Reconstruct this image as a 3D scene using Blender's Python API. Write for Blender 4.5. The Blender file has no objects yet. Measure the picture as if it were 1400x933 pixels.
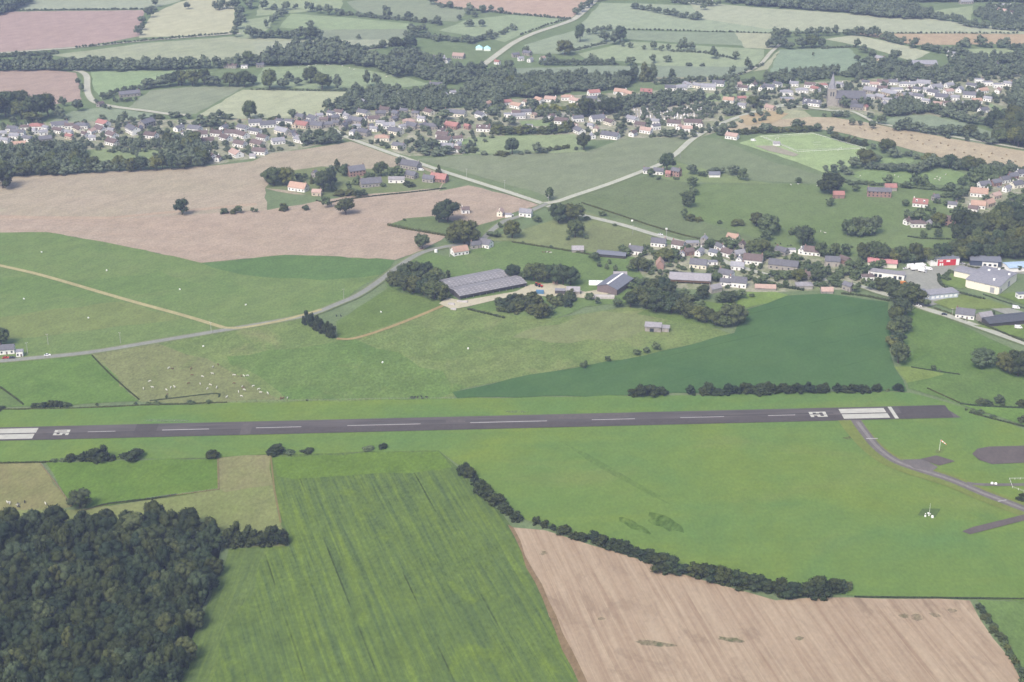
import bpy, bmesh, math, random
import numpy as np
from mathutils import Vector, Matrix

random.seed(7)
RNG = np.random.default_rng(7)
sc = bpy.context.scene
COL = sc.collection

# ------------------------------------------------------------------ camera
F = 2000.0                 # focal length in pixels of the 1400 px wide photograph
PW, PH = 1400.0, 933.0
HC = 417.0                 # flying height
PITCH = math.radians(23.36)
CP, SP = math.cos(PITCH), math.sin(PITCH)


def ground(u, v):
    a = (u - PW / 2) / F
    b = -(v - PH / 2) / F
    dy = CP + b * SP
    dz = -SP + b * CP
    t = HC / -dz
    return (a * t, dy * t)


def scale(v):
    """pixels of the photograph per metre at the ground seen on row v"""
    b = -(v - PH / 2) / F
    return F / (HC / (SP - b * CP))


def sin_dep(v):
    return math.sin(PITCH + math.atan((v - PH / 2) / F))


def cos_dep(v):
    return math.cos(PITCH + math.atan((v - PH / 2) / F))


cam_data = bpy.data.cameras.new("camera")
cam = bpy.data.objects.new("camera", cam_data)
COL.objects.link(cam)
cam.location = (0, 0, HC)
cam.rotation_euler = (math.radians(90) - PITCH, 0, 0)
cam_data.sensor_fit = 'HORIZONTAL'
cam_data.sensor_width = 36.0
cam_data.lens = F / PW * 36.0
cam_data.clip_start = 1.0
cam_data.clip_end = 40000.0
sc.camera = cam

# ------------------------------------------------------------------ light
SUN_EL, SUN_AZ = math.radians(50), math.radians(212)   # azimuth from +Y, clockwise
world = bpy.data.worlds.new("World")
sc.world = world
world.use_nodes = True
wn = world.node_tree
for n in list(wn.nodes):
    wn.nodes.remove(n)
sky = wn.nodes.new('ShaderNodeTexSky')
sky.sky_type = 'NISHITA'
sky.sun_disc = False
sky.sun_elevation = SUN_EL
sky.sun_rotation = SUN_AZ
sky.altitude = 200
sky.air_density = 1.0
sky.dust_density = 5.0
sky.ozone_density = 1.0
bg = wn.nodes.new('ShaderNodeBackground')
bg.inputs['Strength'].default_value = 0.10
wo = wn.nodes.new('ShaderNodeOutputWorld')
wn.links.new(sky.outputs[0], bg.inputs[0])
wn.links.new(bg.outputs[0], wo.inputs[0])
sun_data = bpy.data.lights.new("sun", 'SUN')
sun_data.energy = 1.4
sun_data.angle = math.radians(22)
sun_data.color = (1.0, 0.93, 0.84)
sun = bpy.data.objects.new("sun", sun_data)
COL.objects.link(sun)
to_sun = Vector((math.sin(SUN_AZ) * math.cos(SUN_EL), math.cos(SUN_AZ) * math.cos(SUN_EL), math.sin(SUN_EL)))
sun.rotation_euler = to_sun.to_track_quat('Z', 'Y').to_euler()
sun.location = (-300, 300, 900)

sc.view_settings.view_transform = 'Standard'
sc.view_settings.look = 'None'
sc.view_settings.gamma = 1.0
sc.view_settings.use_curve_mapping = False
EXPOSURE = 1.25
sc.view_settings.exposure = EXPOSURE
sc.render.engine = 'CYCLES'
sc.cycles.use_denoising = True
sc.cycles.max_bounces = 4
sc.cycles.diffuse_bounces = 2
sc.cycles.glossy_bounces = 1
sc.cycles.transmission_bounces = 2
sc.cycles.volume_bounces = 0
sc.cycles.caustics_reflective = False
sc.cycles.caustics_refractive = False

HAZE_DENSITY = 0.00012
HAZE_COLOUR = (0.56, 0.68, 1.0)
# what the haze adds at full depth and what a white surface sends back (both measured on test renders)
HAZE_LIN = np.array((0.385, 0.475, 0.70))
LIGHT = np.array((1.86, 1.80, 2.05))


def lin(c):
    c = np.array(c, float) / 255.0
    return np.where(c <= 0.04045, c / 12.92, ((c + 0.055) / 1.055) ** 2.4)


def albedo(rgb, v):
    """base colour of a surface that looks like rgb through the air between it and the camera"""
    d = HC / (SP + (v - PH / 2) / F * CP)
    T = math.exp(-HAZE_DENSITY * d)
    a = (lin(rgb) - HAZE_LIN * (1 - T)) / (T * LIGHT)
    return tuple(float(min(max(x, 0.012), 0.85)) for x in a)


# ------------------------------------------------------------------ objects
def tag(o, label=None, cat=None, group=None, kind=None):
    if label:
        o["label"] = label
    if cat:
        o["category"] = cat
    if group:
        o["group"] = group
    if kind:
        o["kind"] = kind
    return o


def link(name, data, parent=None, loc=(0, 0, 0), rz=0.0):
    o = bpy.data.objects.new(name, data)
    COL.objects.link(o)
    o.location = loc
    o.rotation_euler = (0, 0, rz)
    if parent is not None:
        o.parent = parent
    return o


def empty(name, loc=(0, 0, 0), rz=0.0):
    o = link(name, None, None, loc, rz)
    o.empty_display_size = 0.5
    return o


def mesh_np(name, verts, faces, mats, attr=None, midx=None):
    """faces: list of int arrays (n,k) with k 3 or 4; attr: per-face tint"""
    me = bpy.data.meshes.new(name)
    verts = np.asarray(verts, np.float32)
    me.vertices.add(len(verts))
    me.vertices.foreach_set("co", verts.ravel())
    loops = np.concatenate([f.ravel() for f in faces]).astype(np.int32)
    totals = np.concatenate([np.full(len(f), f.shape[1]) for f in faces]).astype(np.int32)
    starts = np.concatenate([[0], np.cumsum(totals)[:-1]]).astype(np.int32)
    me.loops.add(len(loops))
    me.loops.foreach_set("vertex_index", loops)
    me.polygons.add(len(totals))
    me.polygons.foreach_set("loop_start", starts)
    me.polygons.foreach_set("loop_total", totals)
    for m in mats:
        me.materials.append(m)
    if midx is not None:
        me.polygons.foreach_set("material_index", np.asarray(midx, np.int32))
    if attr is not None:
        at = me.attributes.new("tint", 'FLOAT', 'FACE')
        at.data.foreach_set("value", np.asarray(attr, np.float32))
    me.update(calc_edges=True)
    me.validate()
    return me


class MB:
    """collects boxes, prisms and tubes; build() makes them one mesh object"""

    def __init__(self):
        self.v, self.f, self.m = [], [], []

    def add(self, vs, fs, m=0):
        o = len(self.v)
        self.v += [tuple(p) for p in vs]
        self.f += [tuple(i + o for i in q) for q in fs]
        self.m += [m] * len(fs)
        return self

    def box(self, c, s, m=0, rz=0.0, taper=1.0):
        x, y, z = (k / 2 for k in s)
        cr, sr = math.cos(rz), math.sin(rz)
        vs = []
        for dz, t in ((-z, 1.0), (z, taper)):
            for dx, dy in ((-x, -y), (x, -y), (x, y), (-x, y)):
                px, py = dx * t, dy * t
                vs.append((c[0] + px * cr - py * sr, c[1] + px * sr + py * cr, c[2] + dz))
        return self.add(vs, [(3, 2, 1, 0), (4, 5, 6, 7), (0, 1, 5, 4), (1, 2, 6, 5), (2, 3, 7, 6), (3, 0, 4, 7)], m)

    def extrude_x(self, prof, x0, x1, m=0):
        """closed y,z profile (counter-clockwise seen from +x) extruded along x"""
        n = len(prof)
        vs = [(x0, y, z) for y, z in prof] + [(x1, y, z) for y, z in prof]
        fs = [tuple(range(n))[::-1], tuple(range(n, 2 * n))]
        for i in range(n):
            j = (i + 1) % n
            fs.append((i, j, n + j, n + i))
        return self.add(vs, fs, m)

    def extrude_z(self, prof, z0, z1, m=0, top=1.0, c=(0, 0)):
        n = len(prof)
        vs = [(x, y, z0) for x, y in prof] + [(c[0] + (x - c[0]) * top, c[1] + (y - c[1]) * top, z1) for x, y in prof]
        fs = [tuple(range(n))[::-1], tuple(range(n, 2 * n))]
        for i in range(n):
            j = (i + 1) % n
            fs.append((i, j, n + j, n + i))
        return self.add(vs, fs, m)

    def tube(self, p, q, r0, r1=None, n=8, m=0):
        r1 = r0 if r1 is None else r1
        p, q = Vector(p), Vector(q)
        z = (q - p).normalized()
        x = z.orthogonal().normalized()
        y = z.cross(x)
        vs = []
        for c, r in ((p, r0), (q, r1)):
            for i in range(n):
                a = 2 * math.pi * i / n
                vs.append(c + x * (r * math.cos(a)) + y * (r * math.sin(a)))
        fs = [tuple(range(n))[::-1], tuple(range(n, 2 * n))]
        for i in range(n):
            j = (i + 1) % n
            fs.append((i, j, n + j, n + i))
        return self.add(vs, fs, m)

    def mesh(self, name, mats):
        me = bpy.data.meshes.new(name)
        me.from_pydata(self.v, [], self.f)
        for m in (mats if isinstance(mats, (list, tuple)) else [mats]):
            me.materials.append(m)
        if any(self.m):
            me.polygons.foreach_set("material_index", self.m)
        me.update()
        return me

    def build(self, name, mats, parent=None, loc=(0, 0, 0), rz=0.0):
        return link(name, self.mesh(name, mats), parent, loc, rz)


# ------------------------------------------------------------------ materials
MATS = {}


def new_mat(name):
    m = bpy.data.materials.new(name)
    m.use_nodes = True
    nt = m.node_tree
    p = nt.nodes['Principled BSDF']
    p.inputs['Roughness'].default_value = 0.85
    p.inputs['Specular IOR Level'].default_value = 0.15
    return m, nt, p


def mixcol(nt, fac, a, b, mode='MIX'):
    n = nt.nodes.new('ShaderNodeMix')
    n.data_type = 'RGBA'
    n.blend_type = mode
    for sock, val in ((0, fac), (6, a), (7, b)):
        if isinstance(val, (int, float)):
            n.inputs[sock].default_value = val
        elif isinstance(val, tuple):
            n.inputs[sock].default_value = (*val[:3], 1)
        else:
            nt.links.new(val, n.inputs[sock])
    return n.outputs[2]


def ramp(nt, val, lo, hi, a=0.0, b=1.0):
    n = nt.nodes.new('ShaderNodeMapRange')
    n.clamp = True
    n.inputs[1].default_value, n.inputs[2].default_value = lo, hi
    n.inputs[3].default_value, n.inputs[4].default_value = a, b
    nt.links.new(val, n.inputs[0])
    return n.outputs[0]


def coords(nt, rot=0.0, sx=1.0, sy=1.0, off=(0, 0, 0)):
    tc = nt.nodes.new('ShaderNodeTexCoord')
    r = nt.nodes.new('ShaderNodeMapping')
    r.inputs['Rotation'].default_value = (0, 0, rot)
    nt.links.new(tc.outputs['Object'], r.inputs[0])
    s = nt.nodes.new('ShaderNodeMapping')
    s.inputs['Scale'].default_value = (sx, sy, 1)
    s.inputs['Location'].default_value = off
    nt.links.new(r.outputs[0], s.inputs[0])
    return s.outputs[0]


def noise(nt, vec, sc_, detail=4, rough=0.55, dist=0.0):
    n = nt.nodes.new('ShaderNodeTexNoise')
    n.inputs['Scale'].default_value = sc_
    n.inputs['Detail'].default_value = detail
    n.inputs['Roughness'].default_value = rough
    n.inputs['Distortion'].default_value = dist
    nt.links.new(vec, n.inputs[0])
    return n.outputs[0]


def mulf(nt, a, b):
    n = nt.nodes.new('ShaderNodeMath')
    n.operation = 'MULTIPLY'
    for i, x in enumerate((a, b)):
        if isinstance(x, (int, float)):
            n.inputs[i].default_value = x
        else:
            nt.links.new(x, n.inputs[i])
    return n.outputs[0]


def field_mat(name, base, alt, amt=0.7, big=60.0, row=None, rowcol=None, rowamt=0.5, rowgap=6.0,
              patch=None, patchamt=0.6, patchsize=40.0, patchcut=0.60, grain=0.22, seed=0, tracks=None, trackgap=26.0):
    """grass, crop or stubble: broad drifts, drawn-out streaks along the rows, patches and fine grain"""
    m, nt, p = new_mat(name)
    off = (seed * 37.1, seed * 11.7, 0)
    c0 = coords(nt, 0, off=off)
    fac = mulf(nt, ramp(nt, noise(nt, c0, 1.0 / big, 5, 0.6, 0.6), 0.34, 0.66), amt)
    col = mixcol(nt, fac, base, alt)
    ang = row if row is not None else 0.35
    # streaks
    c1 = coords(nt, -ang, 1.0 / rowgap, 1.0 / (rowgap * 34), off)
    st = ramp(nt, noise(nt, c1, 1.0, 4, 0.65, 0.15), 0.36, 0.64)
    rc = rowcol if rowcol is not None else tuple(x * 0.78 for x in base)
    col = mixcol(nt, mulf(nt, st, rowamt if row is not None else 0.22), col, rc)
    if row is not None:
        st2 = ramp(nt, noise(nt, coords(nt, -ang, 1.0 / (rowgap * 3.1), 1.0 / (rowgap * 60), off), 1.0, 3, 0.6, 0.1), 0.40, 0.62)
        col = mixcol(nt, mulf(nt, st2, rowamt * (0.35 if tracks is not None else 0.7)), col, rc if tracks is not None else alt)
    if tracks is not None:
        w = nt.nodes.new('ShaderNodeTexWave')
        w.wave_type = 'BANDS'
        w.bands_direction = 'X'
        w.inputs['Scale'].default_value = 0.314 / trackgap
        w.inputs['Distortion'].default_value = 0.5
        w.inputs['Detail'].default_value = 1.5
        w.inputs['Detail Scale'].default_value = 0.02
        nt.links.new(coords(nt, -ang, 1, 1, off), w.inputs[0])
        broken = ramp(nt, noise(nt, coords(nt, -ang, 1 / 12.0, 1 / 45.0, off), 1.0, 4), 0.46, 0.60)
        col = mixcol(nt, mulf(nt, mulf(nt, ramp(nt, w.outputs['Fac'], 0.9965, 0.9999), 0.55), broken), col, tracks)
    if patch is not None:
        pt = ramp(nt, noise(nt, coords(nt, -ang, 1.0, 0.55, (off[0] + 9, off[1], 0)), 1.0 / patchsize, 6, 0.62, 0.8),
                  patchcut, patchcut + 0.14)
        col = mixcol(nt, mulf(nt, pt, patchamt), col, patch)
    g = noise(nt, coords(nt, 0, 1, 0.6), 0.55, 4, 0.7)
    gr = ramp(nt, g, 0.28, 0.72, 1 - grain, 1 + grain)
    mid = ramp(nt, noise(nt, coords(nt, 0.6, 1, 0.5), 0.09, 4, 0.65), 0.3, 0.7, 1 - grain * 0.6, 1 + grain * 0.6)
    vm = nt.nodes.new('ShaderNodeVectorMath')
    vm.operation = 'SCALE'
    nt.links.new(col, vm.inputs[0])
    nt.links.new(mulf(nt, gr, mid), vm.inputs['Scale'])
    nt.links.new(vm.outputs[0], p.inputs['Base Color'])
    p.inputs['Roughness'].default_value = 1.0
    p.inputs['Specular IOR Level'].default_value = 0.0
    return m


def plain(name, rgb, rough=0.8, var=0.18, sc_=0.6, metal=0.0, spec=0.2, streak=False):
    if name in MATS:
        return MATS[name]
    m, nt, p = new_mat(name)
    tc = nt.nodes.new('ShaderNodeTexCoord')
    mp = nt.nodes.new('ShaderNodeMapping')
    mp.inputs['Scale'].default_value = (1, 1, 0.25) if streak else (1, 1, 1)
    nt.links.new(tc.outputs['Object'], mp.inputs[0])
    n1 = ramp(nt, noise(nt, mp.outputs[0], sc_, 5, 0.65), 0.3, 0.7, 1 - var, 1 + var)
    oi = nt.nodes.new('ShaderNodeObjectInfo')
    n2 = ramp(nt, oi.outputs['Random'], 0, 1, 1 - var * 0.6, 1 + var * 0.6)
    vm = nt.nodes.new('ShaderNodeVectorMath')
    vm.operation = 'SCALE'
    vm.inputs[0].default_value = rgb
    nt.links.new(mulf(nt, n1, n2), vm.inputs['Scale'])
    nt.links.new(vm.outputs[0], p.inputs['Base Color'])
    p.inputs['Roughness'].default_value = rough
    p.inputs['Metallic'].default_value = metal
    p.inputs['Specular IOR Level'].default_value = spec
    MATS[name] = m
    return m


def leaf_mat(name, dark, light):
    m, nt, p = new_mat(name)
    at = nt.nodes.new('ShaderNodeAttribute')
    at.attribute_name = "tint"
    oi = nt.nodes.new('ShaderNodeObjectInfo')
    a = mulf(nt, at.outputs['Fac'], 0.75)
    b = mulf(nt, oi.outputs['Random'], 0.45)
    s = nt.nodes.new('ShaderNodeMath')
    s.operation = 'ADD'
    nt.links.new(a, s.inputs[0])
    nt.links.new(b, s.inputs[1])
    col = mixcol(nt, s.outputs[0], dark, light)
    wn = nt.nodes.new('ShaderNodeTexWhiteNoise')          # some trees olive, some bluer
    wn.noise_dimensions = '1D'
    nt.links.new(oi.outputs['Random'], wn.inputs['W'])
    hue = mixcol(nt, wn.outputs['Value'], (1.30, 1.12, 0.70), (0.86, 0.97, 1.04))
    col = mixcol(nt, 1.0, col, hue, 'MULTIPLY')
    nt.links.new(col, p.inputs['Base Color'])
    p.inputs['Roughness'].default_value = 0.75
    p.inputs['Specular IOR Level'].default_value = 0.12
    return m


def slatted(name, rgb, pale, rows=(6.0, 3.0), cut=0.62):
    """sheet roof with paler translucent panels set in rows"""
    m, nt, p = new_mat(name)
    b = nt.nodes.new('ShaderNodeTexBrick')
    b.offset = 0.0
    b.inputs['Color1'].default_value = (*pale, 1)
    b.inputs['Color2'].default_value = (*pale, 1)
    b.inputs['Mortar'].default_value = (*rgb, 1)
    b.inputs['Scale'].default_value = 1.0
    b.inputs['Mortar Size'].default_value = cut
    b.inputs['Mortar Smooth'].default_value = 0.05
    b.inputs['Brick Width'].default_value = rows[0]
    b.inputs['Row Height'].default_value = rows[1]
    tc = nt.nodes.new('ShaderNodeTexCoord')
    nt.links.new(tc.outputs['Object'], b.inputs[0])
    n1 = ramp(nt, noise(nt, tc.outputs['Object'], 0.25, 5, 0.65), 0.3, 0.7, 0.8, 1.15)
    vm = nt.nodes.new('ShaderNodeVectorMath')
    vm.operation = 'SCALE'
    nt.links.new(b.outputs[0], vm.inputs[0])
    nt.links.new(n1, vm.inputs['Scale'])
    nt.links.new(vm.outputs[0], p.inputs['Base Color'])
    return m


WHITE = plain('white_render', (0.77, 0.76, 0.73), var=0.05)
CREAM = plain('cream_render', (0.72, 0.68, 0.57), var=0.08)
BEIGE = plain('beige_render', (0.50, 0.43, 0.34), var=0.10)
STONE = plain('grey_stone', (0.30, 0.28, 0.25), var=0.2)
BRICK = plain('red_brick', (0.28, 0.18, 0.15), var=0.2)
DARKWALL = plain('dark_cladding', (0.07, 0.065, 0.065), var=0.2)
SLATE = plain('slate', (0.125, 0.126, 0.14), var=0.2)
PALESLATE = plain('pale_slate', (0.25, 0.25, 0.27), var=0.2)
BROWN = plain('brown_tile', (0.13, 0.10, 0.093), var=0.2)
ORANGE = plain('orange_tile', (0.37, 0.25, 0.19), var=0.15)
RED = plain('red_tile', (0.30, 0.15, 0.13), var=0.18)
PINK = plain('faded_tile', (0.36, 0.26, 0.22), var=0.15)
ZINC = plain('fibre_cement', (0.26, 0.25, 0.26), var=0.18)
BLUEROOF = plain('blue_sheet', (0.145, 0.155, 0.18), var=0.12)
GLASS = plain('window_glass', (0.03, 0.035, 0.045), rough=0.15, spec=0.5, var=0.1)
WOOD = plain('wood', (0.16, 0.10, 0.06), var=0.2)
DOORM = plain('door_paint', (0.12, 0.10, 0.10), var=0.3)
BARK = plain('bark', (0.07, 0.055, 0.04), var=0.25)
PAINT = plain('white_paint', (0.80, 0.80, 0.78), var=0.06)
REDPAINT = plain('red_paint', (0.50, 0.03, 0.035), var=0.08)
BLACK = plain('black_rubber', (0.02, 0.02, 0.02), var=0.1)
GREYM = plain('grey_metal', (0.30, 0.30, 0.31), var=0.1)
CONC = plain('concrete', (0.38, 0.36, 0.34), var=0.15)
NAVY = plain('navy_cladding', (0.06, 0.075, 0.11), var=0.1)
TEAL = plain('teal_sheet', (0.10, 0.24, 0.26), var=0.1)
CYAN = plain('cyan_canvas', (0.38, 0.66, 0.72), var=0.06)
CANVAS = plain('white_canvas', (0.72, 0.78, 0.72), var=0.06)
LEAF = leaf_mat('leaf', (0.018, 0.030, 0.014), (0.085, 0.105, 0.050))
LEAFMID = leaf_mat('leaf_mid', (0.026, 0.042, 0.018), (0.115, 0.140, 0.060))
LEAFFAR = leaf_mat('leaf_far', (0.034, 0.048, 0.028), (0.135, 0.155, 0.090))  # paler far crowns; part of the distance haze is put into this colour
LEAFPALE = leaf_mat('leaf_pale', (0.05, 0.07, 0.045), (0.10, 0.13, 0.075))
LEAFRED = leaf_mat('leaf_red', (0.06, 0.02, 0.025), (0.10, 0.04, 0.04))
LEAFYEL = leaf_mat('leaf_yellow', (0.10, 0.12, 0.03), (0.18, 0.20, 0.06))
LEAFDK = leaf_mat('leaf_dark', (0.012, 0.021, 0.010), (0.046, 0.063, 0.027))

# ------------------------------------------------------------------ the land
SHEETS = []          # (polygon in world xy, z)
ZN = [0]


def inside(poly, x, y):
    c = False
    n = len(poly)
    j = n - 1
    for i in range(n):
        xi, yi = poly[i]
        xj, yj = poly[j]
        if (yi > y) != (yj > y) and x < (xj - xi) * (y - yi) / (yj - yi) + xi:
            c = not c
        j = i
    return c


def zat(x, y):
    z = 0.0
    for poly, bb, h in SHEETS:
        if bb[0] <= x <= bb[1] and bb[2] <= y <= bb[3] and h > z and inside(poly, x, y):
            z = h
    return z


def at(u, v):
    x, y = ground(u, v)
    return (x, y, zat(x, y))


def sheet(name, pts, mat, label, cat, wobble=0.0, z=None, world_pts=False):
    pw = list(pts) if world_pts else [ground(u, v) for u, v in pts]
    if wobble > 0:                       # field edges are never ruled lines
        out = []
        n = len(pw)
        for i in range(n):
            a, b = Vector(pw[i]), Vector(pw[(i + 1) % n])
            L = (b - a).length
            k = max(1, min(40, int(L / 14)))
            nrm = Vector((-(b - a).y, (b - a).x)).normalized() if L > 0 else Vector((0, 0))
            for j in range(k):
                t = j / k
                amp = 0 if j == 0 else wobble * (random.random() - 0.5)
                p = a.lerp(b, t) + nrm * amp
                out.append((p.x, p.y))
        pw = out
    if z is None:
        ZN[0] += 1
        z = 0.03 + 0.004 * ZN[0]
    bm = bmesh.new()
    vs = [bm.verts.new((x, y, z)) for x, y in pw]
    f = bm.faces.new(vs)
    f.normal_update()
    if f.normal.z < 0:
        f.normal_flip()
    bmesh.ops.triangulate(bm, faces=[f])
    me = bpy.data.meshes.new(name)
    bm.to_mesh(me)
    bm.free()
    me.materials.append(mat)
    o = link(name, me)
    tag(o, label, cat, None, 'structure')
    xs, ys = [p[0] for p in pw], [p[1] for p in pw]
    SHEETS.append((pw, (min(xs), max(xs), min(ys), max(ys)), z))
    return o


def direction(p, q):
    """row direction of a line seen in the photograph, as the angle the field materials use"""
    a, b = ground(*p), ground(*q)
    return math.atan2(b[1] - a[1], b[0] - a[0]) - math.pi / 2


FN = [0]


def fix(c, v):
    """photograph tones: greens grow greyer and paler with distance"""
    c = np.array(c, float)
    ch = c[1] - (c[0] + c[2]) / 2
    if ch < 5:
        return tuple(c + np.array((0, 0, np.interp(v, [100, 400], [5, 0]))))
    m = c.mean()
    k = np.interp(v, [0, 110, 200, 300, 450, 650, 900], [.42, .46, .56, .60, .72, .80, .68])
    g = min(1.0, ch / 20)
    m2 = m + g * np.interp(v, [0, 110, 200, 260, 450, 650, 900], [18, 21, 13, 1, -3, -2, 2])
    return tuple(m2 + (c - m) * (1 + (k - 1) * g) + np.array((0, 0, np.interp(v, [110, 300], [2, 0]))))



def field(name, pts, rgb, alt, label, wobble=3.0, **kw):
    v = sum(p[1] for p in pts) / len(pts)
    v = min(max(v, 0), 933)
    FN[0] += 1
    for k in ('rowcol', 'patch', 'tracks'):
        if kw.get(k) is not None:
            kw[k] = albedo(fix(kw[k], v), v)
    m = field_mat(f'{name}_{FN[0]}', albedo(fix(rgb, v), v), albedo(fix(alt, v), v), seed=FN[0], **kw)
    return sheet(name, pts, m, label, 'field', wobble)


# base ground out to the horizon
gm = field_mat('ground_grass', albedo((136, 154, 134), 250), albedo((148, 162, 142), 250), seed=99, big=160)
bm = bmesh.new()
bmesh.ops.create_grid(bm, x_segments=24, y_segments=24, size=5500)
bmesh.ops.translate(bm, verts=bm.verts, vec=(0, 3800, 0))
me = bpy.data.meshes.new('ground')
bm.to_mesh(me)
bm.free()
me.materials.append(gm)
tag(link('ground', me), 'rolling green farmland around the airfield', 'ground', None, 'structure')

VD = direction((620, 700), (700, 840))     # rows of the big crop field
# --- far fields, top of the picture
field('pink_field', [(-80, 80), (-80, 25), (15, 16), (198, 14), (190, 50), (100, 67), (0, 73)], (197, 178, 180), (190, 172, 172), 'pinkish ploughed field at the far left')
field('crop_field', [(15, 14), (40, -30), (250, -30), (246, 2), (200, 13)], (170, 185, 170), (160, 178, 160), 'pale grey-green field beyond the pink field')
field('pale_field', [(246, 3), (300, -12), (322, -8), (320, 46), (190, 52), (206, 20)], (200, 200, 180), (190, 192, 172), 'pale straw coloured field with one lone tree')
field('meadow', [(70, 76), (190, 60), (320, 50), (430, 55), (525, 52), (540, 62), (480, 66), (400, 70), (330, 84), (180, 82), (110, 81)], (160, 178, 145), (172, 184, 155), 'long pale meadow below the far lane')
field('pink_field', [(-80, 99), (0, 97), (60, 95), (104, 100), (108, 112), (112, 136), (60, 146), (0, 146), (-80, 150)], (196, 178, 176), (186, 170, 166), 'pinkish ploughed field left of the bending road')
field('meadow', [(124, 97), (262, 96), (292, 99), (220, 112), (150, 128), (138, 136), (129, 124)], (140, 182, 128), (150, 186, 136), 'bright green meadow by the bending road')
field('crop_field', [(174, 148), (205, 124), (260, 119), (335, 119), (268, 156), (220, 154)], (142, 162, 138), (150, 168, 142), 'grey green crop field behind the western village', row=direction((180, 150), (320, 120)), rowgap=8)
field('pale_field', [(270, 158), (332, 123), (352, 123), (485, 126), (470, 142), (448, 158), (420, 161), (330, 163)], (178, 190, 152), (186, 194, 164), 'pale green field behind the western village')
field('crop_field', [(60, 170), (100, 152), (150, 146), (222, 158), (150, 168)], (140, 166, 142), (148, 172, 146), 'narrow green strip behind the western village')
field('stubble_field', [(150, 170), (225, 165), (345, 163), (335, 172), (180, 175)], (190, 172, 165), (182, 166, 160), 'narrow pink strip behind the western village')
field('meadow', [(350, 22), (362, -20), (472, -20), (466, 14), (400, 18)], (152, 184, 140), (162, 188, 150), 'small green field at the top left of centre')
field('crop_field', [(474, 3), (540, -10), (612, 8), (640, 14), (625, 30), (560, 26), (490, 17)], (140, 166, 142), (146, 170, 148), 'blue green crop field at the top')
field('pink_field', [(490, -30), (860, -40), (812, -2), (780, 26), (706, 20), (625, 10), (590, 2)], (207, 188, 182), (200, 180, 174), 'pink bare field at the top')
field('meadow', [(397, 19), (470, 24), (566, 33), (556, 40), (437, 41), (382, 38)], (146, 184, 136), (152, 186, 142), 'bright green strip of meadow far off')
field('crop_field', [(437, 41), (556, 40), (566, 48), (545, 54), (440, 56)], (138, 162, 142), (142, 166, 146), 'blue green strip far off')
field('meadow', [(320, 30), (372, 22), (370, 38), (350, 54), (322, 52)], (150, 180, 140), (156, 182, 146), 'small meadow beside the far trees')
field('meadow', [(600, 42), (640, 27), (706, 20), (774, 27), (712, 48), (690, 58), (660, 52)], (146, 180, 140), (152, 184, 148), 'green meadow left of the far road')
field('pale_field', [(345, 58), (520, 54), (540, 62), (500, 70), (395, 78), (352, 84)], (166, 180, 158), (172, 184, 164), 'pale field behind the valley wood')
field('meadow', [(360, 92), (455, 88), (550, 105), (592, 116), (540, 120), (450, 122), (345, 119)], (142, 176, 130), (150, 180, 138), 'meadow with grazing animals by the valley wood')
field('crop_field', [(788, 40), (822, 4), (872, 5), (1040, 12), (1150, 40), (1050, 45), (900, 41)], (152, 182, 150), (160, 186, 158), 'pale green hillside field at the top')
field('pale_field', [(940, 2), (1040, 11), (1150, 18), (1272, 26), (1420, 43), (1420, 47), (1170, 45), (1050, 40), (960, 26)], (176, 190, 162), (168, 186, 156), 'long pale field at the top right')
field('meadow', [(716, 62), (785, 42), (850, 42), (852, 56), (770, 74), (730, 74)], (144, 174, 146), (150, 178, 150), 'meadow right of the far road')
field('crop_field', [(852, 42), (1052, 46), (1020, 63), (950, 60), (858, 54)], (136, 166, 142), (142, 170, 146), 'blue green crop strip on the hillside')
field('pale_field', [(1005, 45), (1054, 46), (1060, 68), (1018, 66)], (182, 188, 164), (176, 184, 158), 'pale corner field beside the far trees')
field('meadow', [(790, 74), (840, 62), (862, 57), (1045, 68), (1040, 92), (1005, 98), (900, 90), (850, 84), (800, 80)], (150, 180, 140), (158, 184, 146), 'light meadow on the hillside')
field('crop_field', [(705, 94), (830, 90), (1050, 92), (1022, 100), (980, 106), (860, 106), (705, 104)], (134, 162, 144), (140, 166, 148), 'dark blue green strip behind the village')
field('stubble_field', [(895, 106), (980, 106), (970, 114), (890, 113)], (178, 178, 160), (170, 172, 154), 'small pale strip behind the village')
field('crop_field', [(1050, 106), (1066, 68), (1160, 66), (1186, 88), (1150, 100), (1100, 106)], (132, 170, 146), (138, 174, 150), 'blue green crop field behind the church')
field('pale_field', [(1030, 98), (1066, 69), (1050, 95)], (180, 186, 160), (176, 180, 156), 'pale sliver of field beside the farm track')
field('pale_field', [(1128, 54), (1170, 48), (1235, 62), (1272, 72), (1246, 84), (1190, 66)], (184, 194, 164), (176, 188, 156), 'pale field behind the village trees')
field('stubble_field', [(1168, 46), (1460, 47), (1460, 60), (1330, 61), (1250, 62)], (204, 186, 170), (196, 180, 164), 'tan stubble strip at the far right')
field('meadow', [(1315, 68), (1380, 66), (1396, 78), (1330, 78)], (152, 182, 134), (158, 184, 140), 'small meadow at the far right')
field('meadow', [(1268, 16), (1330, 8), (1328, 28), (1280, 26)], (150, 182, 138), (158, 184, 144), 'small meadow at the top right corner')
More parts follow.
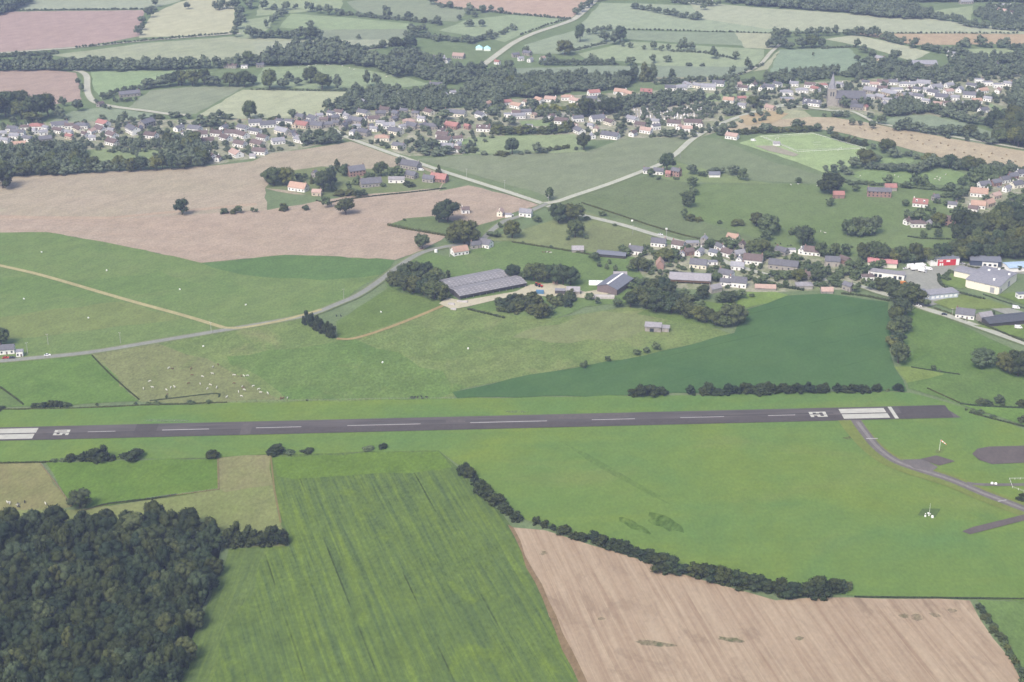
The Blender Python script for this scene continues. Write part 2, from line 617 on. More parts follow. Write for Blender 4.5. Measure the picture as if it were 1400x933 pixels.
# --- village ground
vg = field_mat('village_ground', albedo((160, 166, 152), 170), albedo((204, 201, 198), 170), amt=.9, big=11, patch=albedo((134, 156, 122), 170), patchsize=14, patchcut=0.52, seed=41)
for nm, pts, lb in (
    ('village_ground', [(-60, 205), (-60, 178), (60, 168), (180, 164), (330, 164), (420, 162), (455, 155), (500, 150), (560, 150), (640, 148), (700, 150), (690, 186), (640, 190), (632, 212), (560, 214), (470, 190), (430, 200), (360, 215), (290, 226), (230, 205), (110, 206)], 'gardens and yards of the western village'),
    ('village_ground', [(690, 150), (700, 136), (860, 126), (940, 122), (1060, 120), (1120, 112), (1200, 108), (1390, 100), (1460, 120), (1460, 160), (1360, 160), (1280, 160), (1180, 158), (1110, 150), (1060, 152), (960, 188), (880, 192), (790, 192), (690, 180)], 'gardens and yards of the eastern village'),
    ('village_ground', [(1290, 268), (1350, 256), (1440, 228), (1440, 300), (1340, 318), (1250, 318), (1236, 296), (1246, 270)], 'gardens of the eastern housing estate'),
    ('village_ground', [(860, 350), (900, 332), (940, 340), (1020, 330), (1045, 340), (1120, 350), (1200, 372), (1190, 395), (1060, 400), (1030, 400), (930, 395), (880, 380)], 'gardens and yards of the hamlet'),
):
    sheet(nm, pts, vg, lb, 'ground')
field('meadow', [(118, 205), (232, 203), (226, 218), (160, 222), (118, 222)], (150, 176, 130), (140, 168, 122), 'rough paddock below the western village')
field('meadow', [(640, 188), (785, 184), (796, 196), (800, 208), (720, 210), (640, 212)], (152, 178, 132), (160, 182, 140), 'paddock in front of the village hedge')
field('meadow', [(710, 166), (752, 164), (758, 172), (715, 174)], (142, 176, 122), (150, 180, 130), 'small paddock among the village houses')
field('meadow', [(945, 128), (1030, 128), (1000, 137), (962, 141)], (152, 182, 132), (146, 178, 126), 'green paddock behind the graveyard')
field('meadow', [(590, 196), (640, 190), (636, 205), (600, 208)], (140, 176, 120), (150, 180, 130), 'garden lawns beside the main road')
field('meadow', [(1350, 140), (1392, 160), (1380, 168), (1358, 152)], (142, 180, 122), (150, 184, 130), 'bright lawn behind the village road')
field('crop_field', [(1205, 165), (1230, 158), (1270, 157), (1310, 166), (1360, 182), (1360, 202), (1310, 190), (1220, 178)], (140, 166, 142), (146, 170, 146), 'green field below the eastern village', wobble=4)
# --- middle distance
field('crop_field', [(568, 218), (640, 213), (800, 208), (830, 198), (850, 190), (942, 188), (930, 200), (905, 226), (875, 236), (800, 268), (762, 276), (735, 264), (650, 240)], (150, 166, 142), (142, 162, 132), 'wide grey green crop field inside the road fork', row=direction((640, 230), (900, 200)), rowgap=7, rowamt=0.35, patch=(124, 160, 112), patchsize=60, patchcut=0.62)
field('crop_field', [(945, 188), (985, 190), (1050, 220), (1132, 242), (1120, 252), (1040, 248), (970, 236), (925, 220)], (140, 162, 132), (134, 158, 126), 'grey green crop field beside the football ground', row=direction((960, 205), (1110, 245)), rowgap=6, rowamt=0.3)
field('meadow', [(905, 232), (922, 222), (965, 232), (1030, 248), (1060, 252), (900, 250)], (148, 174, 124), (140, 168, 120), 'garden paddock around the roadside houses')
field('crop_field', [(762, 278), (850, 248), (880, 242), (945, 250), (960, 254), (938, 300), (960, 304), (1062, 336), (1000, 332), (930, 326), (860, 302), (800, 288)], (138, 160, 128), (130, 156, 120), 'dull green crop field beyond the hamlet road', row=direction((790, 280), (940, 318)), rowgap=6, rowamt=0.35)
field('meadow', [(940, 252), (1120, 252), (1240, 256), (1306, 262), (1306, 350), (1180, 352), (1120, 350), (1062, 336), (960, 303), (936, 298)], (132, 164, 116), (142, 168, 126), 'broad green meadow behind the hamlet', big=90, patch=(150, 170, 134), patchsize=70)
field('stubble_field', [(984, 182), (1000, 168), (1070, 160), (1140, 161), (1180, 167), (1215, 174), (1300, 190), (1400, 207), (1460, 218), (1460, 252), (1400, 241), (1310, 222), (1215, 197), (1140, 180), (1090, 172), (1040, 176)], (208, 197, 183), (202, 188, 172), 'golden stubble field with round bales', row=direction((1150, 172), (1380, 222)), rowgap=6, rowamt=0.55, rowcol=(194, 182, 166))
field('meadow', [(1000, 158), (1050, 148), (1100, 152), (1110, 160), (1060, 164)], (172, 180, 146), (180, 180, 150), 'rough yard below the church')
field('meadow', [(1160, 240), (1195, 228), (1240, 232), (1300, 230), (1335, 244), (1300, 254), (1240, 252), (1190, 250)], (142, 180, 122), (150, 184, 130), 'bright paddock inside the thick hedges')
field('meadow', [(1200, 218), (1230, 214), (1252, 220), (1230, 230), (1205, 228)], (144, 178, 126), (150, 182, 130), 'small paddock among the thick hedges')
field('football_field', [(1010, 196), (1038, 186), (1110, 182), (1190, 206), (1155, 232), (1125, 236), (1060, 212)], (164, 198, 136), (172, 202, 144), 'bright mown football ground', big=30)
field('stubble_field', [(-60, 256), (20, 242), (120, 237), (290, 227), (345, 221), (372, 210), (425, 203), (480, 194), (545, 214), (612, 238), (610, 246), (600, 262), (470, 268), (400, 266), (362, 258), (365, 290), (150, 302), (0, 296), (-60, 300)], (194, 182, 175), (188, 180, 168), 'pale harvested field below the western village', big=80, row=direction((0, 280), (350, 262)), rowgap=9, rowamt=0.35, rowcol=(198, 184, 174), patch=(166, 182, 146), patchsize=60, patchcut=0.62)
field('stubble_field', [(-60, 292), (150, 300), (365, 288), (480, 268), (600, 262), (640, 254), (692, 266), (738, 281), (700, 292), (688, 318), (612, 322), (575, 344), (540, 356), (390, 349), (275, 360), (160, 335), (65, 318), (-60, 325)], (199, 182, 177), (192, 178, 171), 'wide pinkish bare field left of the road fork', big=70, row=direction((0, 300), (350, 320)), rowgap=9, rowamt=0.35, rowcol=(186, 168, 158))
field('stubble_field', [(-60, 295), (150, 297), (350, 278), (352, 281), (150, 300), (-60, 299)], (204, 184, 174), (198, 180, 170), 'pale strip along the bare field', wobble=0)
field('meadow', [(530, 308), (556, 299), (592, 296), (648, 310), (690, 298), (690, 318), (640, 330), (610, 322)], (128, 156, 116), (136, 160, 122), 'weedy green wedge in the bare field')
field('meadow', [(362, 258), (400, 262), (430, 270), (470, 268), (600, 258), (610, 244), (560, 224), (520, 232), (440, 228), (380, 236)], (138, 160, 118), (150, 168, 130), 'gardens of the farm in the bare field')
field('meadow', [(640, 330), (700, 318), (790, 290), (800, 290), (880, 318), (900, 330), (862, 350), (790, 344), (700, 330)], (150, 168, 124), (158, 174, 130), 'yellowish paddock below the junction', patch=(178, 172, 150), patchsize=25, patchcut=0.68)
field('crop_field', [(770, 335), (810, 308), (880, 320), (896, 332), (850, 346)], (150, 164, 128), (144, 160, 122), 'dull green wedge beside the hamlet road')
field('meadow', [(520, 376), (576, 346), (620, 352), (690, 330), (790, 343), (868, 352), (880, 380), (860, 415), (800, 420), (760, 436), (690, 430), (610, 420), (605, 412), (530, 395)], (130, 164, 112), (138, 168, 118), 'green meadow around the long barns', patch=(150, 170, 126), patchsize=50)
field('meadow', [(-60, 320), (65, 318), (160, 335), (275, 360), (390, 349), (540, 356), (520, 376), (468, 412), (412, 433), (350, 446), (120, 482), (0, 497), (-60, 502)], (126, 164, 110), (146, 171, 117), 'wide green meadow left of the lane', big=45, row=direction((0, 440), (300, 395)), rowgap=22, rowamt=0.35, rowcol=(140, 168, 116), patch=(146, 168, 120), patchsize=50, patchcut=0.6)
field('meadow', [(275, 360), (390, 349), (540, 356), (520, 376), (440, 384), (330, 376)], (116, 158, 110), (122, 162, 112), 'darker green corner of the meadow', wobble=6)
field('meadow', [(-40, 438), (165, 413), (252, 436), (130, 452), (-40, 470)], (152, 170, 118), (146, 168, 116), 'yellowish mown band of the meadow', wobble=6)
field('meadow', [(-40, 378), (120, 385), (220, 372), (280, 390), (130, 412), (-40, 402)], (134, 168, 112), (128, 164, 110), 'lighter band of the meadow', wobble=10)
field('meadow', [(460, 440), (530, 395), (605, 412), (606, 420), (560, 440), (480, 464), (462, 464)], (134, 162, 108), (126, 158, 104), 'triangular meadow below the grove')
field('meadow', [(-60, 503), (0, 498), (126, 485), (190, 549), (80, 556), (-60, 560)], (132, 168, 106), (124, 162, 102), 'green field left of the cow pasture', patch=(104, 142, 96), patchsize=40, patchcut=0.56, big=30)
field('meadow', [(-60, 512), (0, 530), (32, 554), (-60, 562)], (124, 154, 108), (130, 158, 112), 'dull green corner field at the left edge')
field('pasture', [(126, 485), (345, 448), (412, 435), (440, 458), (466, 465), (606, 420), (690, 428), (760, 436), (860, 420), (950, 442), (985, 452), (1000, 457), (880, 487), (700, 519), (620, 536), (622, 547), (300, 553), (192, 550)], (136, 164, 112), (154, 172, 120), 'wide pasture north of the runway', big=45, patch=(168, 173, 130), patchsize=50, patchcut=0.55, patchamt=.7, grain=0.3)
field('pasture', [(126, 485), (215, 470), (300, 500), (388, 548), (300, 552), (192, 550)], (152, 162, 122), (160, 167, 127), 'cropped tan pasture where the cattle stand', wobble=8, patch=(140, 164, 112), patchsize=25, grain=0.3)
field('pasture', [(310, 488), (400, 478), (478, 462), (560, 492), (640, 530), (600, 545), (470, 548), (392, 547)], (126, 162, 106), (140, 166, 112), 'fresher green band of the pasture', wobble=9, patch=(152, 168, 118), patchsize=18, grain=0.3)
field('pasture', [(700, 462), (800, 430), (880, 425), (900, 448), (860, 462), (780, 470)], (158, 170, 128), (150, 168, 122), 'worn tan patch of the pasture', wobble=8)
field('dark_crop', [(618, 537), (700, 518), (880, 487), (1004, 456), (1020, 424), (1076, 405), (1130, 402), (1215, 414), (1216, 480), (1240, 536), (1100, 533), (860, 541), (625, 545)], (98, 138, 106), (114, 152, 108), 'dark green crop field north of the runway', big=70, row=direction((700, 530), (1000, 462)), rowgap=4, rowamt=0.3, rowcol=(108, 146, 116), tracks=(84, 118, 92), trackgap=36, patch=(112, 146, 104), patchsize=45, patchcut=.58, patchamt=.5, grain=0.13)
field('meadow', [(985, 418), (1020, 400), (1060, 400), (1078, 404), (1050, 415), (1010, 424)], (148, 180, 110), (140, 174, 108), 'bright grass corner by the hamlet')
field('meadow', [(870, 430), (985, 450), (1020, 424), (1000, 418), (960, 412), (880, 425)], (136, 166, 110), (128, 160, 104), 'grass under the hamlet trees')
field('meadow', [(1236, 420), (1262, 424), (1330, 452), (1400, 486), (1460, 510), (1460, 600), (1310, 553), (1242, 532), (1222, 480), (1225, 440)], (122, 158, 104), (132, 162, 110), 'green field right of the dark crop', big=40)
field('meadow', [(1222, 502), (1246, 502), (1292, 512), (1270, 518), (1240, 524)], (152, 176, 110), (146, 172, 108), 'yellowish grass triangle by the hedge')
field('meadow', [(1310, 553), (1340, 556), (1460, 560), (1460, 610), (1400, 582), (1350, 565)], (136, 174, 106), (128, 168, 104), 'bright paddock at the right edge')
# --- the airfield and what lies south of it
field('airfield_grass', [(-60, 563), (310, 552), (620, 546), (860, 542), (1210, 536), (1246, 538), (1310, 555), (1400, 588), (1470, 612), (1470, 824), (1330, 819), (1160, 815), (1060, 812), (905, 772), (720, 712), (626, 636), (600, 617), (370, 622), (290, 627), (62, 632), (-60, 635)], (122, 161, 108), (146, 170, 96), 'mown airfield grass on both sides of the runway', big=95, amt=.95, grain=.13, patch=(150, 166, 108), patchsize=70, patchcut=0.55, patchamt=.5, row=direction((0, 600), (1200, 565)), rowgap=9, rowamt=0.35, rowcol=(120, 158, 104))
field('pasture', [(-60, 636), (55, 633), (97, 694), (60, 700), (-60, 705)], (166, 160, 126), (150, 160, 112), 'worn brown pasture at the left edge', big=30)
field('meadow', [(62, 633), (297, 627), (299, 670), (200, 684), (124, 697), (98, 692)], (122, 158, 92), (132, 162, 94), 'green paddock south of the runway', big=35)
field('pasture', [(299, 627), (369, 623), (375, 668), (362, 690), (330, 684), (308, 676), (300, 668)], (166, 163, 130), (154, 162, 116), 'tan strip of pasture beside the crop', big=25)
field('meadow', [(100, 698), (200, 685), (300, 669), (308, 674), (376, 664), (384, 716), (390, 750), (290, 750), (150, 745), (-60, 745), (-60, 700)], (152, 166, 112), (160, 165, 122), 'yellowish pasture in front of the wood', big=30)
field('crop_field', [(369, 624), (600, 617), (626, 640), (700, 722), (798, 940), (826, 1000), (190, 1000), (243, 933), (313, 752), (396, 748), (384, 716)], (130, 160, 86), (142, 170, 82), 'striped green maize field in the foreground', big=35, row=VD, rowgap=2.3, rowamt=0.9, rowcol=(103, 130, 96), tracks=(56, 76, 56), trackgap=33, patch=(146, 176, 74), patchsize=24, patchcut=0.57, patchamt=0.6)
field('crop_field', [(313, 752), (372, 748), (330, 830), (285, 940), (262, 1000), (190, 1000), (243, 933)], (130, 160, 86), (140, 168, 82), 'headland of the striped crop along the wood', row=direction((330, 760), (262, 933)), rowgap=2.3, rowamt=0.8, rowcol=(106, 134, 94), wobble=7, tracks=(70, 92, 62), trackgap=19)
field('meadow', [(372, 626), (600, 618), (618, 640), (560, 648), (400, 656), (380, 652)], (124, 156, 92), (132, 164, 92), 'grassy headland at the top of the crop', wobble=6, patch=(110, 140, 90), patchsize=14)
field('stubble_field', [(700, 722), (745, 726), (905, 778), (1060, 822), (1165, 818), (1326, 822), (1395, 930), (1432, 1000), (828, 1000), (798, 940)], (176, 153, 141), (183, 161, 149), 'ploughed pinkish stubble field in the foreground', big=28, row=direction((760, 760), (850, 950)), rowgap=2.4, rowamt=0.95, rowcol=(206, 186, 172), patch=(150, 132, 124), patchsize=20, patchcut=0.54, patchamt=0.55, tracks=(218, 202, 186), trackgap=11, grain=0.09)
field('stubble_field', [(694, 718), (702, 722), (806, 940), (832, 1000), (822, 1000), (794, 940)], (160, 140, 122), (152, 134, 118), 'bare brown furrow between the two foreground fields', wobble=2)
field('meadow', [(1336, 821), (1470, 824), (1470, 1000), (1440, 1000), (1396, 925)], (128, 164, 96), (120, 154, 94), 'green corner field at the lower right', patch=(100, 134, 84), patchsize=12, patchcut=0.56)
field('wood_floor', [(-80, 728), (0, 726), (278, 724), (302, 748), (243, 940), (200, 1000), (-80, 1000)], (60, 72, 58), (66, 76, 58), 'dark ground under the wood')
# irregular weeds and worn marks that have a shape of their own
def blot(u, v, ru, rv, rgb, alt, label, name='weed_patch', ang=0.0, dense=.8):
    pts = []
    n = 15
    for i in range(n):
        a = 2 * math.pi * i / n
        r = 0.75 + 0.5 * random.random()
        x, y = ru * r * math.cos(a), rv * r * math.sin(a)
        pts.append((u + x * math.cos(ang) - y * math.sin(ang), v + x * math.sin(ang) + y * math.cos(ang)))
    o = field(name, pts, rgb, alt, label, wobble=1.0)
    nt = o.data.materials[0].node_tree          # weeds thin out: ground shows between the clumps
    p = nt.nodes['Principled BSDF']
    nt.links.new(ramp(nt, noise(nt, coords(nt, 0.3, 1, 0.45), 0.33, 5, 0.65), 0.34, 0.66, 0, dense), p.inputs['Alpha'])


for u, v, ru, rv, a in ((895, 881, 28, 4, 0.12), (1000, 876, 20, 3.5, 0.15), (742, 757, 6, 3, 0), (822, 847, 5, 2, 0), (1255, 845, 10, 5, 0.1), (1237, 843, 8, 3, 0.2), (1302, 836, 6, 3, 0), (1093, 874, 6, 3, 0), (1278, 842, 8, 2.5, 0.2)):
    blot(u, v, ru, rv, (132, 146, 106), (142, 152, 114), 'green weeds growing in the pinkish stubble', ang=a, dense=.65)
for u, v, ru, rv, a in ((868, 720, 22, 5, 0.45), (910, 716, 26, 9, 0.35)):
    blot(u, v, ru, rv, (100, 138, 76), (108, 144, 82), 'darker rank grass on the airfield', 'rank_grass', a, .55)
blot(845, 650, 85, 4, (120, 158, 100), (126, 162, 100), 'faint darker drain line across the airfield grass', 'rank_grass', 0.52, .28)
blot(230, 576, 34, 1.6, (166, 188, 156), (150, 178, 140), 'pale worn strip beside the runway', 'worn_grass')
blot(1040, 566, 18, 1.0, (166, 176, 150), (150, 168, 132), 'pale worn strip beside the runway', 'worn_grass')
blot(705, 564, 16, 1.4, (160, 184, 146), (150, 176, 136), 'pale worn strip beside the runway', 'worn_grass')
blot(1160, 600, 7, 2, (160, 156, 118), (150, 156, 116), 'bare earth near the taxiway', 'worn_grass')
blot(1284, 618, 6, 2.4, (178, 172, 120), (170, 166, 116), 'straw coloured ring under the windsock', 'worn_grass')


# ------------------------------------------------------------------ roads and paths
def smooth(pts, k=4):
    out = []
    n = len(pts)
    for i in range(n - 1):
        p0, p1, p2, p3 = (Vector(pts[max(0, min(n - 1, i + j))]) for j in (-1, 0, 1, 2))
        for s in range(k):
            t = s / k
            out.append(0.5 * ((2 * p1) + (p2 - p0) * t + (2 * p0 - 5 * p1 + 4 * p2 - p3) * t * t + (3 * p1 - p0 - 3 * p2 + p3) * t ** 3))
    out.append(Vector(pts[-1]))
    return [(p.x, p.y) for p in out]


def ribbon(name, pts, width, mat, label, cat, z=None, sm=True, verge=None):
    pw = [ground(u, v) for u, v in pts]
    if sm and len(pw) > 2:
        pw = smooth(pw)
    L, R = [], []
    n = len(pw)
    for i in range(n):
        a, b = Vector(pw[max(0, i - 1)]), Vector(pw[min(n - 1, i + 1)])
        d = (b - a).normalized()
        nn = Vector((-d.y, d.x)) * width / 2
        c = Vector(pw[i])
        L.append(tuple(c + nn))
        R.append(tuple(c - nn))
    if z is None:
        ZN[0] += 1
        z = 0.03 + 0.004 * ZN[0]
    me = bpy.data.meshes.new(name)
    vs = [(x, y, z) for x, y in L + R]
    me.from_pydata(vs, [], [(i, n + i, n + i + 1, i + 1) for i in range(n - 1)])
    me.materials.append(mat)
    me.update()
    o = link(name, me)
    tag(o, label, cat, None, 'structure')
    poly = L + R[::-1]
    xs, ys = [p[0] for p in poly], [p[1] for p in poly]
    SHEETS.append((poly, (min(xs), max(xs), min(ys), max(ys)), z))
    return o


def road_mat(name, rgb, v, var=0.14):
    a = albedo(rgb, v)
    return field_mat(name, a, tuple(x * 1.12 for x in a), big=12, grain=var, seed=hash(name) % 50, rowamt=0.1)


R_FAR = road_mat('road_far', (206, 206, 206), 60)
R_MAIN = road_mat('road_main', (208, 209, 208), 220)
R_HAM = road_mat('road_hamlet', (202, 203, 203), 310)
R_LANE = road_mat('lane', (168, 170, 174), 420)
R_IND = road_mat('yard_asphalt', (176, 177, 180), 390)
R_DIRT = road_mat('dirt_path', (196, 188, 160), 410)
R_RED = road_mat('clay_path', (186, 168, 142), 440)
R_YARD = road_mat('farm_yard', (214, 207, 196), 395)
R_FURROW = road_mat('furrow', (150, 142, 116), 660)
VERGE = road_mat('verge', (146, 158, 134), 240)


def road(pts, w, mat, label, verge=True, name='road'):
    if verge:
        ribbon('verge', pts, w + 3.0, VERGE, 'grass verge along a road', 'verge')
    ribbon(name, pts, w, mat, label, 'road')


road([(-60, 77), (0, 73), (55, 69), (110, 65), (190, 57), (262, 51), (330, 46)], 6, R_FAR, 'far lane below the pink field', name='lane')
road([(101, 97), (112, 99), (119, 106), (119, 120), (122, 132), (132, 141), (160, 147), (200, 152), (228, 156), (260, 158)], 7.5, R_FAR, 'pale road bending past the meadow')
road([(660, 90), (684, 72), (704, 58), (730, 46), (760, 36), (782, 28), (796, 18), (815, 0), (835, -18)], 9, R_FAR, 'pale road climbing to the far hill')
road([(985, 108), (1000, 104), (1020, 99), (1040, 88), (1054, 72), (1070, 58)], 5, R_FAR, 'sandy farm track behind the village', name='track')
road([(440, 165), (466, 184), (482, 191), (520, 205), (560, 219), (600, 233), (650, 249), (700, 265), (742, 279)], 6.5, R_MAIN, 'main road from the western village to the junction')
road([(742, 279), (762, 276), (785, 268), (830, 253), (880, 234), (905, 224), (925, 210), (945, 192), (965, 180), (990, 168), (1020, 157), (1060, 146), (1085, 142)], 6.5, R_MAIN, 'road from the junction up to the church')
road([(1040, 150), (1080, 146), (1140, 152), (1165, 153), (1183, 161), (1200, 169), (1240, 176), (1300, 187), (1400, 204), (1460, 215)], 5, R_MAIN, 'lane below the church along the stubble', name='lane')
road([(742, 280), (775, 290), (800, 296), (850, 308), (890, 320), (930, 331), (948, 336), (975, 350), (1000, 362), (1040, 374), (1060, 379), (1120, 382), (1175, 392), (1200, 400), (1240, 412), (1262, 422), (1300, 434), (1350, 452), (1400, 470), (1460, 492)], 6.5, R_HAM, 'road through the hamlet')
road([(748, 279), (730, 287), (712, 296), (690, 303), (672, 316), (655, 330), (610, 338), (575, 347), (545, 365), (520, 384), (490, 404), (460, 417), (430, 429), (400, 436), (350, 445), (290, 455), (200, 470), (120, 483), (40, 491), (-60, 500)], 5.5, R_LANE, 'grey lane curving down past the meadow', name='lane')
ribbon('path', [(-60, 350), (0, 364), (60, 378), (170, 410), (250, 432), (306, 449)], 4.2, R_DIRT, 'straight sandy path across the meadow', 'path')
ribbon('path', [(306, 449), (330, 449), (372, 442), (405, 434), (440, 424)], 3.5, R_DIRT, 'sandy track joining the lane', 'path')
ribbon('path', [(460, 464), (482, 464), (520, 453), (570, 434), (610, 417)], 3.2, R_RED, 'clay coloured farm path below the grove', 'path')
sheet('yard', [(700, 402), (725, 390), (760, 388), (800, 400), (830, 395), (838, 400), (815, 410), (770, 406), (720, 406)], R_YARD, 'pale dusty farmyard', 'yard')
sheet('yard', [(600, 416), (612, 408), (632, 412), (726, 396), (730, 399), (640, 420), (618, 424)], R_YARD, 'pale concrete apron along the long barn', 'yard')
sheet('yard', [(1225, 372), (1262, 366), (1310, 364), (1322, 368), (1300, 374), (1284, 378), (1284, 388), (1300, 396), (1340, 410), (1400, 428), (1460, 446), (1460, 462), (1400, 440), (1330, 414), (1290, 402), (1262, 396), (1242, 388)], R_IND, 'grey asphalt of the industrial estate', 'yard')
sheet('yard', [(1238, 400), (1262, 392), (1300, 402), (1325, 402), (1300, 412), (1262, 422)], R_IND, 'asphalt forecourt of the low office', 'yard')
sheet('yard', [(1300, 366), (1330, 360), (1400, 362), (1460, 366), (1460, 380), (1400, 376), (1330, 368)], R_IND, 'asphalt in front of the blue hall', 'yard')
field('meadow', [(1275, 414), (1318, 402), (1345, 408), (1385, 422), (1330, 424), (1300, 424)], (150, 172, 112), (142, 168, 106), 'mown lawn on the industrial estate')
field('meadow', [(1284, 378), (1300, 374), (1320, 378), (1330, 392), (1312, 396), (1292, 390)], (142, 172, 110), (136, 166, 106), 'lawn beside the cream warehouse')
field('meadow', [(1362, 404), (1420, 394), (1460, 400), (1460, 430), (1400, 418)], (142, 172, 110), (136, 166, 106), 'lawn in front of the cream warehouse')
field('meadow', [(1330, 446), (1400, 446), (1460, 456), (1460, 484), (1400, 464)], (140, 168, 108), (134, 164, 104), 'grass around the dark sheds')
sheet('cemetery_ground', [(862, 150), (880, 146), (960, 140), (968, 156), (950, 163), (900, 166), (866, 164)], road_mat('gravel', (188, 186, 184), 155), 'pale gravel of the village graveyard', 'ground')
sheet('yard', [(1032, 200), (1058, 200), (1092, 212), (1086, 215), (1050, 207)], road_mat('gravel_lot', (184, 180, 176), 200), 'gravel car park of the football ground', 'yard')
sheet('yard', [(1010, 160), (1050, 152), (1078, 156), (1060, 168), (1020, 172)], road_mat('sandy_lot', (200, 184, 166), 162), 'sandy lot beside the church road', 'yard')
sheet('yard', [(770, 155), (700, 160), (690, 165), (760, 163), (792, 158), (792, 152)], road_mat('village_square', (186, 186, 190), 160), 'paved square of the village', 'yard')
for pts, lb in (([(56, 636), (75, 660), (98, 693)], 'tan worn line along a pasture fence'), ([(298, 628), (299, 671)], 'tan worn line beside the paddock'), ([(370, 624), (375, 670), (384, 716)], 'brown worn line beside the crop'), ([(110, 700), (150, 690), (200, 684), (299, 670)], 'worn line in front of the wood')):
    ribbon('worn_line', pts, 1.1, R_FURROW, lb, 'path', sm=False)

# ------------------------------------------------------------------ runway
TAR = albedo((120, 117, 126), 575)
m, nt, p = new_mat('runway_asphalt')
c = coords(nt, 0.0)
col = mixcol(nt, ramp(nt, noise(nt, coords(nt, -0.06, 0.03, 0.12), 1.0, 5, 0.65), 0.3, 0.7), tuple(x * 0.72 for x in TAR), tuple(x * 1.18 for x in TAR))
col = mixcol(nt, mulf(nt, ramp(nt, noise(nt, coords(nt, -0.05, 0.015, 0.5), 1.0, 4, 0.6), 0.52, 0.68), 0.45), col, tuple(x * 1.5 for x in TAR))
col = mixcol(nt, mulf(nt, ramp(nt, noise(nt, c, 0.25, 5, 0.75), 0.60, 0.78), 0.4), col, tuple(x * 0.6 for x in TAR))
nt.links.new(col, p.inputs['Base Color'])
p.inputs['Roughness'].default_value = 0.9
RUN = m
WORN = plain('worn_white_paint', tuple(0.93 * x for x in albedo((226, 224, 226), 575)), var=0.12, sc_=0.3, rough=0.9)
WORN2 = plain('faded_white_paint', albedo((196, 192, 204), 575), var=0.15, sc_=0.3, rough=0.9)

ZR = 0.03 + 0.004 * (ZN[0] + 2)
ZN[0] += 4
A = Vector(ground(0, 594.8))
B = Vector(ground(1150, 567.2))
AX = (B - A).normalized()
NX = Vector((-AX.y, AX.x))
RWID = 18.5


def rw(s, t):
    """point s metres along the runway from the left picture edge, t metres to its far side"""
    q = A + AX * s + NX * t
    return (q.x, q.y)


def s_at(u):
    lo, hi = -400.0, 1400.0
    for _ in range(50):
        mid_ = (lo + hi) / 2
        x, y = rw(mid_, 0)
        dep = y * CP + HC * SP
        if x / dep * F + PW / 2 < u:
            lo = mid_
        else:
            hi = mid_
    return lo


S_END = s_at(1300)
o = sheet('runway', [rw(-150, -RWID / 2), rw(s_at(1307), -RWID / 2), rw(s_at(1292), RWID / 2), rw(-150, RWID / 2)], RUN, 'dark asphalt runway crossing the picture', 'runway', z=ZR, world_pts=True)


PATCHM = []
for k_, f_ in enumerate((0.86, 0.80, 1.14, 0.74)):
    a_ = tuple(x * f_ for x in TAR)
    PATCHM.append(field_mat(f'asphalt_patch_{k_}', a_, tuple(x * 1.15 for x in a_), big=9, grain=.12, seed=60 + k_, row=math.atan2(AX.y, AX.x) - math.pi / 2, rowgap=1.5, rowamt=.5))
for u0, u1, t0, t1, k_ in ((-60, 1292, -9.0, -0.9, 0), (184, 214, -8, 9.1, 1), (1232, 1298, -9.0, 9.0, 1), (330, 344, -9.1, 9.1, 2), (610, 636, 1.0, 9.1, 2), (745, 860, 2.0, 9.0, 2), (60, 330, -1.9, -0.7, 3), (960, 1140, .8, 2.2, 3)):
    q_ = [rw(s_at(u0), t0), rw(s_at(u1), t0), rw(s_at(u1), t1), rw(s_at(u0), t1)]
    sheet('asphalt_patch', q_, PATCHM[k_], 'patch of differently worn asphalt on the runway', 'runway', z=ZR + 0.004 + 0.002 * k_, world_pts=True)


def mark(name, rects, label, mat=None, parent=None):
    mb = MB()
    for s0, t0, s1, t1 in rects:
        q = [rw(s0, t0), rw(s1, t0), rw(s1, t1), rw(s0, t1)]
        mb.add([(x, y, ZR + 0.02) for x, y in q], [(0, 1, 2, 3)])
    o = mb.build(name, mat or WORN)
    tag(o, label, 'runway marking', None, 'structure')
    return o


for u0, u1 in ((120, 158), (222, 286), (350, 412), (475, 575), (643, 748), (809, 868), (930, 990), (1050, 1087)):
    mark('centreline_dash', [(s_at(u0), -0.45, s_at(u1), 0.45)], 'faded white centreline dash on the runway', WORN2)
mark('threshold_bar', [(s_at(-70), 0.6, s_at(49), 7.2), (s_at(-70), -7.4, s_at(48), -0.8)], 'pair of white threshold bars at the left end')
mark('threshold_bar', [(s_at(1150), 0.6, s_at(1212), 7.0), (s_at(1150), -7.2, s_at(1212.5), -0.8)], 'pair of white threshold bars at the right end')
mark('threshold_line', [(s_at(1218.5), -8.6, s_at(1218.5) + 2.4, 8.6)], 'white line across the runway end')

DIG = {'0': ['111', '101', '101', '101', '111'], '5': ['111', '100', '111', '001', '111'], '2': ['111', '001', '111', '100', '111'], '3': ['111', '001', '011', '001', '111']}


def number(txt, s0, length, flip, label):
    """runway numerals lying on the asphalt; their tops point along the runway away from the threshold"""
    rects = []
    wd, gap = 3.3, 0.7
    for i, ch in enumerate(txt):
        for r, row in enumerate(DIG[ch]):
            for c_, b in enumerate(row):
                if b != '1':
                    continue
                # across: pilot's left is the first digit; along: row 0 is the top
                a0 = gap / 2 + wd if i == 0 else -gap / 2
                acr0, acr1 = a0 - c_ * wd / 3, a0 - (c_ + 1) * wd / 3
                al0, al1 = (5 - r) / 5 * length, (4 - r) / 5 * length
                if flip:
                    rects.append((s0 - al0, -acr0, s0 - al1, -acr1))
                else:
                    rects.append((s0 + al0, acr0, s0 + al1, acr1))
    return mark('runway_number', rects, label)


number('05', s_at(74), s_at(95) - s_at(74), False, 'white number 05 painted at the left end')
number('23', s_at(1130), s_at(1130) - s_at(1107), True, 'white number 23 painted at the right end')
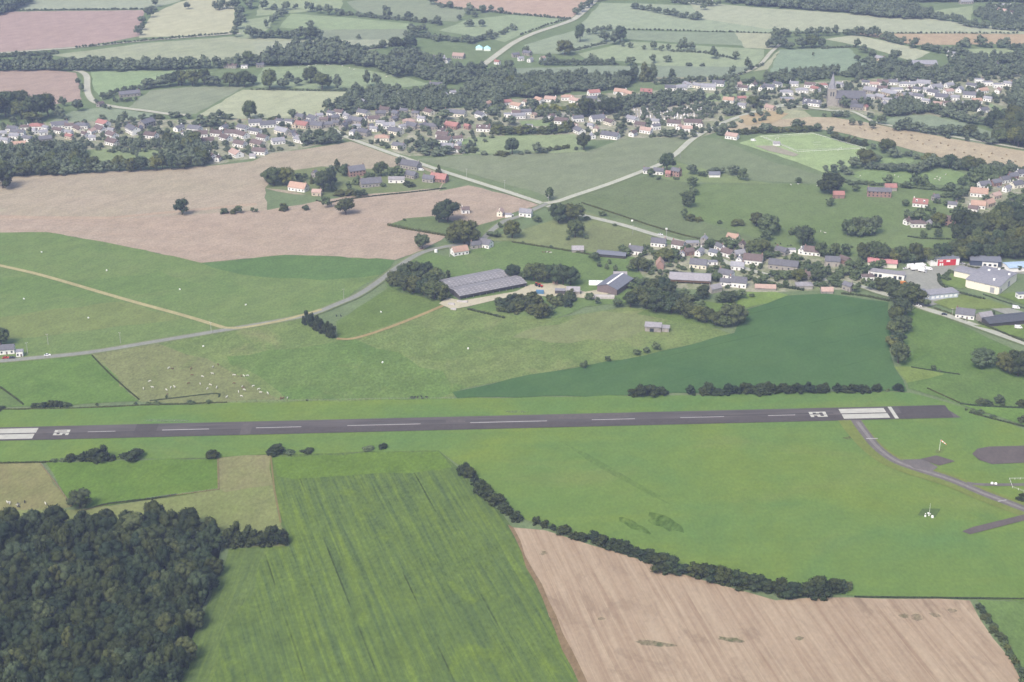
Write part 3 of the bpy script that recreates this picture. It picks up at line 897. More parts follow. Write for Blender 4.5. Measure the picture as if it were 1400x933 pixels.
# taxiway, stub, apron
TAXI = road_mat('taxiway_asphalt', (138, 134, 142), 640)
TAXI2 = road_mat('apron_asphalt', (126, 120, 128), 640)
ribbon('worn_grass', [(1160, 573), (1172, 590), (1192, 612), (1216, 630), (1248, 643), (1300, 659), (1345, 678), (1400, 699), (1480, 730)], 15, road_mat('worn_edge', (140, 152, 106), 640), 'yellowish worn grass along the taxiway', 'grass', z=ZR - 0.012)
ribbon('taxiway', [(1168, 573), (1180, 590), (1198, 612), (1222, 630), (1250, 641), (1300, 657), (1345, 676), (1400, 697), (1480, 728)], 6.5, TAXI, 'narrow taxiway leaving the runway', 'taxiway', z=ZR - 0.004)
ribbon('wheel_track', [(1172, 578), (1181, 590), (1199, 612), (1222.5, 630), (1250, 641), (1300, 657), (1345, 676), (1400, 697), (1480, 728)], 2.2, road_mat('worn_asphalt', (158, 154, 162), 640), 'paler worn strip along the middle of the taxiway', 'taxiway', z=ZR + 0.004)
sheet('apron', [(1232, 630), (1262, 629), (1282, 640), (1274, 646), (1250, 642)], TAXI, 'small asphalt pad beside the taxiway', 'apron')
sheet('apron', [(1258, 629), (1280, 624), (1306, 632), (1284, 638)], TAXI2, 'darker asphalt square beside the taxiway', 'apron')
sheet('apron', [(1329, 622), (1336, 615), (1352, 612), (1470, 609), (1470, 634), (1400, 634), (1356, 636), (1338, 630)], TAXI2, 'rounded asphalt apron at the right edge', 'apron')
sheet('apron', [(1315, 728), (1330, 722), (1400, 705), (1470, 690), (1470, 702), (1400, 713), (1326, 732)], TAXI2, 'asphalt stub at the lower right', 'apron')
ribbon('path', [(1322, 662), (1345, 664), (1400, 664), (1470, 664)], 3, TAXI, 'narrow path to the airfield buildings', 'path')
for a_, b_ in (((1184, 601), (1200, 601)), ((1364, 687), (1376, 685))):
    ribbon('holding_line', [a_, b_], 1.1, WORN2, 'white holding line across the taxiway', 'taxiway marking', sm=False)
# football pitch lines
mk = road_mat('pitch_lines', (224, 232, 220), 200)
for a_, b_ in (((1047, 189), (1108, 185)), ((1088, 206), (1180, 203)), ((1047, 189), (1088, 206)), ((1112, 196), (1122, 195)), ((1112, 199), (1122, 199))):
    ribbon('pitch_line', [a_, b_], 0.9, mk, 'white line marked on the football ground', 'pitch marking', sm=False)

# ------------------------------------------------------------------ foliage
def icosphere(sub):
    b = bmesh.new()
    bmesh.ops.create_icosphere(b, subdivisions=sub, radius=1.0)
    v = np.array([x.co[:] for x in b.verts])
    f = np.array([[q.index for q in t.verts] for t in b.faces])
    b.free()
    return v, f


ICO1, ICO2 = icosphere(1), icosphere(2)


def leaf_quads(pts, nrm, size, rng):
    """one small leaf spray per point, roughly facing along its normal"""
    n = len(pts)
    nn = nrm + rng.normal(0, 0.55, (n, 3))
    nn /= np.linalg.norm(nn, axis=1)[:, None]
    r = rng.normal(0, 1, (n, 3))
    t = np.cross(nn, r)
    t /= np.linalg.norm(t, axis=1)[:, None] + 1e-9
    b = np.cross(nn, t)
    s = size * rng.uniform(0.6, 1.3, n)[:, None]
    asp = rng.uniform(0.6, 1.0, n)[:, None]
    q = np.stack([pts - t * s, pts - b * s * asp * 0.8 + t * s * 0.15, pts + t * s, pts + b * s * asp], 1).reshape(-1, 3)
    return q, np.arange(n * 4).reshape(n, 4)


def crown_arrays(shape, nlobes, nleaf, leaf, seed, core=ICO1, z0=0.16):
    """crown inside a unit box (width 1, height 1): lumpy boughs of different size and tint, each covered in leaf sprays"""
    rng = np.random.default_rng(seed)
    C, R = [], []
    for i in range(nlobes):
        a = rng.uniform(0, 2 * math.pi)
        if shape == 'round':
            z = z0 + 0.13 + (1 - z0 - 0.26) * rng.uniform(0, 1) ** 0.85
            k = (z - z0) / (1 - z0)
            rad = 0.40 * math.sin(math.pi * min(1, 0.18 + k * 0.80)) ** 0.7
            rr = rad * math.sqrt(rng.uniform(0.15, 1))
            r = rng.uniform(0.11, 0.19)
        elif shape == 'bush':
            z = 0.12 + 0.68 * rng.uniform(0, 1)
            rad = 0.40 * math.sqrt(max(0.02, 1 - (z / 0.95) ** 2))
            rr = rad * math.sqrt(rng.uniform(0.2, 1))
            r = rng.uniform(0.12, 0.20)
        elif shape == 'column':
            z = 0.10 + 0.80 * (i + 0.5) / nlobes
            rad = 0.34 * math.sin(math.pi * min(1, 0.2 + 0.72 * z)) ** 0.6
            rr = rad * math.sqrt(rng.uniform(0, 1))
            r = rng.uniform(0.12, 0.19)
        else:                                   # cone
            z = 0.08 + 0.84 * rng.uniform(0, 1) ** 1.2
            rad = 0.42 * (1 - z)
            rr = rad * math.sqrt(rng.uniform(0.2, 1))
            r = 0.05 + 0.13 * (1 - z)
        C.append((rr * math.cos(a), rr * math.sin(a), z))
        R.append(r)
    if shape in ('round', 'bush'):              # one broad heart so that no hollow shows
        C.append((0, 0, 0.55 if shape == 'round' else 0.38))
        R.append(0.27)
    C, R = np.array(C), np.array(R)
    V, Fq, Ft, tq, tt = [], [], [], [], []
    base = 0
    tint = rng.uniform(0.05, 0.95, len(C))
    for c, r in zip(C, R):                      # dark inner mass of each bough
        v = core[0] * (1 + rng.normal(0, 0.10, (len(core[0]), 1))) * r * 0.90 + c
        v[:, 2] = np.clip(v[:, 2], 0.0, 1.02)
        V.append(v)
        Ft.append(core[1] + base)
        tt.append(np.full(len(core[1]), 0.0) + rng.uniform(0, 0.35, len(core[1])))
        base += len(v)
    share = R ** 2 / (R ** 2).sum()
    P, N, T = [], [], []
    for i, (c, r) in enumerate(zip(C, R)):
        k = max(4, int(nleaf * share[i] * 1.7))
        d = rng.normal(0, 1, (k, 3))
        d /= np.linalg.norm(d, axis=1)[:, None]
        p = c + d * r * rng.uniform(0.88, 1.16, (k, 1))
        keep = p[:, 2] > 0.0
        for j in range(len(C)):                 # drop sprays buried in another bough
            if j != i:
                keep &= np.linalg.norm(p - C[j], axis=1) > R[j] * 0.86
        p, d = p[keep], d[keep]
        P.append(p)
        N.append(d)
        T.append(np.clip(tint[i] + rng.normal(0, 0.16, len(p)), 0, 1))
    P, N, T = np.concatenate(P), np.concatenate(N), np.concatenate(T)
    q, qi = leaf_quads(P, N, leaf, rng)
    V.append(q)
    return np.concatenate(V), np.concatenate(Ft), qi + base, np.concatenate(tt), T


def crown_mesh(name, mat, *a, **k):
    v, ft, fq, tt, tq = crown_arrays(*a, **k)
    return mesh_np(name, v, [ft, fq], [mat], np.concatenate([tt, tq]))


def trunk_mesh(name, seed, h=0.55, r=0.028):
    rng = random.Random(seed)
    mb = MB()
    top = Vector((rng.uniform(-.03, .03), rng.uniform(-.03, .03), h * 0.6))
    mb.tube((0, 0, -0.05), top, r * 1.25, r * 0.8, 7)
    for i in range(4):
        a = i * 1.6 + rng.random()
        mb.tube(top - Vector((0, 0, 0.08 * i * h)), top + Vector((0.2 * math.cos(a), 0.2 * math.sin(a), h * rng.uniform(.3, .55))), r * 0.55, r * 0.2, 5)
    return mb.mesh(name, BARK)


LIB = {}
for key, shape, n, lobes, leaves, lf, z0 in (
        ('round', 'round', 6, 26, 950, 0.036, 0.16), ('wood', 'round', 6, 30, 1500, 0.030, 0.05), ('bush', 'bush', 5, 16, 620, 0.042, 0.0),
        ('column', 'column', 3, 16, 700, 0.040, 0.06), ('cone', 'cone', 2, 22, 600, 0.038, 0.06)):
    LIB[key] = [(shape, lobes, leaves, lf, 100 * len(LIB) + i, z0) for i in range(n)]
MESHES = {}


def crown_of(key, i, mat):
    k = (key, i, mat.name)
    if k not in MESHES:
        sh, lb, lv, lf, sd, z0 = LIB[key][i]
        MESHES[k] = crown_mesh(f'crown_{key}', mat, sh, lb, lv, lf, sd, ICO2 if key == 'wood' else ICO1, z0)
    return MESHES[k]


TRUNKS = [trunk_mesh('trunk', s) for s in range(4)]

ITEMS = []           # every tree and bush of the photograph: dicts
BLOCKS = []          # (x, y, r) kept free of trees


def T(u, v, h, w=None, key='round', mat=None, where=None, desc=None, name=None, keep=False, stuff=False):
    """a tree whose foot stands at pixel (u, v) and which looks h pixels tall and w wide"""
    w = w if w is not None else h * 0.95
    s = scale(v)
    hm = max(0.62 * h, h - 0.30 * w * sin_dep(v)) / (s * cos_dep(v))
    x, y = ground(u, v - 0.12 * w * sin_dep(v))
    ITEMS.append(dict(u=u, v=v, x=x, y=y, h=hm, w=w / s, key=key, mat=mat, where=where, desc=desc, hp=hm * s, name=name, keep=keep, stuff=stuff))


def row(pts, h, gap=0.8, w=None, key='round', jit=0.25, where=None, hv=0.25, **kw):
    """trees along a line of pixels"""
    w = w or h * 0.95
    P = [Vector(p) for p in pts]
    L = [(P[i + 1] - P[i]).length for i in range(len(P) - 1)]
    tot = sum(L)
    n = max(1, int(round(tot / (w * gap))))
    for k in range(n + 1):
        d = tot * k / max(1, n)
        i = 0
        while i < len(L) - 1 and d > L[i]:
            d -= L[i]
            i += 1
        p = P[i].lerp(P[i + 1], min(1, d / max(L[i], 1e-6)))
        hh = h * random.uniform(1 - hv, 1 + hv)
        T(p.x + random.uniform(-1, 1) * w * jit, p.y + random.uniform(-1, 1) * h * 0.06, hh, w * random.uniform(0.85, 1.25), key, where=where, **kw)


def grove(poly, h, gap=0.62, w=None, key='round', where=None, hv=0.25, dens=1.0, avoid=False, **kw):
    """trees filling a pixel polygon, evenly spread on the ground"""
    w = w or h * 0.95
    us, vs = [p[0] for p in poly], [p[1] for p in poly]
    du = w * gap
    v = max(vs)
    k = 0
    while v > min(vs) - 0.1:
        sd = sin_dep(v)
        u = min(us) + (du / 2 if k % 2 else 0)
        while u < max(us):
            uu, vv = u + random.uniform(-.4, .4) * du, v + random.uniform(-.4, .4) * du * sd
            if inside(poly, uu, vv) and random.random() < dens:
                ok = True
                if avoid:
                    x, y = ground(uu, vv)
                    ok = all((x - a) ** 2 + (y - b) ** 2 > (r + 0.35 * w / scale(vv)) ** 2 for a, b, r in BLOCKS)
                if ok:
                    T(uu, vv, h * random.uniform(1 - hv, 1 + hv), w * random.uniform(0.8, 1.25), key, where=where, **kw)
            u += du
        v -= du * sd
        k += 1


def hedge(pts, hgt, wid, where, desc='clipped dark green hedge', mat=None, leafy=1.0, name='hedge'):
    """one hedge: a lumpy bank of leaves along a line, built as a single thing"""
    pw = smooth([ground(u, v) for u, v in pts], 3) if len(pts) > 2 else [ground(u, v) for u, v in pts]
    rng = np.random.default_rng(int(abs(pts[0][0] * 7 + pts[0][1] * 13)))
    cx, cy = pw[len(pw) // 2]
    V, Ft, tt, P, N, TT = [], [], [], [], [], []
    base = 0
    for i in range(len(pw) - 1):
        a, b = np.array(pw[i]), np.array(pw[i + 1])
        L = np.linalg.norm(b - a)
        k = max(1, int(L / (wid * 0.55)))
        for j in range(k):
            c = a + (b - a) * (j + rng.uniform(0, 1)) / k
            r = wid * rng.uniform(0.42, 0.62)
            hh = hgt * rng.uniform(0.75, 1.15)
            v = ICO1[0] * (1 + rng.normal(0, .1, (len(ICO1[0]), 1))) * np.array((r, r, hh * 0.55)) * 0.92 + np.array((c[0] - cx, c[1] - cy, hh * 0.45))
            V.append(v)
            Ft.append(ICO1[1] + base)
            base += len(v)
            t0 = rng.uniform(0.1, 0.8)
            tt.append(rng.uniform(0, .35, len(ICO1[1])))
            m_ = int(34 * leafy)
            d = rng.normal(0, 1, (m_, 3))
            d[:, 2] = np.abs(d[:, 2]) - 0.3
            d /= np.linalg.norm(d, axis=1)[:, None]
            P.append(d * np.array((r, r, hh * 0.56)) * rng.uniform(.9, 1.15, (m_, 1)) + np.array((c[0] - cx, c[1] - cy, hh * 0.45)))
            N.append(d)
            TT.append(np.clip(t0 + rng.normal(0, .15, m_), 0, 1))
    P, N, TT = np.concatenate(P), np.concatenate(N), np.concatenate(TT)
    keep = P[:, 2] > 0.02
    q, qi = leaf_quads(P[keep], N[keep], 0.16 * wid if wid > 2 else 0.3, rng)
    V.append(q)
    me = mesh_np('hedge', np.concatenate(V), [np.concatenate(Ft), qi + base], [mat or LEAF], np.concatenate(tt + [TT[keep]]))
    o = link(name, me, None, (cx, cy, zat(cx, cy) - 0.15))
    HEDGES.append((o, desc, where, pts[len(pts) // 2]))
    return o


HEDGES = []

# ------------------------------------------------------------------ buildings
def unit_panel(name, mat, frame):
    mb = MB().box((0, 0, 0), (1, 1, 1))
    return mb.mesh(name, mat)


WIN = unit_panel('window', GLASS, None)
DOOR = unit_panel('door', DOORM, None)
HR = random.Random(5)
HOUSES = []         # (object, desc, where, u, v) awaiting labels


def panel(me, name, parent, loc, size, rz=0.0):
    o = link(name, me, parent, loc, rz)
    o.scale = size
    return o


ROOFN = {'SLATE': (SLATE, 'grey slate roof'), 'PALE': (PALESLATE, 'pale grey roof'), 'BROWN': (BROWN, 'dark brown roof'), 'ORANGE': (ORANGE, 'orange tiled roof'),
         'RED': (RED, 'red tiled roof'), 'PINK': (PINK, 'faded pink roof'), 'ZINC': (ZINC, 'grey sheet roof'), 'BLUE': (BLUEROOF, 'blue sheet roof')}
WALLN = {'W': (WHITE, 'white'), 'C': (CREAM, 'cream'), 'B': (BEIGE, 'beige'), 'S': (STONE, 'grey stone'), 'K': (BRICK, 'brick'), 'D': (DARKWALL, 'dark'), 'N': (NAVY, 'dark blue')}


def gable_walls(w, d, e, pitch):
    rh = d / 2 * math.tan(pitch)
    prof = [(-d / 2, -0.6), (d / 2, -0.6), (d / 2, e), (0, e + rh), (-d / 2, e)]
    return MB().extrude_x(prof, -w / 2, w / 2), rh


def gable_roof(w, d, e, pitch, over=0.45, th=0.28, end=0.3):
    t = math.tan(pitch)
    D = d / 2 + over
    r = e + d / 2 * t
    lo = e - over * t
    prof = [(-D, lo + 0.04), (0, r + 0.04), (D, lo + 0.04), (D, lo + th), (0, r + th), (-D, lo + th)]
    return MB().extrude_x(prof, -w / 2 - end, w / 2 + end)


def hip_roof(w, d, e, pitch, over=0.45, th=0.2):
    W, D = w / 2 + over, d / 2 + over
    r = e + D * math.tan(pitch)
    k = max(0.05, W - D * 0.95)
    b = e + 0.03
    vs = [(-W, -D, b), (W, -D, b), (W, D, b), (-W, D, b), (-W, -D, b + th), (W, -D, b + th), (W, D, b + th), (-W, D, b + th), (-k, 0, r), (k, 0, r)]
    return MB().add(vs, [(3, 2, 1, 0), (0, 1, 5, 4), (1, 2, 6, 5), (2, 3, 7, 6), (3, 0, 4, 7), (4, 5, 9, 8), (6, 7, 8, 9), (5, 6, 9), (7, 4, 8)])


def house(u, v, wpx, roof='SLATE', wall='W', rot=0.0, dr=0.6, st=1.25, kind='gable', name='house', where=None, desc=None,
          chim=1, wins=None, pitch=None, cat=None, dormers=0):
    """a house whose front foot is centred on pixel (u, v), wpx pixels wide; rot turns it, st is its number of storeys"""
    s = scale(v)
    w = wpx / s
    if name == 'house' and abs(rot) < 12 and kind == 'gable' and v < 400:
        rot += HR.choice((-52, -44, -36, -28, -18, -8, 10, 24))
    d = max(5.0, min(dr * w, 9.5 if name == 'house' else 40))
    if name == 'house':
        w = max(w, d * 0.8)
    e = 2.7 * st + 0.3
    pitch = math.radians(pitch if pitch is not None else ((40 if v > 225 else 33) if kind == 'gable' else 27))
    rz = math.radians(rot)
    x, y = ground(u, v)
    y += d / 2 * abs(math.cos(rz)) + w / 2 * abs(math.sin(rz))
    root = empty(name, (x, y, zat(x, y)), rz)
    rm, rn = ROOFN[roof]
    wm, wn_ = WALLN[wall]
    if kind == 'hip':
        MB().box((0, 0, e / 2 - 0.3), (w, d, e + 0.6)).build('wall', wm, root)
        ro = hip_roof(w, d, e, pitch).build('roof', rm, root)
        rh = d / 2 * math.tan(pitch)
    elif kind == 'flat':
        MB().box((0, 0, e / 2 - 0.3), (w, d, e + 0.6)).build('wall', wm, root)
        ro = MB().box((0, 0, e + 0.13), (w + 0.3, d + 0.3, 0.25)).build('roof', rm, root)
        rh = 0.2
    else:
        mb, rh = gable_walls(w, d, e, pitch)
        mb.build('wall', wm, root)
        ro = gable_roof(w, d, e, pitch).build('roof', rm, root)
    for i in range(chim):
        cx = (w / 2 - 0.8) * (1 if (i + int(u)) % 2 else -1)
        if kind != 'hip':
            MB().box((cx, 0.1, e + rh + 0.4), (0.75, 0.9, 1.9)).box((cx, 0.1, e + rh + 1.42), (0.5, 0.6, 0.3)).build('chimney', BRICK if int(u) % 3 else wm, ro)
        else:
            MB().box((w * 0.15, 0.4, e + rh * 0.9 + 0.5), (0.75, 0.8, 1.8)).build('chimney', BRICK, ro)
    n = wins if wins is not None else max(2, min(6, int(w / 3.0)))
    rows_ = 2 if st >= 1.7 else 1
    for r in range(rows_):
        for i in range(n):
            px = -w / 2 + w * (i + 0.5) / n
            if r == 0 and i == n // 2 and n > 0:
                panel(DOOR, 'door', root, (px, -d / 2 - 0.02, 1.05), (1.1, 0.1, 2.1))
            else:
                panel(WIN, 'window', root, (px, -d / 2 - 0.02, 1.65 + 2.7 * r), (1.25, 0.1, 1.3))
    if n:
        for sx in (-1, 1):
            panel(WIN, 'window', root, (sx * (w / 2 + 0.02), 0, 1.7), (0.1, 1.2, 1.3))
            if kind == 'gable':
                panel(WIN, 'window', root, (sx * (w / 2 + 0.02), 0, e + rh * 0.25), (0.1, 0.9, 1.1))
    for i in range(dormers):
        px = -w / 2 + w * (i + 0.5) / dormers
        q = MB().box((px, -d / 4, e + rh * 0.5 + 0.35), (1.5, d / 3, 1.4))
        dm = q.build('dormer', wm, root)
        panel(WIN, 'window', dm, (px, -d / 4 - d / 6 - 0.02, e + rh * 0.5 + 0.35), (0.9, 0.08, 1.0))
    BLOCKS.append((x, y, 0.55 * max(w, d)))
    HOUSES.append((root, desc or f'{wn_} {name.replace("_", " ")} with {rn}' + (' and dormers' if dormers else ''), where, u, v))
    tag(root, None, cat or name.replace('_', ' '), None)
    return root


def houses(where, rows_):
    for h in rows_:
        kw = dict(h[5]) if len(h) > 5 else {}
        house(h[0], h[1], h[2], h[3], h[4], where=where, **kw)


def K(**k):
    return k


houses('in the back rows at the far left end of the western village', [
    (3, 187, 10, 'PALE', 'W', K(rot=20)), (16, 181, 14, 'SLATE', 'W', K(rot=10)), (23, 186, 20, 'SLATE', 'W', K(dr=.4)), (47, 178, 20, 'RED', 'W', K(kind='hip')),
    (47, 184, 9, 'PALE', 'W'), (79, 177, 22, 'SLATE', 'W', K(st=1.2)), (78, 184, 17, 'BROWN', 'W', K(dr=.5)), (110, 177, 19, 'SLATE', 'W', K(kind='hip')),
    (105, 183, 20, 'BROWN', 'C', K(dr=.45)), (139, 175, 19, 'RED', 'W'), (135, 183, 19, 'BROWN', 'W'), (124, 185, 12, 'PINK', 'W', K(rot=70))])
houses('in the front row of the western village, facing the left wood', [
    (5, 197, 13, 'PALE', 'W', K(rot=-15)), (19, 191, 14, 'PALE', 'W'), (36, 195, 15, 'SLATE', 'W', K(rot=-25)), (24, 204, 19, 'ORANGE', 'W', K(rot=15)), (60, 196, 17, 'SLATE', 'S'),
    (94, 192, 12, 'RED', 'B'), (60, 206, 8, 'RED', 'W', K(rot=80)), (125, 193, 10, 'PALE', 'W'), (151, 191, 18, 'BROWN', 'W'), (152, 201, 20, 'BROWN', 'W', K(rot=-8)),
    (107, 220, 8, 'ZINC', 'W', K(name='hut', chim=0, wins=0, st=.8))])
houses('around the tall farmhouse of the western village', [
    (179, 186, 24, 'SLATE', 'W', K(st=2, chim=2)), (198, 177, 22, 'SLATE', 'S', K(st=2, rot=60)), (190, 182, 12, 'SLATE', 'S', K(rot=90, st=1.5)), (205, 191, 18, 'BROWN', 'W', K(rot=5)),
    (243, 181, 14, 'SLATE', 'W', K(rot=60)), (240, 194, 11, 'PALE', 'W', K(kind='flat')), (254, 187, 13, 'PALE', 'W', K(kind='flat')), (265, 182, 19, 'SLATE', 'W', K(rot=-20))])
houses('in the white estate of the western village', [
    (273, 189, 19, 'BROWN', 'W'), (283, 198, 17, 'BROWN', 'W', K(rot=15)), (296, 188, 17, 'BROWN', 'W'), (307, 195, 18, 'BROWN', 'W', K(rot=-8)), (316, 187, 18, 'BROWN', 'W', K(rot=-10)),
    (305, 180, 13, 'SLATE', 'W', K(rot=70)), (331, 181, 17, 'SLATE', 'W'), (330, 191, 19, 'BROWN', 'W'), (348, 173, 18, 'SLATE', 'W', K(rot=12)), (348, 185, 16, 'SLATE', 'W', K(rot=-30)),
    (365, 176, 22, 'SLATE', 'W', K(rot=15)), (358, 194, 16, 'BROWN', 'W', K(rot=-30))])
houses('along the field edge of the western village', [
    (327, 203, 18, 'BROWN', 'W', K(rot=-30)), (351, 203, 20, 'BROWN', 'C'), (354, 213, 19, 'BROWN', 'W', K(rot=-15)), (379, 199, 18, 'PALE', 'W'), (412, 198, 21, 'PALE', 'W'), (404, 192, 13, 'SLATE', 'W', K(rot=-70)),
    (267, 205, 7, 'PINK', 'C'), (276, 213, 12, 'PINK', 'C', K(rot=-40)), (288, 219, 14, 'BROWN', 'W'), (297, 222, 10, 'BROWN', 'W', K(rot=80)), (321, 217, 21, 'PINK', 'W'), (345, 217, 8, 'ZINC', 'W', K(name='hut', chim=0, wins=0, st=.8))])
houses('in the old centre of the western village', [
    (385, 186, 22, 'PALE', 'C', K(rot=-10)), (399, 187, 10, 'SLATE', 'S', K(rot=60)), (412, 177, 20, 'RED', 'B'), (403, 176, 9, 'ORANGE', 'B', K(rot=70)), (427, 168, 17, 'SLATE', 'W', K(rot=-10)), (410, 165, 14, 'SLATE', 'S'),
    (447, 167, 10, 'SLATE', 'S', K(rot=70)), (432, 177, 20, 'SLATE', 'S'), (443, 169, 12, 'BROWN', 'S'), (463, 159, 14, 'BROWN', 'W'), (447, 176, 14, 'SLATE', 'S', K(rot=20)), (459, 173, 12, 'SLATE', 'S'), (469, 179, 14, 'SLATE', 'S', K(rot=75, st=1.6)),
    (481, 187, 11, 'PALE', 'W', K(rot=80, st=1.5)), (497, 188, 18, 'SLATE', 'S', K(st=1.6)), (457, 166, 12, 'SLATE', 'S', K(rot=30)), (422, 172, 12, 'SLATE', 'S', K(rot=20))])
houses('in the middle part of the village, beside the main road', [
    (496, 160, 17, 'SLATE', 'C', K(rot=-35)), (486, 171, 22, 'SLATE', 'S'), (510, 168, 16, 'BROWN', 'C', K(rot=20)), (520, 160, 14, 'SLATE', 'S'), (526, 155, 14, 'BROWN', 'S'), (541, 163, 13, 'SLATE', 'S', K(st=2)),
    (538, 168, 12, 'SLATE', 'S', K(rot=60)), (520, 173, 12, 'PALE', 'W'), (531, 177, 17, 'PALE', 'W'), (540, 186, 21, 'SLATE', 'C'), (522, 194, 20, 'ORANGE', 'C', K(kind='hip')), (545, 206, 18, 'SLATE', 'C', K(rot=-30)),
    (559, 171, 17, 'PINK', 'B', K(kind='hip')), (563, 178, 18, 'SLATE', 'S'), (568, 162, 10, 'SLATE', 'S', K(st=2)), (586, 159, 15, 'BROWN', 'C'), (577, 178, 14, 'SLATE', 'S', K(rot=50)), (591, 178, 16, 'SLATE', 'S'),
    (506, 178, 10, 'SLATE', 'S', K(rot=60)), (550, 178, 9, 'PALE', 'W', K(rot=30))])
houses('between the main road and the hedged paddocks', [
    (622, 161, 30, 'SLATE', 'C', K(dr=.4)), (657, 164, 16, 'SLATE', 'W', K(st=1.6)), (661, 181, 19, 'BROWN', 'W', K(dormers=2)), (618, 178, 20, 'RED', 'K', K(rot=-30)), (639, 178, 9, 'RED', 'K', K(chim=0)), (605, 190, 17, 'BROWN', 'W', K(rot=-20)),
    (607, 197, 20, 'BROWN', 'W'), (611, 206, 18, 'PALE', 'W'), (625, 195, 14, 'BROWN', 'W', K(rot=20)), (629, 210, 16, 'BROWN', 'W'), (603, 184, 10, 'BROWN', 'W', K(rot=60)), (626, 203, 10, 'PALE', 'W', K(rot=60))])
houses('among the trees behind the village', [
    (666, 147, 12, 'ORANGE', 'W', K(rot=60)), (606, 136, 13, 'PALE', 'W', K(rot=60)), (619, 131, 8, 'PALE', 'W'), (596, 121, 18, 'SLATE', 'W', K(dr=.5)), (494, 144, 13, 'PALE', 'S'), (546, 138, 5, 'SLATE', 'W', K(st=2))])
houses('in the orange roofed row behind the village square', [
    (692, 145, 14, 'RED', 'W'), (706, 150, 16, 'ORANGE', 'W'), (718, 145, 10, 'ORANGE', 'W', K(rot=60)), (737, 142, 13, 'ORANGE', 'W'), (753, 141, 16, 'PINK', 'W'), (776, 138, 17, 'ORANGE', 'W', K(kind='hip')), (786, 143, 14, 'PINK', 'W', K(rot=-40)),
    (789, 151, 8, 'ORANGE', 'C', K(rot=80)), (812, 132, 16, 'RED', 'W', K(rot=20)), (849, 131, 17, 'ORANGE', 'W', K(rot=-25)), (861, 134, 15, 'ORANGE', 'B'), (884, 132, 16, 'RED', 'K', K(st=1.8, dormers=2))])
houses('around the village square', [
    (809, 140, 14, 'SLATE', 'S'), (821, 146, 11, 'PALE', 'W'), (835, 142, 12, 'PALE', 'W', K(rot=-20)), (719, 158, 14, 'SLATE', 'W'), (706, 159, 12, 'BROWN', 'S'), (695, 161, 12, 'PALE', 'W', K(kind='flat')), (708, 164, 20, 'PALE', 'W', K(dr=.4)),
    (730, 163, 8, 'PINK', 'B', K(rot=60)), (754, 165, 12, 'BROWN', 'W', K(rot=70)), (723, 175, 11, 'PALE', 'W', K(kind='flat', st=.8, chim=0))])
houses('in the front row facing the wide crop field', [
    (768, 171, 18, 'BROWN', 'W', K(rot=-15)), (790, 168, 15, 'SLATE', 'W', K(rot=15, st=1.5)), (783, 177, 15, 'PINK', 'C', K(kind='hip')), (792, 185, 18, 'SLATE', 'W', K(rot=-10)), (817, 168, 20, 'SLATE', 'W'), (834, 173, 16, 'BROWN', 'C'),
    (808, 177, 9, 'PALE', 'W'), (815, 182, 11, 'PINK', 'C', K(rot=75)), (810, 191, 9, 'PALE', 'W', K(rot=-70)), (835, 192, 25, 'SLATE', 'W', K(dr=.5)), (865, 169, 17, 'PALE', 'W'), (876, 176, 15, 'BROWN', 'S', K(rot=-20)), (866, 188, 13, 'BROWN', 'W', K(rot=60)),
    (884, 184, 16, 'PINK', 'W'), (896, 171, 12, 'PALE', 'W', K(rot=-20)), (897, 179, 12, 'SLATE', 'W', K(st=1.6))])
houses('along the lane behind the graveyard', [
    (917, 125, 15, 'SLATE', 'W', K(st=1.3)), (931, 125, 16, 'PALE', 'W', K(rot=25)), (941, 121, 14, 'PALE', 'W', K(rot=-60)), (954, 122, 13, 'PALE', 'C', K(rot=-40)), (969, 124, 20, 'PALE', 'W'), (983, 119, 16, 'SLATE', 'W'), (1009, 120, 11, 'PINK', 'W'),
    (1017, 125, 14, 'BROWN', 'W', K(rot=-25)), (1031, 121, 12, 'BROWN', 'W', K(rot=60)), (1042, 125, 10, 'SLATE', 'W', K(rot=60)), (1052, 124, 15, 'SLATE', 'W', K(rot=-25)), (1064, 120, 12, 'SLATE', 'W')])
houses('between the graveyard and the church', [
    (1076, 131, 17, 'PALE', 'W', K(kind='hip')), (1086, 119, 12, 'PALE', 'W'), (1097, 128, 16, 'PALE', 'W', K(kind='hip')), (1108, 121, 14, 'BROWN', 'W'), (1116, 127, 13, 'RED', 'W'), (1126, 121, 11, 'RED', 'W', K(kind='hip')), (997, 142, 15, 'ORANGE', 'W', K(rot=-20)), (1014, 139, 12, 'RED', 'S', K(dr=.5)),
    (1015, 149, 11, 'PALE', 'W', K(rot=-25)), (1054, 153, 14, 'PINK', 'B'), (1077, 140, 18, 'PALE', 'B', K(kind='flat')), (1112, 147, 24, 'SLATE', 'W', K(dormers=3, st=1.3)), (1101, 148, 9, 'SLATE', 'W', K(rot=80))])
houses('beside the curve of the village road', [
    (922, 174, 18, 'BROWN', 'W', K(rot=-15)), (948, 173, 24, 'BROWN', 'W', K(dr=.45)), (940, 181, 14, 'PINK', 'W'), (929, 179, 10, 'PINK', 'W', K(rot=60)), (958, 175, 9, 'BROWN', 'W', K(rot=80))])
houses('beside the football ground', [(1002, 192, 17, 'PINK', 'W', K(rot=-30)), (1062, 200, 9, 'ZINC', 'W', K(name='hut', chim=0, wins=0, st=.8))])
houses('by the big tree below the village road', [
    (925, 243, 13, 'SLATE', 'K', K(st=2)), (901, 240, 14, 'SLATE', 'W', K(rot=-20)), (884, 238, 9, 'SLATE', 'W'), (977, 243, 15, 'BLUE', 'W', K(name='shed', chim=0, wins=0, st=.9, dr=.5)), (914, 243, 7, 'RED', 'K', K(chim=0))])
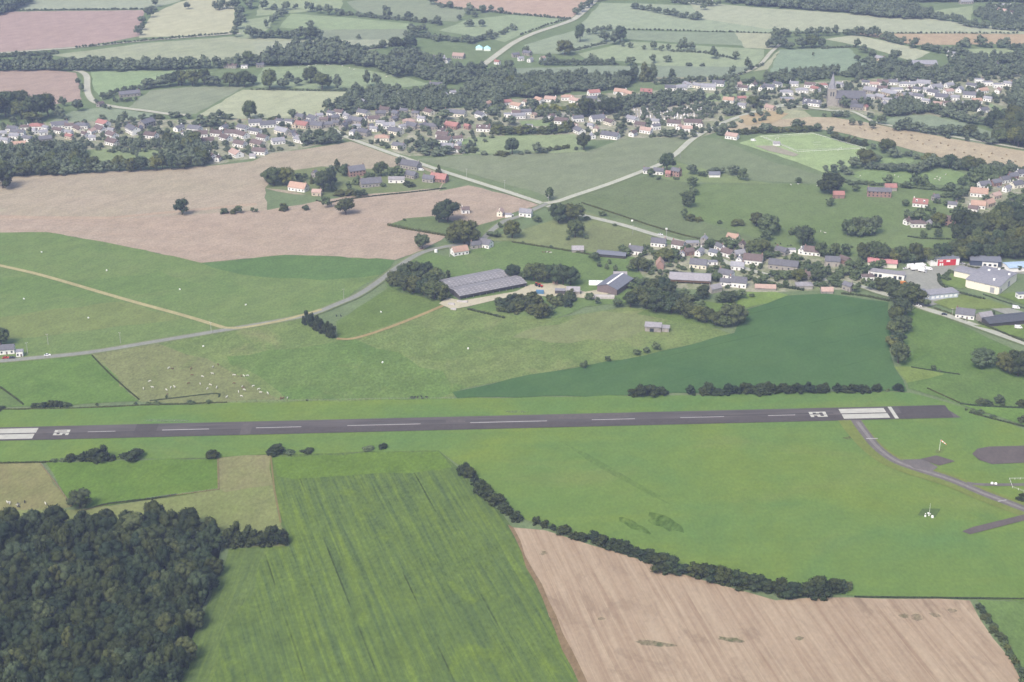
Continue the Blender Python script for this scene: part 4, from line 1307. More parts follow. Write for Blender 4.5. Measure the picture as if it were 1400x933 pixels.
houses('in the rows of houses right of the church', [
    (1149, 120, 10, 'PALE', 'W'), (1208, 118, 15, 'BROWN', 'W'), (1221, 117, 13, 'SLATE', 'W'), (1237, 119, 14, 'PALE', 'W', K(kind='hip')), (1207, 126, 14, 'BROWN', 'W'), (1226, 127, 18, 'PALE', 'W', K(kind='flat')), (1255, 127, 11, 'SLATE', 'W'),
    (1264, 119, 18, 'PALE', 'W', K(rot=-15)), (1281, 125, 18, 'PALE', 'W', K(rot=25)), (1278, 132, 16, 'SLATE', 'W'), (1257, 137, 14, 'SLATE', 'W'), (1289, 138, 18, 'SLATE', 'W'), (1298, 130, 13, 'PINK', 'W'), (1192, 129, 18, 'PALE', 'S'),
    (1220, 134, 24, 'PALE', 'B', K(dr=.5)), (1205, 138, 14, 'PALE', 'S'), (1241, 135, 14, 'PALE', 'B'), (1209, 147, 10, 'PALE', 'S', K(rot=60)), (1173, 152, 17, 'SLATE', 'S', K(rot=-20)), (1184, 152, 10, 'RED', 'B', K(rot=60)), (1269, 152, 13, 'PALE', 'W'),
    (1283, 147, 12, 'PINK', 'B', K(dr=.5)), (1196, 120, 12, 'PINK', 'W'), (1243, 127, 10, 'BROWN', 'W', K(rot=60))])
houses('at the far right end of the eastern village', [
    (1314, 128, 14, 'PALE', 'W', K(rot=60)), (1327, 135, 17, 'SLATE', 'W'), (1330, 122, 13, 'SLATE', 'W', K(rot=-40)), (1339, 114, 11, 'PALE', 'W', K(kind='flat', st=1.6)), (1351, 118, 12, 'PALE', 'W', K(kind='flat', st=1.6)), (1365, 121, 12, 'PALE', 'W', K(kind='flat', st=1.6)),
    (1345, 129, 14, 'ORANGE', 'W'), (1366, 129, 12, 'PINK', 'W', K(rot=60)), (1336, 143, 14, 'ORANGE', 'W'), (1393, 127, 11, 'PALE', 'W'), (1346, 156, 14, 'SLATE', 'W', K(rot=30)), (1416, 130, 13, 'SLATE', 'W')])
houses('among the trees at the upper right', [
    (1264, 92, 35, 'PALE', 'S', K(name='hall', dr=.5, chim=0, cat='hall', pitch=22)), (1205, 85, 14, 'PALE', 'B'), (1361, 92, 9, 'SLATE', 'W'), (1381, 96, 9, 'BROWN', 'W'), (1302, 78, 11, 'PALE', 'W'), (1329, 91, 7, 'PALE', 'W')])
houses('in the far hamlet at the top right corner', [
    (1377, 13, 14, 'PALE', 'W'), (1322, 6, 18, 'PALE', 'S', K(dr=.4)), (1372, 19, 12, 'PINK', 'W'), (1384, 22, 11, 'BROWN', 'W', K(rot=60)), (1396, 27, 10, 'PALE', 'W'), (1366, 12, 9, 'SLATE', 'W'), (1204, 3, 6, 'RED', 'W')])
houses('on the far hillside at the top', [(926, 4, 9, 'RED', 'W'), (970, 4, 9, 'SLATE', 'W')])
houses('in the far valley hamlet', [
    (600, 84, 16, 'PALE', 'S'), (627, 81, 16, 'PINK', 'S'), (612, 87, 9, 'SLATE', 'W', K(rot=60)), (680, 89, 8, 'RED', 'W'), (705, 79, 10, 'SLATE', 'S'), (721, 77, 12, 'SLATE', 'S'), (725, 86, 9, 'PALE', 'W', K(rot=60)), (742, 84, 9, 'PINK', 'W', K(rot=60)), (712, 84, 8, 'PALE', 'W')])
houses('by the bending road at the far left', [(175, 134, 28, 'SLATE', 'S', K(dr=.35)), (136, 147, 10, 'BROWN', 'S', K(rot=60, chim=0))])
houses('among the trees above the pale green field', [(315, 94, 18, 'BROWN', 'S'), (334, 94, 9, 'PALE', 'W', K(kind='flat', chim=0)), (355, 93, 10, 'SLATE', 'S')])
houses('in the walled farm between the bare fields', [
    (407, 264, 26, 'ORANGE', 'W', K(rot=-5)), (433, 269, 13, 'PINK', 'B', K(rot=10)), (486, 243, 23, 'SLATE', 'K', K(st=2, chim=2)), (506, 258, 29, 'SLATE', 'S', K(rot=8, st=1.4)), (561, 234, 27, 'SLATE', 'S', K(rot=8, st=1.4, chim=2)),
    (542, 251, 22, 'ZINC', 'W', K(name='shed', chim=0, wins=3, dr=.3, cat='shed')), (562, 246, 17, 'SLATE', 'S', K(rot=10)), (586, 251, 16, 'SLATE', 'S', K(rot=-20)), (600, 251, 23, 'RED', 'K', K(rot=-20)), (430, 244, 7, 'SLATE', 'S', K(rot=60, st=1.5))])
houses('near the road junction', [
    (636, 293, 11, 'BROWN', 'W'), (684, 297, 13, 'PINK', 'C', K(rot=80, st=1.3)), (719, 298, 17, 'PALE', 'W', K(rot=-15)), (695, 298, 9, 'ZINC', 'W', K(name='shed', chim=0, wins=0, st=.8, kind='flat', cat='shed'))])
houses('beside the lane left of the long barns', [(628, 351, 22, 'ORANGE', 'W', K(rot=25, chim=0)), (662, 341, 22, 'SLATE', 'W', K(rot=-30)), (650, 341, 14, 'SLATE', 'S', K(rot=15))])
houses('in the left half of the hamlet', [
    (901, 339, 20, 'SLATE', 'W', K(rot=-15)), (870, 350, 20, 'SLATE', 'W', K(rot=-20)), (928, 342, 17, 'BROWN', 'W', K(rot=10)), (932, 354, 8, 'PALE', 'W', K(rot=85)), (963, 337, 11, 'PALE', 'S', K(rot=70, st=2)),
    (942, 351, 14, 'BROWN', 'K'), (957, 352, 14, 'PALE', 'W', K(rot=60)), (956, 369, 23, 'SLATE', 'C', K(rot=-8)), (903, 369, 17, 'ORANGE', 'K', K(rot=85, chim=0, pitch=52, name='barn', wins=0)), (974, 363, 14, 'PALE', 'W', K(kind='flat', st=.8, chim=0)),
    (947, 338, 18, 'PALE', 'S', K(kind='flat', st=1, chim=0))])
houses('in the right half of the hamlet', [
    (985, 345, 14, 'SLATE', 'W', K(rot=-60)), (977, 353, 13, 'BLUE', 'W'), (996, 354, 18, 'BROWN', 'W'), (1011, 354, 16, 'PALE', 'S'), (1003, 332, 16, 'ORANGE', 'C', K(rot=-30)), (1015, 343, 10, 'BROWN', 'S', K(rot=70, st=1.6)),
    (994, 383, 20, 'SLATE', 'W', K(rot=-30)), (1009, 371, 18, 'PALE', 'W', K(rot=-15)), (993, 393, 15, 'SLATE', 'W'), (1010, 395, 24, 'SLATE', 'W', K(rot=-15, st=1.5)), (1031, 364, 26, 'BROWN', 'W', K(rot=-8, st=1.4)), (1011, 362, 7, 'PALE', 'W', K(rot=70))])
houses('at the foot of the hamlet beside the dense trees', [(978, 402, 17, 'ZINC', 'S', K(name='barn', rot=30, chim=0, wins=0)), (1047, 398, 28, 'PINK', 'S', K(name='shed', chim=0, wins=0, st=.6, dr=.2, rot=-6))])
houses('between the hamlet and the industrial estate', [
    (1073, 372, 40, 'SLATE', 'S', K(rot=-18, st=1.4, dr=.35, chim=0, wins=5)), (1112, 351, 22, 'BROWN', 'W', K(rot=-15)), (1098, 349, 12, 'PALE', 'W', K(rot=60)), (1070, 351, 17, 'SLATE', 'S'), (1082, 348, 12, 'PALE', 'W', K(kind='flat', chim=0)), (1139, 365, 20, 'SLATE', 'S', K(st=1.5, chim=0, wins=2)),
    (1156, 363, 15, 'BROWN', 'K', K(chim=0)), (1100, 396, 22, 'ZINC', 'S', K(name='shed', kind='hip', chim=0, wins=0, st=.9)), (1131, 402, 16, 'PINK', 'S', K(name='shed', chim=0, wins=0, st=.7)), (1106, 384, 11, 'BROWN', 'S'), (1161, 400, 14, 'SLATE', 'S', K(rot=-50, st=1.6)), (1187, 385, 16, 'BROWN', 'W', K(kind='hip'))])
houses('on the meadow below the bright paddock', [(1203, 271, 32, 'SLATE', 'K', K(st=2, dr=.3, wins=6, chim=2)), (1218, 262, 16, 'RED', 'S', K(name='shed', chim=0, wins=0, cat='shed')), (1147, 272, 15, 'RED', 'K', K(name='barn', chim=0, wins=1))])
houses('in the gardens left of the eastern woodland', [
    (1260, 285, 20, 'RED', 'W', K(dormers=2)), (1280, 276, 9, 'SLATE', 'S'), (1303, 286, 12, 'SLATE', 'W'), (1301, 310, 15, 'BROWN', 'K', K(st=2, dormers=3)), (1256, 312, 20, 'BROWN', 'W', K(kind='hip')), (1241, 309, 8, 'BROWN', 'W', K(rot=30)), (1271, 312, 8, 'PALE', 'S', K(rot=60, chim=0))])
houses('in the eastern housing estate', [
    (1341, 271, 23, 'ORANGE', 'W', K(rot=-10)), (1363, 274, 14, 'PINK', 'B', K(rot=30)), (1354, 285, 17, 'ORANGE', 'B', K(rot=40)), (1339, 287, 19, 'ORANGE', 'W', K(rot=-15)), (1332, 292, 13, 'BROWN', 'W', K(rot=-30)), (1347, 259, 17, 'SLATE', 'W', K(rot=20)),
    (1363, 256, 15, 'SLATE', 'K', K(rot=25)), (1375, 252, 15, 'SLATE', 'W', K(rot=25)), (1386, 247, 15, 'SLATE', 'K', K(rot=25)), (1398, 243, 16, 'SLATE', 'W', K(rot=25)), (1392, 259, 17, 'SLATE', 'C', K(rot=25)), (1410, 238, 15, 'SLATE', 'K', K(rot=25)), (1378, 264, 12, 'PALE', 'W', K(rot=40))])
houses('on the industrial estate', [
    (1322, 438, 25, 'SLATE', 'W', K(rot=-18)), (1348, 441, 20, 'ZINC', 'S', K(name='shed', chim=0, wins=0, rot=20, cat='shed')), (1397, 410, 12, 'BLUE', 'W', K(chim=0, rot=10, kind='flat'))])
houses('beside the lane at the left edge', [(8, 486, 20, 'SLATE', 'W', K(rot=10)), (26, 489, 9, 'PALE', 'W', K(rot=10, chim=0, kind='flat')), (-16, 488, 20, 'SLATE', 'W', K(rot=10))])
houses('around the farmyard', [(784, 404, 18, 'ZINC', 'S', K(name='shed', chim=0, wins=0, rot=-5, st=.9, cat='shed')), (766, 403, 14, 'PALE', 'D', K(name='shed', chim=0, wins=0, rot=-5, st=.8, kind='flat', cat='shed')), (759, 389, 7, 'BROWN', 'K', K(name='hut', chim=0, wins=0, st=.8, kind='flat')), (848, 384, 18, 'ZINC', 'S', K(name='shed', chim=0, wins=0, st=1.2, cat='shed')), (790, 346, 16, 'ZINC', 'S', K(name='shed', chim=0, wins=0, st=.8, cat='shed'))])

houses('in the packed middle of the western village street', [
    (452, 160, 11, 'SLATE', 'W'), (474, 164, 12, 'PALE', 'W'), (474, 172, 11, 'SLATE', 'S', K(rot=50)), (487, 178, 11, 'PALE', 'W'), (500, 167, 10, 'SLATE', 'W', K(rot=60)), (511, 181, 11, 'PALE', 'W'), (552, 156, 11, 'SLATE', 'S'), (576, 167, 11, 'PALE', 'W'), (436, 163, 10, 'PALE', 'W'), (395, 171, 11, 'SLATE', 'W'), (382, 170, 10, 'SLATE', 'W')])
houses('in the white rows behind the shops right of the church', [
    (1190, 137, 12, 'PALE', 'W'), (1214, 142, 12, 'PALE', 'W'), (1229, 140, 11, 'SLATE', 'W'), (1248, 119, 11, 'PALE', 'W'), (1268, 127, 11, 'PALE', 'W'), (1267, 143, 11, 'PALE', 'W'), (1299, 121, 12, 'PALE', 'W'), (1306, 138, 12, 'PALE', 'W'), (1296, 146, 11, 'BROWN', 'W'), (1314, 147, 12, 'PALE', 'W'), (1352, 140, 11, 'PALE', 'W'), (1379, 119, 11, 'PALE', 'W'), (1184, 117, 10, 'SLATE', 'W')])
houses('in the lane rows at the far left of the western village', [
    (58, 186, 11, 'PALE', 'W'), (93, 186, 11, 'PALE', 'W'), (115, 189, 11, 'BROWN', 'W'), (33, 179, 11, 'BROWN', 'W'), (62, 180, 11, 'PALE', 'W'), (94, 177, 12, 'BROWN', 'W'), (-8, 192, 14, 'SLATE', 'W'), (151, 183, 10, 'PALE', 'W')])


# --- single buildings with a shape of their own
def placed(name, u, v, rot, label, cat, r=10):
    x, y = ground(u, v)
    o = empty(name, (x, y, zat(x, y)), math.radians(rot))
    tag(o, label, cat)
    BLOCKS.append((x, y, r))
    return o


def church():
    o = placed('church', 1157, 145, -3, 'grey stone church with slate nave and pointed spire at the village top', 'church', 26)
    # tower on the left, nave to the right
    MB().box((-15.5, 2, 8.5), (8.2, 8.2, 18)).box((-15.5, 2, 17.8), (8.8, 8.8, 0.6)).build('tower', STONE, o)
    sp = MB()
    oct_ = [(-15.5 + 4.1 * math.cos(a), 2 + 4.1 * math.sin(a)) for a in [math.pi / 8 + k * math.pi / 4 for k in range(8)]]
    sp.extrude_z(oct_, 18.1, 33.5, top=0.03, c=(-15.5, 2))
    for dx in (-1, 1):
        for dy in (-1, 1):
            q = [(-15.5 + dx * 3.0 + a, 2 + dy * 3.0 + b) for a, b in ((-.5, -.5), (.5, -.5), (.5, .5), (-.5, .5))]
            sp.extrude_z(q, 18.12, 22.5, top=0.05, c=(-15.5 + dx * 3.0, 2 + dy * 3.0))
    spire = sp.build('spire', PALESLATE, o)
    MB().box((-15.5, 2, 34.4), (0.12, 0.12, 2.0)).box((-15.5, 2, 34.7), (0.9, 0.12, 0.12)).build('cross', GREYM, spire)
    for z in (12.5,):
        for dx in (-1.3, 1.3):
            MB().box((-15.5 + dx, -2.15, z), (1.1, 0.12, 4.4)).build('louvre', GLASS, o)
    mb, rh = gable_walls(30, 10, 9, math.radians(52))
    mb.v = [(x + 3.2, y + 2, z) for x, y, z in mb.v]
    mb.build('nave', STONE, o)
    rf = gable_roof(30, 10, 9, math.radians(52))
    rf.v = [(x + 3.2, y + 2, z) for x, y, z in rf.v]
    rf.build('roof', SLATE, o)
    ai = MB()
    ai.extrude_x([(-6.6, -0.6), (-3.02, -0.6), (-3.02, 6.5), (-6.6, 4.6)], -9.5, 15.5)
    ai.build('aisle', STONE, o)
    MB().extrude_x([(-6.9, 4.5), (-3.02, 6.6), (-3.02, 6.9), (-6.9, 4.8)], -9.8, 15.8).build('aisle_roof', SLATE, o)
    for k in range(6):
        x = -7.6 + k * 4.2
        MB().extrude_z([(x - .5, -6.7), (x + .5, -6.7), (x + .5, -6.58), (x - .5, -6.58)], 1.4, 3.9).build('window', GLASS, o)
        MB().extrude_z([(x - .45, -3.08), (x + .45, -3.08), (x + .45, -2.97), (x - .45, -2.97)], 7.0, 8.7).build('window', GLASS, o)
        MB().box((x + 2.1, -7.1, 2.0), (0.7, 1.0, 4.6), taper=0.8).build('buttress', STONE, o)
    ap = MB().extrude_z([(18.3 + 4.4 * math.cos(a), 2 + 4.4 * math.sin(a)) for a in [-math.pi / 2 + k * math.pi / 5 for k in range(6)]], -0.6, 8)
    ap.build('apse', STONE, o)
    MB().extrude_z([(18.3 + 4.8 * math.cos(a), 2 + 4.8 * math.sin(a)) for a in [-math.pi / 2 + k * math.pi / 5 for k in range(6)]], 8.03, 12.5, top=0.05, c=(18.4, 2)).build('apse_roof', PALESLATE, o)

    o.scale = (1.12, 1.12, 1.1)


church()
BARNROOF = slatted('barn_sheet', (0.20, 0.195, 0.20), (0.33, 0.33, 0.33), (3.4, 2.6), 0.95)


def barn(name, u, v, rot, L, W, e, pitch, label, roofm, wallm, openfront=False, strip=None, cat='barn', endcol=None):
    """a portal-frame farm building; (u, v) is the middle of its near long side"""
    rz = math.radians(rot)
    x, y = ground(u, v)
    x += -math.sin(rz) * W / 2
    y += math.cos(rz) * W / 2
    o = empty(name, (x, y, zat(x, y)), rz)
    tag(o, label, cat)
    BLOCKS.append((x, y, max(L, W) * 0.5))
    p = math.radians(pitch)
    if openfront:
        wl = MB()
        wl.box((0, W / 2 - 0.15, e / 2 - 0.3), (L, 0.3, e + 0.6))
        rh = W / 2 * math.tan(p)
        for sx in (-1, 1):
            wl.extrude_x([(-W / 2, -0.6), (W / 2 - 0.31, -0.6), (W / 2 - 0.31, e), (0, e + rh), (-W / 2, e)], sx * L / 2 - 0.15, sx * L / 2 + 0.15)
        wl.build('wall', wallm, o)
        n = max(3, int(L / 5.5))
        for i in range(n + 1):
            MB().box((-L / 2 + 0.5 + (L - 1) * i / n, -W / 2 + 0.3, e / 2 - 0.2), (0.35, 0.35, e)).build('post', GREYM, o)
        MB().box((0, -W / 2 + 0.15, e - 1.05), (L - 0.6, 0.2, 2.0)).build('fascia', wallm, o)
    else:
        mb, rh = gable_walls(L, W, e, p)
        mb.build('wall', wallm, o)
    rf = gable_roof(L, W, e, p, over=0.8, th=0.25, end=0.5).build('roof', roofm, o)
    if strip:
        MB().box((0, 0, e + rh + 0.32), (L * 0.98, 1.6, 0.25)).build('ridge_light', strip, rf)
    return o


s0 = scale(400)
ang = math.degrees(math.atan2(ground(720, 392.6)[1] - ground(629, 410.6)[1], ground(720, 392.6)[0] - ground(629, 410.6)[0]))
gx0, gx1 = Vector(ground(629, 410.6)), Vector(ground(720, 392.6))
LB = (gx1 - gx0).length
barn('barn', 674.5, 401.6, ang, LB, 18, 3.4, 10, 'long front cattle barn with pale roof lights and dark open side', BARNROOF, DARKWALL, True)
q = (gx0 + gx1) / 2 + Vector((-math.sin(math.radians(ang)), math.cos(math.radians(ang)))) * 19.5


def to_px(x, y):
    dep = y * CP + HC * SP
    return x / dep * F + PW / 2, PH / 2 - F * (y * SP - HC * CP) / dep


qu, qv = to_px(q.x - 3, q.y)
barn('barn', qu, qv, ang, LB * 0.92, 17, 3.2, 10, 'rear cattle barn with pale roof lights behind the long front barn', BARNROOF, DARKWALL, True)
barn('barn', 854, 397, 60, 28, 17, 5.0, 17, 'dark barn with blue sheet roof and white ridge strip', BLUEROOF, plain('brown_cladding', (0.15, 0.12, 0.12)), strip=PAINT)
barn('barn', 943, 389, -8, 32, 16, 3.6, 17, 'open fronted hay barn with grey roof in the hamlet', ZINC, WOOD, True)
barn('barn', 835, 353, -14, 24, 9, 2.6, 12, 'long low dark shed with panels left of the hamlet', BLUEROOF, DARKWALL, cat='shed')
barn('barn', 1382, 445, 14, 36, 13, 3.2, 10, 'long dark shed in the lower corner of the industrial estate', plain('black_sheet', (0.075, 0.08, 0.09)), DARKWALL, cat='shed')
barn('hall', 1206, 366, -12, 23, 11, 4.0, 9, 'cream hall with bright red roof on the industrial estate', plain('bright_red_sheet', (0.48, 0.22, 0.22), var=.12), CREAM, cat='hall')
barn('hall', 1347, 365, -10, 24, 14, 4.5, 10, 'dark blue hall with white front on the industrial estate', BLUEROOF, NAVY, cat='hall')
barn('hall', 1400, 372, 8, 26, 12, 3.6, 6, 'pale hall with light blue roof at the right edge', plain('light_blue_sheet', (0.32, 0.42, 0.52)), WHITE, cat='hall')


def red_hall():
    o = placed('hall', 1288, 360, 6, 'white hall with a broad bright red front on the industrial estate', 'hall', 15)
    w, d, e = 24.0, 12.0, 6.0
    mb, rh = gable_walls(w, d, e, math.radians(9))
    mb.build('wall', WHITE, o)
    gable_roof(w, d, e, math.radians(9), over=.4, th=.2).build('roof', BLUEROOF, o)
    MB().box((1.4, -d / 2 - 0.08, 2.75), (15.2, 0.12, 5.2)).build('red_cladding', REDPAINT, o)
    MB().box((-3.6, -d / 2 - 0.2, 4.3), (3.0, 0.12, 0.9)).box((2.4, -d / 2 - 0.2, 4.0), (3.2, 0.12, 1.6)).build('sign', PAINT, o)
    for x in (-4.0, -2.2):
        MB().box((x, -d / 2 - 0.2, 1.3), (1.3, 0.12, 2.2)).build('window', PAINT, o)
    MB().box((10.4, -d / 2 - 0.08, 2.0), (2.6, 0.12, 3.8)).build('door', PAINT, o)


red_hall()


def blue_front():
    o = placed('workshop', 1353, 366.5, -12, 'white workshop front standing against the dark blue hall', 'workshop', 10)
    MB().box((0, 2.5, 1.8), (12, 5, 4.4)).build('wall', WHITE, o)
    MB().box((0, 2.5, 4.13), (12.4, 5.4, .25)).build('roof', BLUEROOF, o)
    for x in (-4, 0, 4):
        panel(WIN, 'window', o, (x, -.03, 1.8), (2.2, .1, 1.8))


blue_front()


def white_depot():
    o = placed('depot', 1211, 381, -20, 'long white depot with dark openings and flat grey roof', 'depot', 16)
    MB().box((0, 4, 1.9), (28, 8, 5)).build('wall', WHITE, o)
    MB().box((0, 4, 4.54), (28.6, 8.6, .28)).build('roof', ZINC, o)
    for x in (-11.5, -8, -4.5, 7, 11):
        MB().box((x, -.05, 1.7), (2.4, .14, 2.6)).build('opening', GLASS, o)


white_depot()


def warehouse():
    # the cream warehouse: near corner at (1365, 403)
    c = Vector(ground(1365, 403.5))
    a = Vector(ground(1319.5, 393))
    b = Vector(ground(1412, 393))
    d1 = (a - c)
    L1 = d1.length
    ang_ = math.atan2(-d1.y, -d1.x)
    L2 = 38.0
    o = empty('warehouse', (*a, zat(*a)), ang_)
    tag(o, 'big cream warehouse with wide grey roof on the industrial estate', 'warehouse')
    e = 6.0
    prof = [(0, -.6), (L2, -.6), (L2, e), (L2 * .5, e + 1.6), (0, e)]
    MB().extrude_x(prof, 0, L1).build('wall', CREAM, o)
    r = MB()
    r.extrude_x([(-.5, e + .03), (L2 * .5, e + 1.65), (L2 + .5, e + .03), (L2 + .5, e + .3), (L2 * .5, e + 1.95), (-.5, e + .3)], -.5, L1 + .5)
    rf = r.build('roof', PALESLATE, o)
    for p in ((L1 * .3, L2 * .7), (L1 * .7, L2 * .25), (L1 * .9, L2 * .72), (L1 * .5, L2 * .9)):
        MB().box((p[0], p[1], e + 1.7), (1.6, 1.6, 1.3)).build('vent', PAINT, rf)
    MB().box((L1 * .80, -.08, 2.2), (3.4, .14, 4.4)).build('roller_door', GREYM, o)
    MB().box((L1 + .08, L2 * .12, 1.6), (.14, 2.0, 3.2)).build('door', GREYM, o)
    MB().box((L1 + .08, L2 * .55, 2.2), (.14, 4.0, 4.4)).build('roller_door', GREYM, o)
    for k in range(6):
        MB().box((L1 * (k + .5) / 6, -.06, e - .6), (.25, .12, 1.0)).build('downpipe', GREYM, o)
    BLOCKS.append((a.x + 15, a.y + 15, 34))
    o2 = empty('warehouse', (*ground(1308, 380.5), zat(*ground(1308, 380.5))), ang_)
    tag(o2, 'lower cream wing with grey roof left behind the big warehouse', 'warehouse')
    MB().box((10, 8, 2.0), (26, 14, 5.2)).build('wall', CREAM, o2)
    MB().extrude_x([(.6, 4.63), (15.4, 4.63), (15.4, 4.9), (8, 6.0), (.6, 4.9)], -3.5, 23.5).build('roof', PALESLATE, o2)


warehouse()


def office():
    o = placed('office', 1284, 410, 14, 'low grey blue office with stepped flat roofs and white window bands', 'office', 20)
    MB().box((4, 5, 1.7), (24, 10, 4.6)).build('wall', plain('pale_blue_panel', (0.42, 0.46, 0.52)), o)
    MB().box((4, 5, 4.13), (25, 11, .3)).build('roof', PALESLATE, o)
    w2 = MB().box((-12, 8, 1.5), (12, 12, 4.2)).build('wing', plain('pale_blue_panel', (0.42, 0.46, 0.52)), o)
    MB().box((-12, 8, 3.75), (12.8, 12.8, .3)).build('wing_roof', BLUEROOF, o)
    for k in range(6):
        MB().box((-5.5 + k * 3.8, -.05, 1.9), (2.4, .12, 1.8)).build('window', PAINT, o)
    for k in range(3):
        MB().box((-15.5 + k * 3.6, 1.95, 1.8), (2.2, .12, 1.6)).build('window', PAINT, o)


office()


def tunnel(u, v, wpx, rot, label, mat, name='polytunnel', depth=7):
    s = scale(v)
    w = wpx / s
    o = placed(name, u, v, rot, label, name.replace('_', ' '), w * .5)
    prof = [(depth / 2 + depth / 2 * math.cos(a), 2.9 * math.sin(a) - .1) for a in [k * math.pi / 10 for k in range(11)]]
    MB().extrude_x(prof, -w / 2, w / 2).build('cover', mat, o)
    for k in range(int(w / 3) + 1):
        hoop = MB()
        x = -w / 2 + k * 3
        pts = [(x, depth / 2 + (depth / 2 + .06) * math.cos(a), 2.96 * math.sin(a) - .08) for a in [k2 * math.pi / 8 for k2 in range(9)]]
        for p_, q_ in zip(pts, pts[1:]):
            hoop.tube(p_, q_, .07, n=5)
        hoop.build('hoop', GREYM, o)
    MB().box((w / 2 + .03, depth / 2, 1.0), (.08, 2.0, 2.0)).build('door', GREYM, o)


tunnel(816, 391, 22, -3, 'white polytunnel beside the blue roofed barn', CANVAS)
tunnel(826, 409.5, 28, -2, 'low pale curved shelter in front of the blue roofed barn', CONC, 'shelter', 4)


def old_shed():
    o = placed('hut', 895, 455, -10, 'ramshackle grey hut alone in the pasture', 'hut', 8)
    o.scale = (1.45, 1.4, 1.35)
    MB().box((-1, 2.5, 1.2), (8, 4.5, 3.2)).build('wall', plain('weathered_boards', (0.24, 0.22, 0.20), var=.3), o)
    MB().extrude_x([(-.2, 2.9), (5.2, 3.6), (5.2, 3.75), (-.2, 3.05)], -5.3, 3.3).build('roof', ZINC, o)
    MB().box((5.2, 2.8, .9), (3.6, 3.4, 2.6)).build('lean_to', plain('weathered_boards', (0.24, 0.22, 0.20), var=.3), o)
    MB().extrude_x([(.8, 2.25), (4.8, 2.6), (4.8, 2.75), (.8, 2.4)], 3.35, 7.3).build('lean_to_roof', ZINC, o)
    MB().box((-1.5, .22, 1.0), (2.0, .12, 2.0)).build('opening', GLASS, o)


old_shed()


def tent(u, v, label):
    o = placed('marquee', u, v, 0, label, 'marquee', 6)
    b = [(-4.5, 0), (4.5, 0), (4.5, 9), (-4.5, 9)]
    MB().extrude_z(b, 0, 2.6).build('side_wall', CANVAS, o)
    MB().extrude_z([(x * 1.05, y * 1.02 - .1) for x, y in b], 2.62, 4.4, top=.55, c=(0, 4.5)).extrude_z([(x * .58, 4.5 + (y - 4.5) * .58) for x, y in b], 4.38, 6.4, top=.04, c=(0, 4.5)).build('canopy', CYAN, o)


tent(655, 69, 'left one of two pale cyan marquees in the far valley')
tent(666, 70, 'right one of two pale cyan marquees in the far valley')

# ------------------------------------------------------------------ trees and bushes, from far to near
FAR = dict(stuff=True)
grove([(0, 22), (42, 8), (44, -6), (-40, -6), (-40, 30)], 14, where='at the top left corner')
row([(16, 15), (110, 14), (198, 13)], 3, 1.0, 5, 'bush', **FAR)
row([(188, 49), (196, 36), (204, 24), (214, 10)], 13, 0.75, where='in the hedge between the pink and straw fields')
T(257, 13, 11, 11, desc='small lone tree', where='in the pale straw field at the top left')
row([(296, 14), (325, 12)], 14, 0.7, where='at the top beside the straw field')
row([(324, 51), (328, 34), (334, 18), (342, 4)], 15, 0.65, where='in the hedge right of the straw field')
T(342, 51, 14); T(352, 52, 14)
row([(105, 66), (190, 57), (262, 51), (320, 46)], 3.5, 1.1, 4, 'bush', **FAR)
row([(-10, 79), (60, 76), (75, 73)], 7, 0.6, 9, 'bush', where='beside the far lane at the left')
row([(-10, 98), (60, 97), (130, 98), (190, 97), (250, 96)], 15, 0.42, 15, hv=.2, **FAR)
row([(-10, 92), (70, 90), (130, 91), (190, 92), (240, 92)], 13, 0.45, 14, hv=.3, **FAR)
row([(230, 95), (270, 95), (310, 93), (350, 90)], 17, 0.5, hv=.3, where='in the tree belt left of the valley wood')
grove([(350, 92), (395, 76), (420, 70), (455, 72), (480, 76), (505, 86), (532, 98), (560, 106), (545, 110), (500, 92), (450, 89), (395, 91)], 18, .62, hv=.4, **FAR)
grove([(505, 90), (545, 78), (580, 78), (620, 92), (660, 97), (700, 98), (705, 118), (660, 124), (620, 120), (592, 113), (560, 106), (530, 98)], 14, .92, hv=.4, dens=.8, avoid=True, **FAR)
row([(495, 69), (522, 66)], 7, .7, 9, 'bush', where='in the far hedge above the valley wood')
T(525, 67, 13); T(541, 70, 20, 20); T(560, 68, 19, 20)
for u, v, h, w in ((362, 14, 14, 14), (375, 14, 9, 12), (390, 14, 11, 12), (404, 13, 8, 8), (424, 17, 15, 15), (438, 19, 13, 13), (450, 21, 15, 15), (464, 22, 11, 13)):
    T(u, v, h, w, where='in the tree row at the top left of centre')
row([(470, 20), (520, 26), (560, 29), (600, 34)], 7, .7, 9, 'bush', where='in the far hedge at the top')
T(530, 26, 19, 13); T(560, 28, 12, 16); T(505, 24, 8, 10); T(598, 36, 15, 11)
row([(346, 53), (378, 53), (410, 55), (436, 55)], 15, .8, where='in the tree row below the bright far strip')
T(424, 39, 11, 15); T(425, 55, 19, 22)
row([(366, 40), (378, 26), (390, 15)], 11, .7, where='in the slanting hedge at the top left of centre')
T(490, 54, 8, 7)
T(562, 45, 13, 15); T(576, 46, 14, 18)
row([(557, 50), (600, 55), (640, 59), (672, 54), (700, 42)], 8, .7, 11, where='in the hedge left of the far road')
T(598, 57, 11, 14); T(643, 60, 13, 15); T(668, 52, 12, 12)
for u, v, h in ((592, 7, 14), (604, 11, 8), (617, 12, 11), (643, 20, 16), (658, 18, 12), (672, 16, 9), (685, 19, 9), (627, 28, 8), (641, 37, 12), (660, 37, 11), (648, 24, 10)):
    T(u, v, h, h * 1.1, where='along the edge of the pink field at the top')
row([(600, 8), (628, 13), (700, 20), (780, 27)], 4, .9, 5, 'bush', **FAR)
row([(788, 21), (800, 13), (812, 3), (850, -2)], 13, .6, where='on the crest beside the far road')
row([(712, 48), (745, 36), (775, 27)], 3, .9, 4, 'bush', **FAR)
